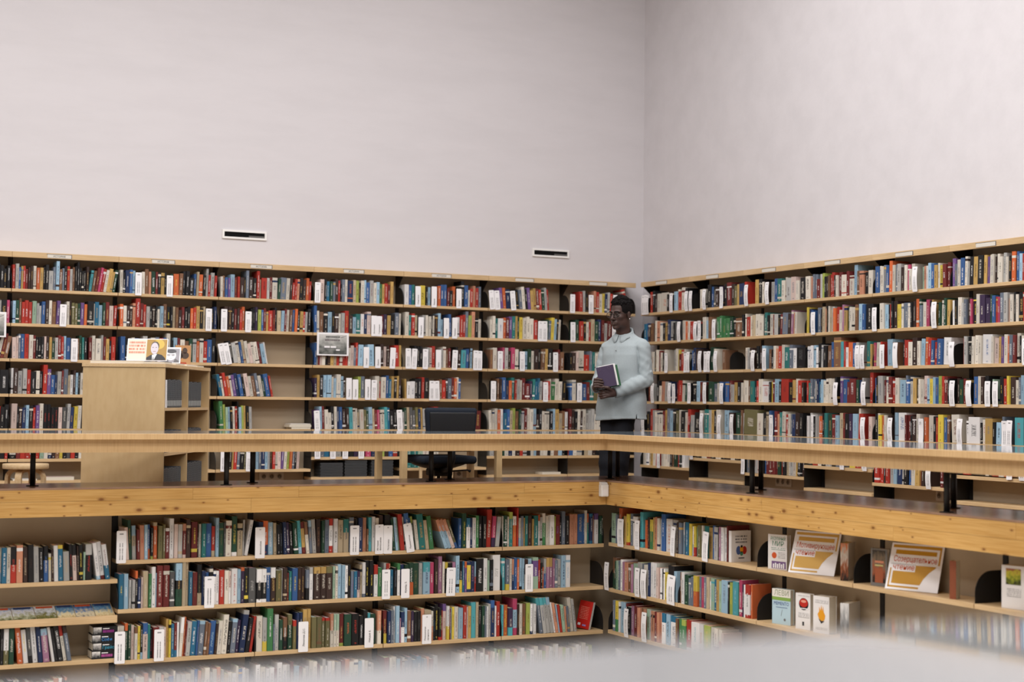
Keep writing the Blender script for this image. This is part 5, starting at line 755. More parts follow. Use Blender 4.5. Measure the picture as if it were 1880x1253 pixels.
GN = {'g1': 'top', 'g2': 'second', 'g3': 'third', 'g4': 'fourth', 'g5': 'fifth', 'g6': 'sixth', 'p1': 'top', 'p2': 'second', 'p3': 'third'}
cc = {}
for (bank, row, z, u, w_, h, s, tx) in allcards:
    k = (bank, row); cc[k] = cc.get(k, 0) + 1
    hang = 0.017; y = -0.0075
    if bank in 'LR': w_ = 0.056
    r = random.Random(int(u*1000))
    bend = {'L': 0.001, 'l': 0.001, 'R': r.choice([0.004, 0.008, -0.004, 0.01]), 'r': r.choice([0.004, 0.007])}[bank]
    tx = tx.replace('_', ' ').split('/')
    blank = tx[0] == '~'
    me = card_mesh(w_, h, -abs(bend) if bank == 'L' else -bend)
    me.materials.append(M_cardtext if blank else M_card)
    o = link('divider_card', me); 
    if bank in 'R': y = -0.011 - 0.0035*(cc[k] % 2)
    if bank in 'L': y = -0.0065 - 0.0028*(cc[k] % 2)
    if bank in 'lr': y = -0.0075 - 0.0028*(cc[k] % 2)
    o.matrix_world = BANK[bank] @ Matrix.Translation((u, y, z - hang)) @ Matrix.Rotation(math.atan(s), 4, 'Y')
    where = {'L': 'gallery shelf of the back wall', 'R': 'gallery shelf of the right wall', 'l': 'left pit shelf', 'r': 'right pit shelf'}[bank]
    tag(o, 'white divider card, %s from the left on the %s %s' % (ordinal(cc[k]), GN[row], where), 'divider card', 'white divider cards on the %s %s' % (GN[row], where))
    if not blank:
        if len(tx) == 1 and len(tx[0]) <= 1:
            text(tx[0], 0.03, Matrix.Translation((w_*0.5, -0.0012-abs(bend), h*0.76)) @ frame((0, 0, 0), (1, 0, 0), (0, 0, 1)), M_ink, o)
        else:
            big = tx[0][-1] == '.'
            L_ = max(len(x) for x in tx); sz = 0.019 if big else 0.0165
            if bank in 'LR': sz = 0.019
            for i, x in enumerate(tx):
                px_ = w_*(0.64 if len(tx) == 1 else (0.4 + 0.32*i))
                zz = h*0.12 if not big else h*0.18
                text(x, sz, Matrix.Translation((px_, -0.0012-abs(bend), zz)) @ frame((0, 0, 0), (0, 0, 1), (-1, 0, 0)), M_ink, o, align='LEFT')
            if bank == 'l' and not big:
                text('№', 0.011, Matrix.Translation((w_*0.5, -0.0012-abs(bend), h*0.9)) @ frame((0, 0, 0), (1, 0, 0), (0, 0, 1)), M_ink, o)
# free standing bookend
t = MB().prism(bracket_shape(0.19, 0.17, False, 0.085)[:-1] + [(0.15, 0.155), (0.185, 0.11)], 'x', 0, 0.003).build('bookend', M_black)
bank_obj(t, 'R', 1.68, 1.3+0.001); tag(t, 'black rounded metal bookend on the third gallery shelf of the right wall', 'bookend')

# ---------------------------------------------------------------- displayed books and signs on the right pit shelves
RZ1, RZ2 = P1+0.013, -0.36
def plate(x0, x1, z0, z1, m, parent, name, y=-0.0006, th=0.0004):
    return MB().box(x0, x1, y-th, y, z0, z1).build(name, m, parent)
def facebook(u, z, wd, h, th, rot, label, cover, y=0.02, pages=True, name='book', lean=0.0):
    """a book shown cover first: child cover, page block; origin lower left corner of the cover"""
    t = empty(name); t.matrix_world = BANK['r'] @ Matrix.Translation((u, y, z+0.0006)) @ Matrix.Rotation(math.radians(rot), 4, 'Z') @ Matrix.Rotation(-lean, 4, 'X')
    tag(t, label, 'book', 'books displayed cover first in the pit')
    c = MB(); c.box(0, wd, 0, 0.002, 0, h); c.box(0, 0.002, 0.002, th, 0, h); c.box(0, wd, th-0.002, th, 0, h)
    cv = c.build('cover', cover, t)
    MB().box(0.0025, wd-0.003, 0.0025, th-0.0025, 0.002, h-0.002).build('page_block', M_page, t)
    return t, cv
def spinebook(u, z, wd, h, d, rot, label, cover, side, y=0.02):
    t = empty('book'); t.matrix_world = BANK['r'] @ Matrix.Translation((u, y, z+0.0006)) @ Matrix.Rotation(math.radians(rot), 4, 'Z')
    tag(t, label, 'book', 'books displayed cover first in the pit')
    MB().box(0, wd, 0, 0.002, 0, h).build('spine', cover, t)
    MB().box(0, 0.002, 0.002, d, 0, h).box(wd-0.002, wd, 0.002, d, 0, h).build('boards', side, t)
    MB().box(0.0025, wd-0.0025, 0.0025, d-0.003, 0.003, h-0.003).build('page_block', M_page, t)
    return t
WHITEC = mat('white_cover', srgb(226, 222, 220), 0.4); GREEN_I = mat('green_ink', srgb(70, 130, 100), 0.6); PURPLE_I = mat('violet_ink', srgb(116, 88, 132), 0.6)
BLUE_I = mat('blue_ink', srgb(70, 88, 140), 0.6); RED_I = mat('red_ink', srgb(180, 40, 30), 0.5); FLAME = mat('amber_ink', srgb(220, 150, 30), 0.5); GREY_LINES = lines_mat('fine_print', srgb(226, 222, 220), srgb(96, 94, 96), 5, 0.45)
def disc(cx, cz, rx, rz_, m, parent, name, y=-0.0006, n=20):
    return MB().prism([(cx+rx*math.cos(2*math.pi*k/n), cz+rz_*math.sin(2*math.pi*k/n)) for k in range(n)], 'y', y-0.0004, y).build(name, m, parent)
FX = lambda x, z, y=-0.0012: Matrix.Translation((x, y, z)) @ frame((0, 0, 0), (1, 0, 0), (0, 0, 1))
# book with round emblem, last of the first run
u_ = 5.402
t = empty('book'); t.matrix_world = BANK['r'] @ Matrix.Translation((u_+0.031, 0.012, RZ1+0.0006)) @ Matrix.Rotation(math.pi/2, 4, 'Z')
# after the turn local x runs into the shelf, local -y looks along the bank to the viewer
tag(t, 'white book with a round coloured emblem ending the first run, top right pit shelf', 'book', 'books displayed cover first in the pit')
c = MB(); c.box(0, 0.15, 0, 0.0018, 0, 0.2); c.box(0, 0.0018, 0.0018, 0.03, 0, 0.2); c.box(0, 0.15, 0.0282, 0.03, 0, 0.2); cv = c.build('cover', WHITEC, t)
MB().box(0.002, 0.147, 0.002, 0.028, 0.002, 0.197).build('page_block', M_page, t)
plate(0.03, 0.12, 0.122, 0.178, lines_mat('cover_title_lines', srgb(226, 222, 220), srgb(60, 60, 70), 3, 0.55), cv, 'title')
disc(0.055, 0.075, 0.018, 0.028, BLUE_I, cv, 'emblem'); disc(0.1, 0.075, 0.018, 0.026, RED_I, cv, 'emblem'); disc(0.078, 0.082, 0.013, 0.022, FLAME, cv, 'emblem', -0.0011); disc(0.078, 0.054, 0.012, 0.014, GREEN_I, cv, 'emblem', -0.0011); disc(0.078, 0.1, 0.008, 0.008, M_ink, cv, 'emblem', -0.0016)
plate(0.055, 0.1, 0.022, 0.03, M_inkgrey, cv, 'publisher_line')
# РАЗУМНЫЙ МИР
t, cv = facebook(5.815, RZ1, 0.15, 0.213, 0.035, 13, 'white book titled РАЗУМНЫЙ МИР left of the first orange sign', WHITEC)
text('РАЗУМНЫЙ', 0.03, FX(0.08, 0.178), GREEN_I, cv, squash=0.115); text('МИР', 0.042, FX(0.08, 0.143), GREEN_I, cv)
plate(0.025, 0.138, 0.118, 0.138, lines_mat('green_small_print', srgb(226, 222, 220), srgb(90, 130, 115), 2, 0.5), cv, 'subtitle')
disc(0.05, 0.085, 0.019, 0.019, M_orange, cv, 'badge'); plate(0.08, 0.138, 0.07, 0.11, GREY_LINES, cv, 'small_print')
plate(0.03, 0.142, 0.006, 0.05, PURPLE_I, cv, 'picture'); 
for i in range(6): plate(0.04+i*0.016, 0.05+i*0.016, 0.008, 0.034+0.006*(i % 2), M_card, cv, 'pillar', -0.0011)
# the two sign boards
OCHRE = mat('ochre_print', srgb(206, 164, 84), 0.45); OCHRE2 = mat('deep_ochre_print', srgb(192, 142, 40), 0.45)
def sign(u, word1, word2, label, oc):
    t = empty('sign_board'); t.matrix_world = BANK['r'] @ Matrix.Translation((u, 0.0, RZ1+0.0025)) @ Matrix.Rotation(math.radians(20), 4, 'Z') @ Matrix.Rotation(math.radians(-19), 4, 'X')
    tag(t, label, 'sign', 'orange reading signs in the pit')
    W_, H_ = 0.318, 0.262
    bd = MB().box(0, W_, 0, 0.004, 0, H_).build('board', M_card, t)
    MB().prism([(0.004, 0.0), (0.008, 0.0), (0.12, -0.002), (0.116, -0.004)], 'x', W_*0.35, W_*0.65).build('foot', M_card, t)
    fr = lambda a, b, c, d, nm='ochre_panel', m=oc, y=-0.0005: plate(a, b, c, d, m, bd, nm, y)
    fr(0.012, 0.306, 0.236, 0.252); fr(0.024, 0.03, 0.0, 0.0) if False else None
    fr(0.012, 0.02, 0.012, 0.12); fr(0.012, 0.2, 0.012, 0.022); fr(0.296, 0.306, 0.15, 0.236)
    fr(0.032, 0.28, 0.2, 0.224)
    # big panel with the slanted white flap
    MB().prism([(0.032, 0.034), (0.205, 0.034), (0.222, 0.07), (0.25, 0.105), (0.285, 0.135), (0.285, 0.142), (0.165, 0.142), (0.165, 0.104), (0.032, 0.104)], 'y', -0.0009, -0.0005).build('ochre_panel', oc, bd)
    plate(0.012, 0.165, 0.143, 0.1445, M_inkgrey, bd, 'rule')
    text(word1, 0.046, Matrix.Translation((0.024, -0.0012, 0.158)) @ frame((0, 0, 0), (1, 0, 0), (0, 0, 1)), M_orange, bd, align='LEFT', squash=0.262)
    text(word2, 0.046, Matrix.Translation((0.026, -0.0012, 0.113)) @ frame((0, 0, 0), (1, 0, 0), (0, 0, 1)), M_orange, bd, align='LEFT', squash=0.13)
    return t
sign(6.045, 'Мотивирующее', 'чтение', 'white and ochre sign board reading Мотивирующее чтение, the left one of two', OCHRE)
sign(6.925, 'Созерцательное', 'чтение', 'white and ochre sign board reading Созерцательное чтение, the right one of two', OCHRE2)
COLL = picture_mat('collage_cover', [srgb(40, 34, 32), srgb(150, 84, 50), srgb(190, 180, 165), srgb(210, 120, 70)], 5)
spinebook(6.515, RZ1, 0.046, 0.215, 0.17, 38, 'book with orange and white spine between the first sign and black bracket', COLL, WHITEC)
t, cv = facebook(6.77, RZ1, 0.112, 0.21, 0.03, 13, 'dark picture book left of the second orange sign', mat('grey_cover', srgb(120, 116, 112), 0.4), y=0.03)
plate(0.012, 0.1, 0.02, 0.2, picture_mat('market_picture', [srgb(40, 34, 30), srgb(150, 80, 50), srgb(120, 104, 84), srgb(60, 56, 52)], 4), cv, 'picture')
plate(0.03, 0.085, 0.02, 0.1, mat('rust_print', srgb(158, 86, 56), 0.5), cv, 'picture', -0.0011); plate(0.03, 0.09, 0.13, 0.142, mat('salmon_print', srgb(200, 130, 100)), cv, 'picture', -0.0011); plate(0.03, 0.085, 0.112, 0.12, mat('pale_yellow_print', srgb(190, 180, 120)), cv, 'picture', -0.0011)
spinebook(7.415, RZ1, 0.036, 0.2, 0.05, 22, 'thin rust brown book standing alone right of the second sign', mat('rust_cover', srgb(140, 78, 52), 0.4), mat('cream_cover', srgb(208, 200, 180)))
t, cv = facebook(7.79, RZ1, 0.15, 0.215, 0.06, 13, 'thick white book with a green picture at the right end of the shelf', WHITEC)
plate(0.025, 0.11, 0.12, 0.2, picture_mat('garden_picture', [srgb(40, 40, 20), srgb(130, 140, 40), srgb(190, 180, 60), srgb(150, 80, 60)], 5), cv, 'picture'); plate(0.03, 0.11, 0.06, 0.105, GREY_LINES, cv, 'title')
# second shelf
t, cv = facebook(5.86, RZ2, 0.145, 0.213, 0.035, 13, 'pale blue book titled MEMENTO on the second right pit shelf', mat('pale_blue_cover', srgb(176, 200, 210), 0.4))
plate(0.0, 0.145, 0.165, 0.213, mat('ivory_print', srgb(222, 216, 206)), cv, 'title_panel'); plate(0.0, 0.145, 0.145, 0.165, mat('grass_print', srgb(128, 160, 76)), cv, 'grass_strip')
text('ЛЕВИ', 0.044, FX(0.074, 0.175), mat('olive_ink', srgb(120, 132, 100)), cv, squash=0.112); text('MEMENTO', 0.03, FX(0.073, 0.116), BLUE_I, cv, squash=0.118)
plate(0.03, 0.12, 0.1, 0.105, mat('faint_blue_print', srgb(120, 140, 165)), cv, 'small_print'); MB().prism([(0.07, 0.05), (0.072, 0.05), (0.082, 0.09), (0.08, 0.09)], 'y', -0.001, -0.0006).build('pen_line', M_inkgrey, cv); disc(0.1, 0.03, 0.008, 0.008, M_inkgrey, cv, 'emblem')
t, cv = facebook(6.095, RZ2, 0.112, 0.212, 0.035, 13, 'white book with a red and black ball on its cover', WHITEC)
disc(0.062, 0.15, 0.036, 0.036, M_ink, cv, 'ball_picture'); disc(0.062, 0.157, 0.032, 0.026, RED_I, cv, 'ball_picture', -0.0011); disc(0.062, 0.166, 0.02, 0.008, mat('pink_print', srgb(220, 150, 130)), cv, 'ball_picture', -0.0016); plate(0.04, 0.1, 0.121, 0.126, M_card, cv, 'ball_picture', -0.0016)
plate(0.02, 0.105, 0.07, 0.1, GREY_LINES, cv, 'title'); plate(0.052, 0.066, 0.022, 0.045, M_ink, cv, 'emblem'); plate(0.02, 0.105, 0.195, 0.203, GREY_LINES, cv, 'author_line')
t, cv = facebook(6.265, RZ2, 0.118, 0.215, 0.07, 13, 'thick white book with a burning orange hand on its cover', WHITEC)
MB().prism([(0.04, 0.09), (0.06, 0.065), (0.085, 0.08), (0.09, 0.105), (0.078, 0.125), (0.074, 0.16), (0.068, 0.13), (0.06, 0.165), (0.055, 0.13), (0.045, 0.155), (0.044, 0.125), (0.033, 0.11)], 'y', -0.0011, -0.0007).build('flame_picture', FLAME, cv)
MB().prism([(0.04, 0.085), (0.06, 0.056), (0.084, 0.072), (0.06, 0.072)], 'y', -0.0016, -0.0012).build('flame_picture', M_ink, cv)
plate(0.015, 0.11, 0.175, 0.195, GREY_LINES, cv, 'title'); plate(0.02, 0.105, 0.02, 0.035, GREY_LINES, cv, 'publisher_line')
spinebook(6.515, RZ2, 0.052, 0.2, 0.18, 30, 'grey patterned book with spread white pages at the end of the second right shelf', picture_mat('grey_swirl', [srgb(60, 60, 62), srgb(150, 150, 150), srgb(210, 208, 206)], 4), mat('pale_grey_cover', srgb(196, 192, 186)))
# red booklet leaning in the inner corner
t = empty('book'); t.matrix_world = BANK['l'] @ Matrix.Translation((-2.748, 0.125, P3+0.0145)) @ Matrix.Rotation(math.radians(12), 4, 'Y') @ Matrix.Rotation(math.radians(-58), 4, 'Z')
tag(t, 'red book with small white print leaning in the inner corner of the pit', 'book')
c = MB(); c.box(0, 0.108, 0, 0.002, 0, 0.2); cv = c.build('cover', mat('red_cover', srgb(182, 36, 28), 0.4), t)
MB().box(0.104, 0.108, 0.002, 0.03, 0, 0.2).build('spine', M_card, t); MB().box(0.001, 0.1035, 0.0025, 0.028, 0.001, 0.199).build('page_block', M_page, t)
plate(0.015, 0.085, 0.07, 0.165, lines_mat('pink_small_print', srgb(182, 36, 28), srgb(216, 140, 120), 8, 0.4), cv, 'small_print'); plate(0.012, 0.034, 0.02, 0.038, M_card, cv, 'barcode'); plate(0.05, 0.08, 0.018, 0.03, mat('lilac_print', srgb(150, 130, 190)), cv, 'logo')
# four thick books lying in a stack
tops = [('МИЛА', srgb(150, 60, 140)), ('Софи', srgb(60, 140, 210)), ('Грейс', srgb(60, 160, 190)), ('Анна', srgb(190, 90, 160))]
zz = -0.652
PHOTO = picture_mat('bw_portrait', [srgb(40, 40, 42), srgb(150, 148, 146), srgb(224, 220, 216)], 3)
for i in range(4):
    k = 3 - i; hh = 0.05
    t = empty('book'); t.matrix_world = BANK['l'] @ Matrix.Translation((-6.252 + 0.006*(i % 2), 0.004, zz + 0.0006))
    tag(t, 'thick black spined book lying flat, %s in the stack of four' % ['bottom one', 'second from bottom', 'second from top', 'top one'][i], 'book', 'four thick books lying in a stack')
    s_ = MB().box(0, 0.15, 0, 0.004, 0, hh-0.001).build('spine', M_plastic, t)
    MB().box(0, 0.15, 0.004, 0.13, 0.0, 0.002).box(0, 0.15, 0.004, 0.13, hh-0.003, hh-0.001).build('boards', M_plastic, t)
    MB().box(0.002, 0.148, 0.0045, 0.128, 0.0025, hh-0.0035).build('page_block', M_page, t)
    plate(0.002, 0.052, 0.003, hh-0.004, PHOTO, s_, 'photo')
    plate(0.06, 0.1, hh-0.016, hh-0.011, M_card, s_, 'author_line')
    cm = mat('title_ink', tops[k][1], 0.5)
    if tops[k][0] in ('Софи', 'Грейс'): text(tops[k][0], 0.026, FX(0.058, 0.011, -0.0008), cm, s_, align='LEFT')
    else: plate(0.058, 0.128, 0.012, 0.03, lines_mat('title_smear', srgb(26, 26, 28), tops[k][1], 1, 0.9), s_, 'title')
    zz += hh

# ---------------------------------------------------------------- flat things on the gallery shelves
def flat(bank, u, z, wd, d, th, m, label, name, cat, group, y=0.01, edge=None):
    t = empty(name); t.matrix_world = BANK[bank] @ Matrix.Translation((u, y, z + 0.0005)); tag(t, label, cat, group)
    MB().box(0, wd, 0, d, 0, 0.0012).box(0, wd, 0, d, th-0.0012, th).build('cover', m, t)
    MB().box(0.001, wd-0.001, 0.0006, d-0.001, 0.0014, th-0.0014).build('page_block', edge or M_page, t)
for i, (x0_, n_, nm) in enumerate(((-3.385, 9, 'left'), (-3.145, 11, 'middle'), (-2.88, 11, 'right'))):
    for k in range(n_):
        flat('L', x0_ + (0.004 if k % 2 else 0), bot6 + k*0.0148, 0.222, 0.17, 0.0138, M_plastic, 'flat black disc case, %s from bottom in the %s pile, lowest back shelf' % (ordinal(k+1), nm), 'disc_case', 'disc case', 'black disc cases piled on the lowest shelf', edge=mat('clear_case_edge', srgb(70, 72, 74), 0.3))
for k, (dx, wd, th, col) in enumerate(((0.02, 0.2, 0.018, 'N'), (0.0, 0.23, 0.022, 'e'), (0.01, 0.21, 0.01, 'w'))):
    zz = 0.705 + [0, 0.0185, 0.041][k]
    flat('L', -3.69 + dx, zz, wd*0.93, 0.16, th, mat('flat_cover', lin(col), 0.5), ['dark brown book at the bottom of the small flat pile left of the black upright', 'cream book in the middle of the small flat pile', 'thin white booklet on top of the small flat pile'][k], 'book', 'book', 'small flat pile on the fifth shelf')
for k, (u, wd, th, col, lab) in enumerate(((-6.13, 0.2, 0.014, 'w', 'white magazine lying on the lowest shelf behind the round stool'), (-5.86, 0.24, 0.03, 'p', 'pink book lying flat on the lowest shelf right of the round stool'))):
    flat('L', u, bot6, wd, 0.2, th, mat('flat_cover', lin(col), 0.5), lab, 'book', 'book', None)
flat('L', -1.06, bot6, 0.21, 0.15, 0.022, mat('flat_cover', lin('e'), 0.5), 'cream book lying alone on the lowest shelf right of the chair', 'book', 'book', None)
flat('R', 2.56, 0.705, 0.1, 0.15, 0.018, mat('flat_cover', lin('e'), 0.5), 'small cream book lying flat on the fifth shelf of the right wall', 'book', 'book', None)

# pictures clipped to the gallery shelves
POST = picture_mat('grey_photo_print', [srgb(70, 74, 72), srgb(130, 132, 128), srgb(176, 176, 172), srgb(206, 204, 200)], 5)
for (a, b, zt, zb, lab) in ((-3.447, -3.135, 1.603, 1.39, 'white framed grey photo poster hanging on the third back shelf'), (-6.5, -6.218, 1.69, 1.478, 'white poster at the far left edge hanging on the second back shelf')):
    t = empty('poster', (a, -0.022, zb)); tag(t, lab, 'poster')
    W_, H_ = b-a, zt-zb
    bd = MB().box(0, W_, 0, 0.003, 0, H_).build('sheet', M_card, t)
    MB().box(W_*0.4, W_*0.6, 0.003, 0.021, H_-0.03, H_-0.02).build('clip', M_plastic, t)
    plate(W_*0.06, W_*0.94, H_*0.06, H_*0.92, POST, bd, 'photo')
    plate(W_*0.27, W_*0.72, H_*0.78, H_*0.86, lines_mat('dark_caption', srgb(176, 176, 172), srgb(40, 40, 40), 1, 0.9), bd, 'caption', -0.0011); plate(W_*0.24, W_*0.72, H_*0.64, H_*0.72, lines_mat('grey_caption', srgb(170, 170, 166), srgb(80, 60, 70), 1, 0.9), bd, 'caption', -0.0011)
    for q in (0.3, 0.5): plate(W_*(q-0.07), W_*(q+0.1), H_*0.34, H_*0.42, M_card, bd, 'table_picture', -0.0011); plate(W_*(q-0.1), W_*(q+0.14), H_*0.3, H_*0.33, M_inkgrey, bd, 'table_picture', -0.0011)
    plate(W_*0.6, W_*0.72, H_*0.22, H_*0.28, M_card, bd, 'table_picture', -0.0011)
    MB().prism([(W_*0.74, H_*0.8), (W_*0.92, H_*0.88), (W_*0.92, H_*0.86), (W_*0.74, H_*0.77)], 'y', -0.0014, -0.0011).build('roof_line', M_inkgrey, bd)

# sockets on the walls
def socket(M, n_, label):
    t = empty('power_socket'); t.matrix_world = M; tag(t, label, 'power socket')
    MB().box(0, 0.075*n_ + 0.01, -0.012, 0, 0, 0.08).build('plate', M_socket, t, 0.003)
    for i in range(n_):
        c_ = 0.0425 + 0.075*i
        MB().tube([(c_, -0.0125, 0.04), (c_, -0.0165, 0.04)], 0.027, 20).build('socket_ring', M_socket, t)
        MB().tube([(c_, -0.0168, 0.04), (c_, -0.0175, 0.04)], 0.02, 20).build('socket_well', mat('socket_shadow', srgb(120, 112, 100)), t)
        for s_ in (-1, 1): MB().tube([(c_+s_*0.009, -0.0178, 0.04), (c_+s_*0.009, -0.0184, 0.04)], 0.003, 8).build('pin_hole', M_dark, t)
socket(Matrix.Translation((-3.91, WY-0.016, 0.224)), 3, 'triple wall socket low on the back wall under the fourth bookcase')
socket(Matrix.Translation((-1.93, WY-0.016, 0.228)), 1, 'single wall socket low on the back wall behind the chair')
socket(BANK['R'] @ Matrix.Translation((2.14, WX-0.016, 0.245)), 3, 'triple wall socket low on the right wall')
socket(BANK['R'] @ Matrix.Translation((4.24, WX-0.016, 0.24)), 1, 'single wall socket low on the right wall')

# ---------------------------------------------------------------- disc cabinet
PN = Vector((-5.672, -3.225, 0)); RC = math.radians(61.5)
CM = Matrix.Translation(PN) @ Matrix.Rotation(RC, 4, 'Z')
t = empty('disc_cabinet'); t.matrix_world = CM; tag(t, 'tall birch plywood cabinet with open bays of grey disc boxes', 'cabinet')
LX, DY, HZ = 1.36, 0.56, 1.186
MB().box(0, 0.022, 0, DY, 0, HZ).build('side_panel', M_birch_z, t, 0.0015)
MB().box(LX-0.022, LX, 0, DY, 0, HZ).build('side_panel', M_birch_z, t, 0.0015)
MB().box(0.669, 0.691, 0.001, DY, 0.05, HZ).build('divider', M_birch_z, t)
MB().box(-0.006, LX+0.006, -0.006, DY+0.006, HZ, HZ+0.024).build('top_board', M_birch_x, t, 0.0015)
MB().box(0.022, LX-0.022, 0.27, 0.285, 0.05, HZ).build('back_panel', M_birch_z, t)
MB().box(0.022, LX-0.022, 0.02, DY-0.02, 0, 0.05).build('plinth', M_birch_x, t)
for z in (0.295, 0.603, 0.911):
    for (a, b) in ((0.022, 0.669), (0.691, LX-0.022)): MB().box(a+0.001, b-0.001, 0.002, DY-0.002, z-0.02, z).build('shelf', M_birch_x, t)
M_case = mat('slate_disc_box', srgb(66, 70, 74), 0.35, 0.4); M_caselab = mat('pale_spine_label', srgb(150, 152, 150), 0.5); M_caset = lines_mat('box_spine_print', srgb(66, 70, 74), srgb(124, 128, 130), 9, 0.5)
def cases(z, xa, n_, stp, h, lab, row, dep=0.14, lean=0.0):
    for k in range(n_):
        o = empty('disc_box'); hk = h + 0.003*((k*7) % 3 - 1)
        o.matrix_world = CM @ Matrix.Translation((xa + k*stp, 0.012, z + 0.0006)) @ Matrix.Rotation(lean*k/max(1, n_-1), 4, 'Y')
        tag(o, 'slate grey disc box, %s from the left in the %s' % (ordinal(k+1), lab), 'disc box', 'disc boxes in the ' + lab)
        MB().box(0, stp-0.0035, 0, dep, 0, hk).build('case', M_case, o, 0.001)
        MB().box(0.004, stp-0.0075, -0.0006, 0, 0.012, 0.05).build('label_strip', M_caselab, o)
        MB().box(stp*0.2, stp*0.45, -0.0006, 0, 0.06, hk-0.01).build('title_strip', M_caset, o)
cases(0.911, 0.075, 10, 0.047, 0.193, 'upper left cabinet bay', 0, lean=-0.06)
cases(0.911, 0.70, 9, 0.049, 0.185, 'upper right cabinet bay', 0)
cases(0.603, 0.03, 11, 0.046, 0.152, 'middle left cabinet bay', 1)
cases(0.603, 0.70, 10, 0.046, 0.155, 'middle right cabinet bay', 1)
cases(0.295, 0.03, 11, 0.048, 0.2, 'lower left cabinet bay', 2)
cases(0.295, 0.70, 10, 0.05, 0.215, 'lower right cabinet bay', 2)
o = MB().box(0, 0.006, 0, 0.14, 0, 0.19).build('magazine', M_card); o.matrix_world = CM @ Matrix.Translation((0.052, -0.004, 0.9118)) @ Matrix.Rotation(-0.03, 4, 'Y'); tag(o, 'thin white magazine standing left of the grey boxes in the cabinet', 'magazine')
# things on the cabinet top
TZ = HZ + 0.0246
def on_top(x, y, z, rz=0.0, tilt=0.0):
    # local x runs to the viewer's right, local -y looks at the viewer
    return CM @ Matrix.Translation((x, y, z)) @ Matrix.Rotation(math.radians(-90+rz), 4, 'Z') @ Matrix.Rotation(math.radians(-tilt), 4, 'X')
def leaflet(M, wd, d, th, m, label, cat='magazine', name='magazine'):
    t = empty(name); t.matrix_world = M; tag(t, label, cat, 'papers lying on the cabinet')
    MB().box(0, wd, 0, d, th*0.15, th*0.85).build('page_block', M_page, t); MB().box(-0.001, wd+0.001, -0.001, d+0.001, 0, th*0.14).box(-0.001, wd+0.001, -0.001, d+0.001, th*0.86, th).build('cover', m, t)
leaflet(on_top(0.03, 0.52, TZ), 0.37, 0.2, 0.02, mat('pale_grey_cover', srgb(200, 196, 192)), 'pale magazine pile left on the cabinet top under the portrait card')
leaflet(on_top(0.02, 0.15, TZ), 0.14, 0.21, 0.014, mat('slate_cover', srgb(150, 148, 150)), 'grey booklet on the cabinet top front corner')
leaflet(on_top(0.34, 0.2, TZ), 0.19, 0.25, 0.012, mat('ivory_cover', srgb(205, 196, 184)), 'ivory magazine on the cabinet top under the small photo card')
leaflet(on_top(0.66, 0.14, TZ), 0.13, 0.28, 0.012, M_card, 'white leaflet sticking out past the edge of the cabinet top')
leaflet(on_top(1.0, 0.2, TZ), 0.19, 0.2, 0.012, mat('grey_green_cover', srgb(150, 146, 130)), 'grey green booklet at the back end of the cabinet top')
# portrait card
t = empty('portrait_card'); t.matrix_world = on_top(0.07, 0.285, TZ+0.021, 3, 16); tag(t, 'wide white card with orange lettering and a drawn portrait on the cabinet', 'card')
bd = MB().box(0, 0.275, 0, 0.004, 0, 0.158).build('sheet', M_card, t)
plate(0.005, 0.132, 0.004, 0.153, mat('cream_print', srgb(222, 212, 196)), bd, 'text_panel'); plate(0.012, 0.122, 0.052, 0.146, lines_mat('orange_title_lines', srgb(222, 212, 196), srgb(200, 112, 84), 4, 0.62), bd, 'title', -0.0011)
plate(0.133, 0.27, 0.004, 0.153, mat('ochre_portrait_ground', srgb(170, 136, 78)), bd, 'portrait_ground')
SKINP = mat('lilac_portrait_face', srgb(206, 196, 204)); HAIRP = mat('portrait_hair', srgb(96, 84, 78)); SUITP = mat('portrait_suit', srgb(58, 58, 62))
disc(0.215, 0.118, 0.038, 0.036, mat('yellow_portrait_glow', srgb(206, 176, 90)), bd, 'portrait', -0.0011)
MB().prism([(0.134, 0.005), (0.134, 0.022), (0.165, 0.042), (0.2, 0.052), (0.24, 0.042), (0.262, 0.02), (0.266, 0.005)], 'y', -0.0015, -0.0012).build('portrait', SUITP, bd)
MB().prism([(0.175, 0.005), (0.172, 0.042), (0.206, 0.05), (0.186, 0.005)], 'y', -0.002, -0.0016).build('portrait', M_card, bd); MB().prism([(0.178, 0.005), (0.181, 0.034), (0.186, 0.005)], 'y', -0.0024, -0.0021).build('portrait', SUITP, bd)
disc(0.19, 0.105, 0.028, 0.034, HAIRP, bd, 'portrait', -0.0017); disc(0.187, 0.088, 0.026, 0.042, SKINP, bd, 'portrait', -0.0021)
for q in (0.176, 0.198): plate(q-0.005, q+0.005, 0.094, 0.097, HAIRP, bd, 'portrait', -0.0025)
plate(0.178, 0.196, 0.066, 0.069, mat('portrait_lips', srgb(160, 120, 120)), bd, 'portrait', -0.0025)
# small photo card
t = empty('photo_card'); t.matrix_world = on_top(0.4, 0.155, TZ+0.0125, 4, 16); tag(t, 'square white card with a grey photo of a bespectacled face on the cabinet', 'card')
bd = MB().box(0, 0.158, 0, 0.004, 0, 0.118).build('sheet', M_card, t)
plate(0.018, 0.15, 0.006, 0.108, mat('grey_photo_ground', srgb(150, 148, 154)), bd, 'photo'); disc(0.09, 0.058, 0.036, 0.036, M_card, bd, 'photo', -0.0011); disc(0.094, 0.088, 0.034, 0.015, mat('photo_cap', srgb(84, 84, 88)), bd, 'photo', -0.0015)
GP = mat('pale_grey_print', srgb(168, 166, 170)); plate(0.062, 0.12, 0.0625, 0.0645, M_inkgrey, bd, 'photo', -0.0015); disc(0.075, 0.06, 0.011, 0.008, GP, bd, 'photo', -0.0015); disc(0.105, 0.06, 0.011, 0.008, GP, bd, 'photo', -0.0015); plate(0.08, 0.1, 0.034, 0.037, GP, bd, 'photo', -0.0015)
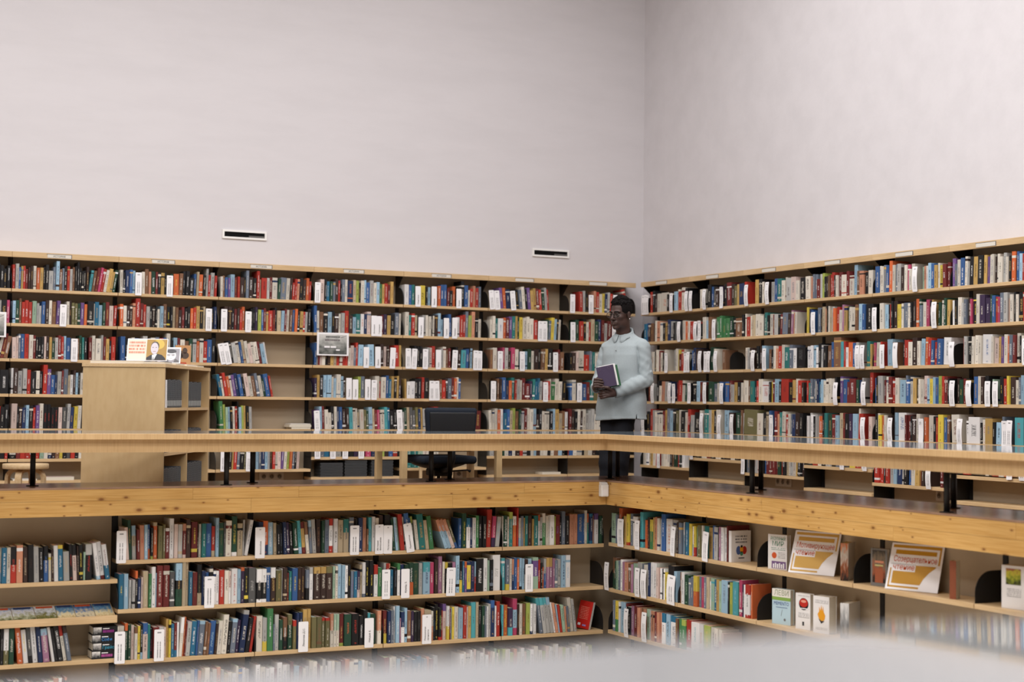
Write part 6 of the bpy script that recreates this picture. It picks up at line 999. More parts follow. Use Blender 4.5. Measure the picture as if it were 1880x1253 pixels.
MB().prism([(0.03, 0.007), (0.05, 0.03), (0.075, 0.018), (0.075, 0.007)], 'y', -0.0019, -0.0016).build('photo', M_inkgrey, bd); MB().prism([(0.11, 0.007), (0.12, 0.034), (0.145, 0.02), (0.148, 0.007)], 'y', -0.0019, -0.0016).build('photo', M_inkgrey, bd)
plate(0.003, 0.015, 0.01, 0.11, lines_mat('mauve_side_print', srgb(238, 236, 238), srgb(150, 110, 130), 6, 0.5), bd, 'side_print')
# brown book
t = empty('book'); t.matrix_world = on_top(0.8, 0.13, TZ+0.0006, 10, 7); tag(t, 'brown book with two pictured heads standing on the cabinet', 'book')
cv = MB().box(0, 0.11, 0, 0.002, 0, 0.155).box(0, 0.002, 0.002, 0.05, 0, 0.155).box(0, 0.11, 0.048, 0.05, 0, 0.155).build('cover', mat('brown_paper_cover', srgb(168, 124, 82), 0.6), t)
MB().box(0.0025, 0.108, 0.0025, 0.0475, 0.002, 0.153).build('page_block', M_page, t)
for (x, z, a, b) in ((0.035, 0.1, 0.016, 0.02), (0.068, 0.115, 0.018, 0.022), (0.07, 0.08, 0.028, 0.025), (0.035, 0.075, 0.02, 0.02)): disc(x, z, a, b, mat('sepia_print', srgb(70, 56, 48)), cv, 'picture')
plate(0.03, 0.08, 0.015, 0.03, mat('rust_title', srgb(150, 64, 40)), cv, 'title')

# ---------------------------------------------------------------- office chair and stools
t = empty('office_chair', (-3.455, -2.83, 0)); tag(t, 'dark navy upholstered office chair with its back turned, behind the counter', 'chair')
def cushion(nm, x, y, z, sx, sy, sz, bev, parent, m=M_chair, taper=0.0):
    b = MB().box(-sx, sx, -sy, sy, -sz, sz)
    if taper: b.v = [(vx*(1-taper*(0.5-0.5*vz/sz)), vy, vz) for vx, vy, vz in b.v]
    o = b.build(nm, m, parent, bev); o.location = (x, y, z); o.modifiers['bevel'].segments = 5
    s_ = o.modifiers.new('soft', 'SUBSURF'); s_.levels = 1; s_.render_levels = 1
    o.data.polygons.foreach_set('use_smooth', [True]*len(o.data.polygons)); return o
bk = cushion('backrest', -0.018, -0.25, 0.765, 0.215, 0.035, 0.165, 0.03, t, taper=0.14)
cushion('backrest_shell', -0.018, -0.283, 0.755, 0.19, 0.012, 0.14, 0.01, t, M_plastic, taper=0.1)
cushion('seat', 0.0, 0.0, 0.535, 0.23, 0.215, 0.032, 0.03, t)
sh = MB(); n = 20
vs = []; 
for (r_, z_) in ((0.235, 0.52), (0.2, 0.495), (0.12, 0.47), (0.05, 0.462)): vs += [(r_*math.cos(2*math.pi*k/n), 0.9*r_*math.sin(2*math.pi*k/n), z_) for k in range(n)]
sh.add(vs, [(a*n+k, a*n+(k+1) % n, (a+1)*n+(k+1) % n, (a+1)*n+k) for a in range(3) for k in range(n)] + [tuple(range(n)), tuple(range(3*n, 4*n))], True); sh.build('seat_shell', M_plastic, t)
MB().box(-0.075, 0.075, -0.1, 0.08, 0.41, 0.465).build('tilt_mechanism', M_plastic, t, 0.012)
MB().tube([(0.05, 0.0, 0.44), (0.25, 0.02, 0.45), (0.275, 0.02, 0.44)], [0.006, 0.006, 0.012], 8).build('lever', M_plastic, t)
MB().tube([(-0.018, -0.05, 0.45), (-0.018, -0.25, 0.47), (-0.018, -0.3, 0.55), (-0.018, -0.292, 0.7)], [0.018, 0.02, 0.02, 0.016], 10).build('back_support', M_plastic, t)
MB().tube([(0, 0, 0.12), (0, 0, 0.3)], 0.025, 14).build('column_sleeve', M_plastic, t); MB().tube([(0, 0, 0.3), (0, 0, 0.42)], 0.014, 14).build('gas_column', M_chrome, t)
for k in range(5):
    a = 2*math.pi*k/5 + 0.3; d_ = Vector((math.cos(a), math.sin(a), 0))
    lg = MB().tube([d_*0.02 + Vector((0, 0, 0.12)), d_*0.16 + Vector((0, 0, 0.105)), d_*0.29 + Vector((0, 0, 0.075))], [0.024, 0.02, 0.014], 8).build('base_leg', M_plastic, t)
    e_ = d_.cross(Vector((0, 0, 1)))
    for s_ in (-1, 1): MB().tube([d_*0.29 + Vector((0, 0, 0.027)) + e_*s_*0.008, d_*0.29 + Vector((0, 0, 0.027)) + e_*s_*0.026], 0.026, 14).build('caster', M_plastic, lg)
    MB().tube([d_*0.29 + Vector((0, 0, 0.03)), d_*0.29 + Vector((0, 0, 0.08))], 0.006, 8).build('caster_stem', M_plastic, lg)
M_stool = wood('birch_stool', srgb(214, 188, 150), srgb(202, 172, 130), (1.5, 12, 12), 0.4, 0.3, 0.15)
def stool(x, y, rz, label):
    t = empty('stool', (x, y, 0), rz); tag(t, label, 'stool', 'round birch stools with bent legs')
    sd = MB(); n = 40; vs = []
    for (r_, z_) in ((0.0, 0.41), (0.172, 0.41), (0.176, 0.414), (0.176, 0.446), (0.172, 0.45), (0.0, 0.45)): vs += [(r_*math.cos(2*math.pi*k/n), r_*math.sin(2*math.pi*k/n), z_) for k in range(n)]
    sd.add(vs, [(a*n+k, a*n+(k+1) % n, (a+1)*n+(k+1) % n, (a+1)*n+k) for a in range(5) for k in range(n)], True); sd.build('seat', M_stool, t)
    for k in range(4):
        a = math.pi/4 + k*math.pi/2
        prof = []
        R_ = 0.075; xo = 0.158; th = 0.026
        outer = [(xo, 0.0), (xo, 0.41-R_)] + [(xo-R_+R_*math.cos(b), 0.41-R_+R_*math.sin(b)) for b in [math.pi/2*i/8 for i in range(1, 9)]] + [(0.03, 0.41)]
        inner = [(0.03, 0.41-th)] + [(xo-R_+(R_-th)*math.cos(b), 0.41-R_+(R_-th)*math.sin(b)) for b in [math.pi/2*i/8 for i in range(8, 0, -1)]] + [(xo-th, 0.41-R_), (xo-th, 0.0)]
        MB().prism(outer+inner, 'y', -0.025, 0.025, Matrix.Rotation(a, 4, 'Z')).build('leg', M_stool, t)
stool(-6.2, -1.02, 0.25, 'round birch stool with bent legs at the far left by the bookshelves')
stool(-2.36, -0.32, 0.5, 'round birch stool with bent legs behind the office chair')

# ---------------------------------------------------------------- the person: smooth solid modelled as a distance field, meshed by surface nets
def surface_nets(d, lo, h):
    s = d < 0; nx, ny, nz = d.shape
    c = np.zeros((nx-1, ny-1, nz-1), np.uint8)
    for i in (0, 1):
        for j in (0, 1):
            for k in (0, 1): c += s[i:nx-1+i, j:ny-1+j, k:nz-1+k]
    act = (c > 0) & (c < 8); idx = -np.ones(act.shape, np.int64); ii = np.argwhere(act); idx[act] = np.arange(len(ii))
    acc = np.zeros((len(ii), 3)); cnt = np.zeros(len(ii))
    corners = [(i, j, k) for i in (0, 1) for j in (0, 1) for k in (0, 1)]
    for a in corners:
        for ax in range(3):
            if a[ax]: continue
            b = list(a); b[ax] = 1
            pa = ii + a; pb = ii + b
            da = d[pa[:, 0], pa[:, 1], pa[:, 2]]; db = d[pb[:, 0], pb[:, 1], pb[:, 2]]
            m = (da < 0) != (db < 0); t = np.where(m, da/np.where(m, da-db, 1), 0)
            p = pa.astype(float); p[:, ax] += t
            acc[m] += p[m]; cnt[m] += 1
    V = acc/np.maximum(cnt, 1)[:, None]*h + np.array(lo)
    F = []
    for ax in range(3):
        b, c_ = (ax+1) % 3, (ax+2) % 3
        sl0 = [slice(None)]*3; sl1 = [slice(None)]*3; sl0[ax] = slice(0, -1); sl1[ax] = slice(1, None)
        m = s[tuple(sl0)] != s[tuple(sl1)]; e = np.argwhere(m)
        ok = (e[:, b] > 0) & (e[:, c_] > 0) & (e[:, b] < d.shape[b]-1) & (e[:, c_] < d.shape[c_]-1); e = e[ok]
        inside = s[tuple(e.T)]
        q = []
        for (ob, oc) in ((0, 0), (-1, 0), (-1, -1), (0, -1)):
            w_ = e.copy(); w_[:, b] += ob; w_[:, c_] += oc; q.append(idx[tuple(w_.T)])
        q = np.stack(q, 1); q[~inside] = q[~inside][:, ::-1]; F.append(q)
    return V, np.concatenate(F)[:, ::-1] if False else np.concatenate(F)
class G3:
    def __init__(s, lo, hi, h):
        s.lo, s.h = lo, h
        ax = [np.arange(lo[i], hi[i]+h, h) for i in range(3)]
        s.x, s.y, s.z = [a.astype(np.float32) for a in np.meshgrid(*ax, indexing='ij')]
    def mesh(s, d): return surface_nets(d, s.lo, s.h)
def smin(a, b, k):
    q = np.clip(0.5+0.5*(b-a)/k, 0, 1); return b*(1-q)+a*q-k*q*(1-q)
def cap(x, y, z, a, b, ra, rb=None):
    rb = ra if rb is None else rb
    a = np.array(a, float); v = np.array(b, float)-a; L2 = (v*v).sum()
    t = np.clip(((x-a[0])*v[0]+(y-a[1])*v[1]+(z-a[2])*v[2])/L2, 0, 1)
    return np.sqrt((x-a[0]-t*v[0])**2+(y-a[1]-t*v[1])**2+(z-a[2]-t*v[2])**2)-(ra+(rb-ra)*t)
def ell(x, y, z, c, r):
    X, Y, Z = (x-c[0])/r[0], (y-c[1])/r[1], (z-c[2])/r[2]
    k0 = np.sqrt(X*X+Y*Y+Z*Z)+1e-9; k1 = np.sqrt((X/r[0])**2+(Y/r[1])**2+(Z/r[2])**2)+1e-9
    return k0*(k0-1)/k1
def chain(x, y, z, pts, rs, k=0.006):
    d = None
    for i in range(len(pts)-1):
        e = cap(x, y, z, pts[i], pts[i+1], rs[i], rs[i+1]); d = e if d is None else smin(d, e, k)
    return d
PB = Vector((-1.962, -3.041, 0.0)); PR = math.radians(-30.7)
PM = Matrix.Translation(PB) @ Matrix.Rotation(PR, 4, 'Z')
person = empty('person'); person.matrix_world = PM
tag(person, 'young man in a pale grey overshirt and glasses standing behind the counter holding books', 'person')
def sdf_obj(name, parts, m, parent, smooth_it=2):
    V = []; F = []
    n = 0
    for v, f in parts: V.append(v); F.append(f+n); n += len(v)
    V = np.concatenate(V); F = np.concatenate(F)
    me = bpy.data.meshes.new(name); me.from_pydata(V.tolist(), [], F.tolist())
    me.polygons.foreach_set('use_smooth', [True]*len(me.polygons))
    bm = bmesh.new(); bm.from_mesh(me)
    for _ in range(smooth_it): bmesh.ops.smooth_vert(bm, verts=bm.verts, factor=0.4, use_axis_x=True, use_axis_y=True, use_axis_z=True)
    bmesh.ops.recalc_face_normals(bm, faces=bm.faces); bm.to_mesh(me); bm.free()
    return link(name, me, m, parent)
# head frame
HC = np.array([-0.022, -0.03, 1.682]); hy_ = math.radians(35); hp = math.radians(3)
fv = np.array([-math.sin(hy_)*math.cos(hp), -math.cos(hy_)*math.cos(hp), -math.sin(hp)]); rv = np.array([math.cos(hy_), -math.sin(hy_), 0]); uv_ = np.cross(fv, rv)*-1
uv_ = np.cross(rv, fv) if np.cross(rv, fv)[2] > 0 else np.cross(fv, rv)
def HW(p): return HC + rv*p[0] + fv*p[1] + uv_*p[2]
def head_coords(g):
    dx, dy, dz = g.x-HC[0], g.y-HC[1], g.z-HC[2]
    return [dx*v[0]+dy*v[1]+dz*v[2] for v in (rv, fv, uv_)]
g = G3((-0.17, -0.2, 1.44), (0.13, 0.16, 1.84), 0.0032)
hx, hyy, hz = head_coords(g)
ax_ = np.abs(hx)
d = ell(hx, hyy, hz, (0, -0.018, 0.036), (0.0735, 0.094, 0.09))
d = smin(d, ell(hx, hyy, hz, (0, 0.026, -0.04), (0.057, 0.064, 0.078)), 0.03)
d = smin(d, ell(ax_, hyy, hz, (0.036, 0.012, -0.072), (0.022, 0.042, 0.03)), 0.025)          # jaw
d = smin(d, ell(hx, hyy, hz, (0, 0.068, -0.104), (0.022, 0.02, 0.016)), 0.02)                # chin
d = smin(d, ell(ax_, hyy, hz, (0.043, 0.058, -0.022), (0.02, 0.02, 0.016)), 0.022)            # cheekbones
d = smin(d, cap(ax_, hyy, hz, (0.012, 0.088, 0.022), (0.046, 0.07, 0.02), 0.009, 0.007), 0.012)  # brow
e = ell(ax_, hyy, hz, (0.031, 0.094, -0.001), (0.018, 0.016, 0.011)); d = -smin(-d, e, 0.012)     # eye sockets
d = smin(d, chain(hx, hyy, hz, [(0, 0.088, 0.012), (0, 0.102, -0.014), (0, 0.111, -0.034)], [0.0075, 0.0095, 0.0125]), 0.009)
d = smin(d, ell(ax_, hyy, hz, (0.014, 0.098, -0.037), (0.0095, 0.011, 0.008)), 0.006)
d = smin(d, ell(hx, hyy, hz, (0, 0.082, -0.066), (0.03, 0.016, 0.02)), 0.012)
d = smin(d, cap(ax_, hyy, hz, (0.0, 0.0965, -0.0625), (0.021, 0.084, -0.066), 0.0065, 0.0035), 0.004)
d = smin(d, cap(ax_, hyy, hz, (0.0, 0.0955, -0.0765), (0.018, 0.0845, -0.071), 0.0075, 0.0035), 0.004)
e = cap(ax_, hyy, hz, (0.0, 0.104, -0.0693), (0.022, 0.09, -0.0685), 0.0018); d = -smin(-d, e, 0.003)
d = smin(d, ell(ax_, hyy, hz, (0.077, -0.012, -0.008), (0.0085, 0.019, 0.031)), 0.007)         # ears
e = ell(ax_, hyy, hz, (0.086, -0.008, -0.004), (0.006, 0.01, 0.018)); d = -smin(-d, e, 0.004)
d = smin(d, cap(g.x, g.y, g.z, HW((0, -0.03, -0.05)), (0.012, 0.02, 1.44), 0.054, 0.062), 0.03)   # neck
head = g.mesh(d)
# upper body, arms and legs under the clothes
TY = math.radians(28); tr = np.array([math.cos(TY), -math.sin(TY)]); tf = np.array([-math.sin(TY), -math.cos(TY)])
SL, EL, WL = (0.16, -0.08, 1.41), (0.185, -0.105, 1.16), (-0.052, -0.235, 1.058)
SR, ER, WR = (-0.132, 0.075, 1.385), (-0.18, 0.07, 1.165), (-0.207, -0.15, 1.088)
g = G3((-0.28, -0.28, 0.03), (0.26, 0.16, 1.5), 0.0115)
x, y, z = g.x, g.y, g.z
d = cap(x, y, z, (0.0, 0.01, 0.95), (0.01, 0.01, 1.3), 0.1, 0.105)
d = smin(d, cap(x, y, z, SL, SR, 0.05), 0.06); d = smin(d, cap(x, y, z, (0.012, 0.02, 1.3), (0.012, 0.02, 1.48), 0.08, 0.055), 0.03)
for a, b, c_, r in ((SL, EL, WL, 1), (SR, ER, WR, 1)):
    d = smin(d, cap(x, y, z, a, b, 0.042, 0.036), 0.01); d = smin(d, cap(x, y, z, b, c_, 0.037, 0.027), 0.01)
for a, b, c_ in (((-0.085, 0.035, 0.93), (-0.098, 0.03, 0.5), (-0.11, 0.04, 0.06)), ((0.02, -0.02, 0.93), (-0.02, -0.025, 0.5), (-0.01, -0.02, 0.06))):
    d = smin(d, cap(x, y, z, a, b, 0.075, 0.055), 0.02); d = smin(d, cap(x, y, z, b, c_, 0.053, 0.04), 0.02)
bodym = g.mesh(d)
# hands
g = G3((-0.26, -0.34, 0.98), (-0.02, -0.11, 1.22), 0.0027)
x, y, z = g.x, g.y, g.z
d = cap(x, y, z, WL, (-0.075, -0.25, 1.058), 0.026, 0.026)
d = smin(d, cap(x, y, z, (-0.075, -0.25, 1.068), (-0.124, -0.268, 1.072), 0.021, 0.017), 0.014); d = smin(d, cap(x, y, z, (-0.075, -0.248, 1.045), (-0.12, -0.262, 1.034), 0.021, 0.016), 0.014)
for (zk, ln, dr) in ((1.079, 0.052, -0.003), (1.062, 0.058, -0.006), (1.045, 0.054, -0.008), (1.029, 0.043, -0.008)):
    d = smin(d, chain(x, y, z, [(-0.118, -0.266, zk), (-0.122-ln*0.5, -0.272, zk+dr), (-0.125-ln*0.95, -0.255, zk+dr*1.6), (-0.12-ln*0.85, -0.236, zk+dr*1.8)], [0.0105, 0.0098, 0.0085, 0.0075], 0.003), 0.0035)
d = smin(d, chain(x, y, z, [(-0.078, -0.262, 1.075), (-0.112, -0.297, 1.096), (-0.145, -0.303, 1.101), (-0.168, -0.302, 1.098)], [0.016, 0.0125, 0.0105, 0.0088], 0.004), 0.006)
e = cap(x, y, z, WR, (-0.211, -0.215, 1.1), 0.026, 0.025); e = smin(e, ell(x, y, z, (-0.213, -0.248, 1.122), (0.0165, 0.036, 0.044)), 0.014)
for (zk, tx_, q) in ((1.161, -0.158, 0.0), (1.141, -0.15, 0.0), (1.121, -0.152, 0.0), (1.103, -0.166, 0.0)):
    e = smin(e, chain(x, y, z, [(-0.214, -0.268, zk-0.004), (-0.213, -0.297, zk), (-0.188, -0.3075, zk+0.001), (tx_, -0.3045, zk-0.004)], [0.0105, 0.0102, 0.0095, 0.008], 0.003), 0.0035)
e = smin(e, chain(x, y, z, [(-0.208, -0.238, 1.148), (-0.19, -0.222, 1.172), (-0.165, -0.22, 1.188)], [0.013, 0.0115, 0.0085], 0.004), 0.006)
hands = g.mesh(np.minimum(d, e))
M_skin = mat('dark_brown_skin', srgb(66, 46, 40), 0.45, 0.35)
sdf_obj('body', [head, bodym, hands], M_skin, person, 1)
# lips slightly redder, eyes
for s_ in (-1, 1):
    c_ = HW((s_*0.031, 0.0735, -0.002)); ev = bmesh.new(); bmesh.ops.create_uvsphere(ev, u_segments=20, v_segments=14, radius=0.0118); me = bpy.data.meshes.new('eye'); ev.to_mesh(me); ev.free(); me.polygons.foreach_set('use_smooth', [True]*len(me.polygons))
    eo = link('eye', me, mat('eye_white', srgb(150, 138, 130), 0.25), person); eo.location = c_
    gz = Vector(fv*0.98 + rv*(-0.05)).normalized(); iv = bmesh.new(); bmesh.ops.create_uvsphere(iv, u_segments=16, v_segments=10, radius=0.0072); me = bpy.data.meshes.new('iris'); iv.to_mesh(me); iv.free()
    io = link('iris', me, mat('dark_iris', srgb(30, 20, 16), 0.2), eo); io.location = gz*0.0072
    # upper lid and eyebrow
    lid = MB().tube([HW((s_*(0.031+q), 0.0868-0.4*abs(q), 0.0052-6*q*q)) for q in (-0.014, -0.007, 0, 0.007, 0.014)], 0.0042, 8).build('eyelid', M_skin, person)
    MB().tube([HW((s_*(0.031+q), 0.0852-0.4*abs(q), -0.0095+5*q*q)) for q in (-0.013, -0.006, 0, 0.006, 0.013)], 0.003, 8).build('eyelid', M_skin, person)
    br = MB().tube([HW((s_*(0.03+q), 0.0985-0.55*max(0, q+0.01), 0.0235-4*q*q)) for q in (-0.017, -0.008, 0.002, 0.012, 0.019)], [0.0022, 0.0032, 0.0032, 0.0026, 0.0015], 8).build('eyebrow', mat('black_hair', srgb(22, 18, 17), 0.8, 0.15), person)
# hair
g = G3((-0.17, -0.17, 1.62), (0.12, 0.16, 1.86), 0.0032)
hx, hyy, hz = head_coords(g)
d = ell(hx, hyy, hz, (0, -0.021, 0.045), (0.0795, 0.0985, 0.1))
rr = random.Random(4); 
for k in range(190):
    a = rr.uniform(0, 2*math.pi); t_ = rr.uniform(0.02, 1.0)
    if rr.random() < 0.12: t_ = rr.uniform(0.9, 1.1)
    ph = t_*1.15
    p = (0.079*math.sin(ph)*math.cos(a), -0.019+0.099*math.sin(ph)*math.sin(a), 0.046+0.102*math.cos(ph))
    if p[1] > 0.06 and p[2] < 0.085: continue
    d = smin(d, ell(hx, hyy, hz, p, (rr.uniform(0.006, 0.011),)*3), 0.004)
cut_ = np.where(hyy > 0.05, 0.074, np.interp(hyy, [-0.12, -0.06, -0.02, 0.0, 0.035, 0.05], [-0.05, -0.05, -0.02, 0.012, 0.0, 0.02])) - hz   # hairline
d = np.maximum(d, cut_)
sdf_obj('hair', [g.mesh(d)], mat('black_curly_hair', srgb(20, 17, 17), 0.9, 0.1), person, 0)
# glasses
M_rim = mat('dark_metal_rim', srgb(36, 34, 36), 0.35, 0.5, 0.6); gl = empty('glasses'); gl.parent = person
for s_ in (-1, 1):
    cpt = (s_*0.032, 0.111 - 0.004, -0.004)
    MB().tube([HW((cpt[0]+0.0235*math.cos(2*math.pi*k/28), cpt[1]-0.12*abs(0.0235*math.cos(2*math.pi*k/28)*1), cpt[2]+0.0215*math.sin(2*math.pi*k/28))) for k in range(29)], 0.0019, 8).build('rim', M_rim, gl)
    MB().tube([HW((s_*0.0555, 0.102, 0.003)), HW((s_*0.072, 0.07, 0.005)), HW((s_*0.0775, 0.0, 0.006)), HW((s_*0.078, -0.02, -0.004))], 0.0017, 8).build('temple', M_rim, gl)
MB().tube([HW((-0.0095, 0.106, 0.003)), HW((0, 0.1125, 0.006)), HW((0.0095, 0.106, 0.003))], 0.0016, 8).build('bridge', M_rim, gl)
M_lens = bpy.data.materials.new('clear_lens'); M_lens.use_nodes = True; nt = M_lens.node_tree; nt.nodes.clear()
o_ = nt.nodes.new('ShaderNodeOutputMaterial'); mxs = nt.nodes.new('ShaderNodeMixShader'); tr_ = nt.nodes.new('ShaderNodeBsdfTransparent'); gs_ = nt.nodes.new('ShaderNodeBsdfGlossy'); gs_.inputs['Roughness'].default_value = 0.05
mxs.inputs[0].default_value = 0.1; nt.links.new(tr_.outputs[0], mxs.inputs[1]); nt.links.new(gs_.outputs[0], mxs.inputs[2]); nt.links.new(mxs.outputs[0], o_.inputs[0])
for s_ in (-1, 1):
    MB().add([HW((s_*0.032+0.022*math.cos(2*math.pi*k/24), 0.1055, -0.004+0.02*math.sin(2*math.pi*k/24))) for k in range(24)], [tuple(range(24))]).build('lens', M_lens, gl)
ee = bmesh.new(); bmesh.ops.create_icosphere(ee, subdivisions=2, radius=0.004); me = bpy.data.meshes.new('earring'); ee.to_mesh(me); ee.free(); eo = link('earring', me, mat('pearl_stud', srgb(230, 226, 220), 0.2), person); eo.location = HW((0.087, -0.006, -0.036))
# overshirt
M_shirt = plaster('grey_cotton_twill', srgb(150, 158, 161), (30, 30, 30), 0.05, 0.05)
g = G3((-0.29, -0.3, 0.82), (0.27, 0.2, 1.58), 0.0062)
x, y, z = g.x, g.y, g.z
zs = [0.82, 0.95, 1.1, 1.25, 1.36, 1.43, 1.48, 1.53, 1.6]
A_ = np.interp(z, zs, [0.212, 0.204, 0.19, 0.178, 0.172, 0.162, 0.112, 0.072, 0.06]); B2 = np.interp(z, zs, [0.15, 0.146, 0.138, 0.134, 0.13, 0.115, 0.09, 0.066, 0.058])
cx_ = np.interp(z, zs, [-0.012, -0.008, 0.0, 0.006, 0.01, 0.012, 0.012, 0.012, 0.012]); cy_ = np.interp(z, zs, [0.01, 0.01, 0.005, 0.0, 0.005, 0.01, 0.018, 0.02, 0.02])
lx = (x-cx_)*tr[0]+(y-cy_)*tr[1]; lf_ = (x-cx_)*tf[0]+(y-cy_)*tf[1]
dt = ((np.abs(lx/A_)**2.3+np.abs(lf_/B2)**2.3)**(1/2.3)-1)*np.minimum(A_, B2)
fold = np.sin(23*x+4*np.sin(8*z)+6*y)*np.cos(14*z+9*x)+0.6*np.sin(34*z-21*x+12*y)
dt = dt + 0.0028*fold + 0.0022*np.sin(46*lx+3*np.sin(9*z))*np.clip((1.15-z)/0.3, 0, 1)
dt = dt - 0.0035*(np.exp(-(lx/0.017)**4))*(lf_ > 0)*(z < 1.47)                                   # placket
dt = dt - 0.002*(z < 0.868)
k_ = np.interp(z, [1.33, 1.4, 1.46], [0.0015, 0.006, 0.05])
def sleeve(S, E_, W, r0_, r1_, r2_):
    a = cap(x, y, z, S, E_, r0_, r1_); v = np.array(E_)-np.array(S); v = v/np.linalg.norm(v)
    ta = (x-S[0])*v[0]+(y-S[1])*v[1]+(z-S[2])*v[2]
    a = a + 0.0022*np.sin(55*ta+70*(x-y)+5*np.sin(30*x))*np.clip((ta-0.06)/0.12, 0.1, 1)*np.sin(31*(x+y)+17*z) + 0.0015*np.sin(95*z+60*x) - 0.006*np.clip(1-np.abs(np.sin(24*ta+30*(x-y))), 0, 1)**3*np.clip((ta-0.05)/0.15, 0.1, 1)
    b = cap(x, y, z, E_, W, r1_*0.98, r2_); v = np.array(W)-np.array(E_); L_ = np.linalg.norm(v); v = v/L_
    tb = (x-E_[0])*v[0]+(y-E_[1])*v[1]+(z-E_[2])*v[2]
    b = b + 0.0026*np.sin(42*tb+75*z+4*np.sin(25*tb))*np.clip(1.1-tb/L_, 0.15, 1)*np.cos(23*z-15*tb) + 0.0015*np.sin(80*x+90*z)
    b = b - 0.006*np.clip(1-np.abs(np.sin(26*tb+34*z+12*x)), 0, 1)**3*np.clip(1.15-tb/L_, 0.1, 1)
    b = np.maximum(b, tb-L_+0.004) 
    return a, b
dt = smin(dt, cap(x, y, z, (0.035, 0.012, 1.5), (0.15, -0.06, 1.44), 0.045, 0.046), 0.035); dt = smin(dt, cap(x, y, z, (-0.01, 0.02, 1.5), (-0.125, 0.065, 1.415), 0.042, 0.046), 0.035)
for (S, E_, W, rs) in ((SL, EL, (-0.062, -0.24, 1.057), (0.061, 0.057, 0.046)), (SR, ER, (-0.208, -0.165, 1.09), (0.057, 0.054, 0.043))):
    a, b = sleeve(S, E_, W, *rs)
    seam = 0.0055*np.exp(-((a-dt)/0.006)**2)*(z > 1.18)
    q = np.clip(0.5+0.5*(a-dt)/k_, 0, 1); dt = a*(1-q)+dt*q-k_*q*(1-q) + seam
    dt = smin(b, dt, 0.006)
dt = np.maximum(dt, z - 1.528 - 0.05*(lf_ < 0))
dt = np.maximum(dt, 0.843 + 0.01*np.sin(9*x+1) - z)
slit = np.maximum(np.abs(x-0.112)-0.1*np.clip(0.9-z, 0, 1)*0.9, np.maximum(z-0.9, y+0.02)); dt = np.maximum(dt, -slit)
dt = np.maximum(dt, -(cap(x, y, z, (0.012, 0.012, 1.49), (0.012, 0.02, 1.64), 0.054, 0.058)))      # neck opening
dt = np.maximum(dt, -cap(x, y, z, (tf[0]*0.09, tf[1]*0.09, 1.51), (tf[0]*0.11+0.004, tf[1]*0.115, 1.475), 0.016, 0.006))
sdf_obj('overshirt', [g.mesh(dt)], M_shirt, person, 2)
# collar
n = 56; V = []; F = []
def ring(ph, rad, zz): 
    dx = tf[0]*math.cos(ph) + tr[0]*math.sin(ph); dy = tf[1]*math.cos(ph) + tr[1]*math.sin(ph)
    return (0.012+dx*rad, 0.014+dy*rad, zz)
phs = [math.radians(9 + 342*i/n) for i in range(n+1)]
for ph in phs:
    fr_ = max(0, math.cos(ph)); e_ = min(ph, 2*math.pi-ph); tipw = max(0.0, 1-abs(e_-0.34)/0.36)
    zt_ = 1.548 - 0.034*math.cos(ph)
    V += [ring(ph, 0.062+0.008*fr_, zt_-0.035), ring(ph, 0.063+0.008*fr_, zt_), ring(ph, 0.069+0.011*fr_, zt_+0.003), ring(ph, 0.075+0.02*fr_, zt_-0.022-0.012*tipw), ring(ph, 0.079+0.03*fr_, zt_-0.032-0.034*tipw)]
for i in range(n):
    for k in range(4): F.append((i*5+k, i*5+k+1, (i+1)*5+k+1, (i+1)*5+k))
me = bpy.data.meshes.new('collar'); me.from_pydata(V, [], F); me.polygons.foreach_set('use_smooth', [True]*len(F))
co = link('collar', me, M_shirt, person); sm_ = co.modifiers.new('thickness', 'SOLIDIFY'); sm_.thickness = 0.0028; sm_.offset = 0
for bz in (1.395, 1.3, 1.2):
    rad = 0.137; MB().tube([ring(0.0, rad+0.001, bz), ring(0.0, rad+0.0045, bz)], 0.0055, 14).build('button', mat('grey_button', srgb(150, 156, 158), 0.4), person)
# trousers and shoes
g = G3((-0.26, -0.2, 0.05), (0.2, 0.2, 0.98), 0.0095)
x, y, z = g.x, g.y, g.z
d = ell(x, y, z, (-0.03, 0.01, 0.9), (0.14, 0.095, 0.12))
for a, b, c_ in (((-0.088, 0.035, 0.88), (-0.1, 0.03, 0.5), (-0.112, 0.04, 0.07)), ((0.022, -0.022, 0.88), (-0.025, -0.028, 0.5), (-0.012, -0.022, 0.07))):
    l_ = smin(cap(x, y, z, a, b, 0.084, 0.08), cap(x, y, z, b, c_, 0.078, 0.066), 0.02)
    d = smin(d, l_ + 0.003*np.sin(40*z+20*x+8*y)*np.sin(17*z+30*y), 0.015)
d = np.maximum(d, 0.07 - z)
sdf_obj('trousers', [g.mesh(d)], mat('black_trousers', srgb(30, 31, 36), 0.85, 0.15), person, 1)
for (sx, sy) in ((-0.112, 0.04), (-0.012, -0.022)):
    g = G3((sx-0.2, sy-0.24, -0.01), (sx+0.12, sy+0.12, 0.13), 0.007); x, y, z = g.x, g.y, g.z
    d = cap(x, y, z, (sx+0.02, sy+0.03, 0.045), (sx-0.06, sy-0.14, 0.035), 0.045, 0.04); d = smin(d, cap(x, y, z, (sx, sy, 0.06), (sx, sy, 0.1), 0.045), 0.02); d = np.maximum(d, 0.002 - z)
    sdf_obj('shoe', [g.mesh(d)], M_plastic, person, 1)
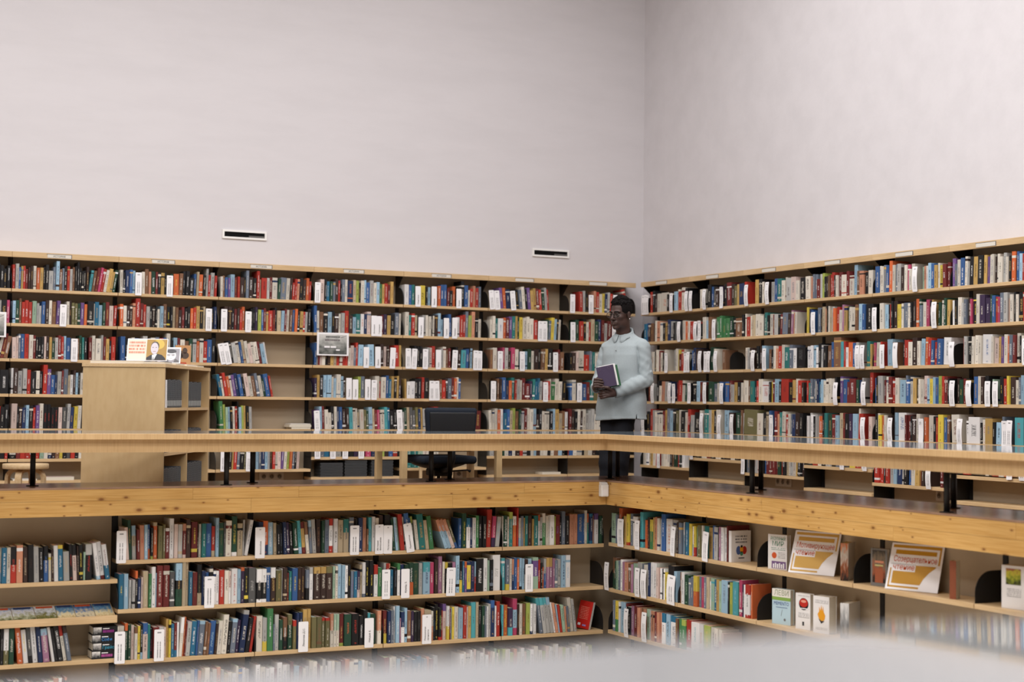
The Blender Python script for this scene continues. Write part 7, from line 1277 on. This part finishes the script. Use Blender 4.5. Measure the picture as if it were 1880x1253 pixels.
# the three books he holds
def held(lx_, lyy, lz, wd, h, th, rz, ry, cm, label, edge=None):
    t = empty('book'); t.matrix_world = PM @ Matrix.Translation((lx_, lyy, lz)) @ Matrix.Rotation(math.radians(rz), 4, 'Z') @ Matrix.Rotation(math.radians(ry), 4, 'Y')
    tag(t, label, 'book', 'books held by the man')
    c = MB(); c.box(0, wd, 0, 0.0022, 0, h); c.box(0, wd, th-0.0022, th, 0, h); c.box(0, 0.002, 0.0022, th-0.0022, 0, h)
    cv = c.build('cover', cm, t, 0.0006); MB().box(0.002, wd-0.002, 0.0025, th-0.0025, 0.001, h-0.0015).build('page_block', edge or M_card, t); return t, cv
t, cv = held(-0.172, -0.293, 1.089, 0.134, 0.165, 0.015, -7, -12, mat('deep_violet_cover', srgb(66, 54, 76), 0.45), 'deep violet book in front, held in both hands by the man')
for (a, b) in ((0.022, 0.145), (0.1, 0.145)): MB().tube([(a+0.012*math.cos(q), -0.0008, b+0.01*math.sin(q)) for q in [2*math.pi*k/14 for k in range(15)]], 0.0008, 6).build('ornament', mat('faded_gold_line', srgb(110, 92, 110), 0.5), cv)
held(-0.158, -0.276, 1.092, 0.134, 0.17, 0.013, -7, -12, WHITEC, 'white book in the middle of the three held by the man')
held(-0.138, -0.2615, 1.088, 0.132, 0.166, 0.016, -7, -12, mat('forest_green_cover', srgb(48, 92, 62), 0.45), 'green book at the back of the three held by the man')

# ---------------------------------------------------------------- turn lettering into meshes
tmp = []
for (body, size, M, m_, parent, name, align, squash) in TEXTS:
    c = bpy.data.curves.new('lettering', 'FONT'); c.body = body.replace('ф', 'ɸ').replace('Ф', 'ɸ'); c.size = size; c.align_x = align; c.resolution_u = 2
    o = bpy.data.objects.new('lettering', c); C.objects.link(o); tmp.append(o)
dg = bpy.context.evaluated_depsgraph_get()
for o, (body, size, M, m_, parent, name, align, squash) in zip(tmp, TEXTS):
    me = bpy.data.meshes.new_from_object(o.evaluated_get(dg)); 
    if squash != 1.0:
        wd = max(v.co.x for v in me.vertices)-min(v.co.x for v in me.vertices); me.transform(Matrix.Scale(squash/wd, 4, (1, 0, 0)))
    C.objects.unlink(o); bpy.data.objects.remove(o)
    me.name = name; me.materials.clear(); me.materials.append(m_)
    q = bpy.data.objects.new(name, me); C.objects.link(q); q.parent = parent; q.matrix_local = M
for c in [c for c in bpy.data.curves if c.users == 0]: bpy.data.curves.remove(c)
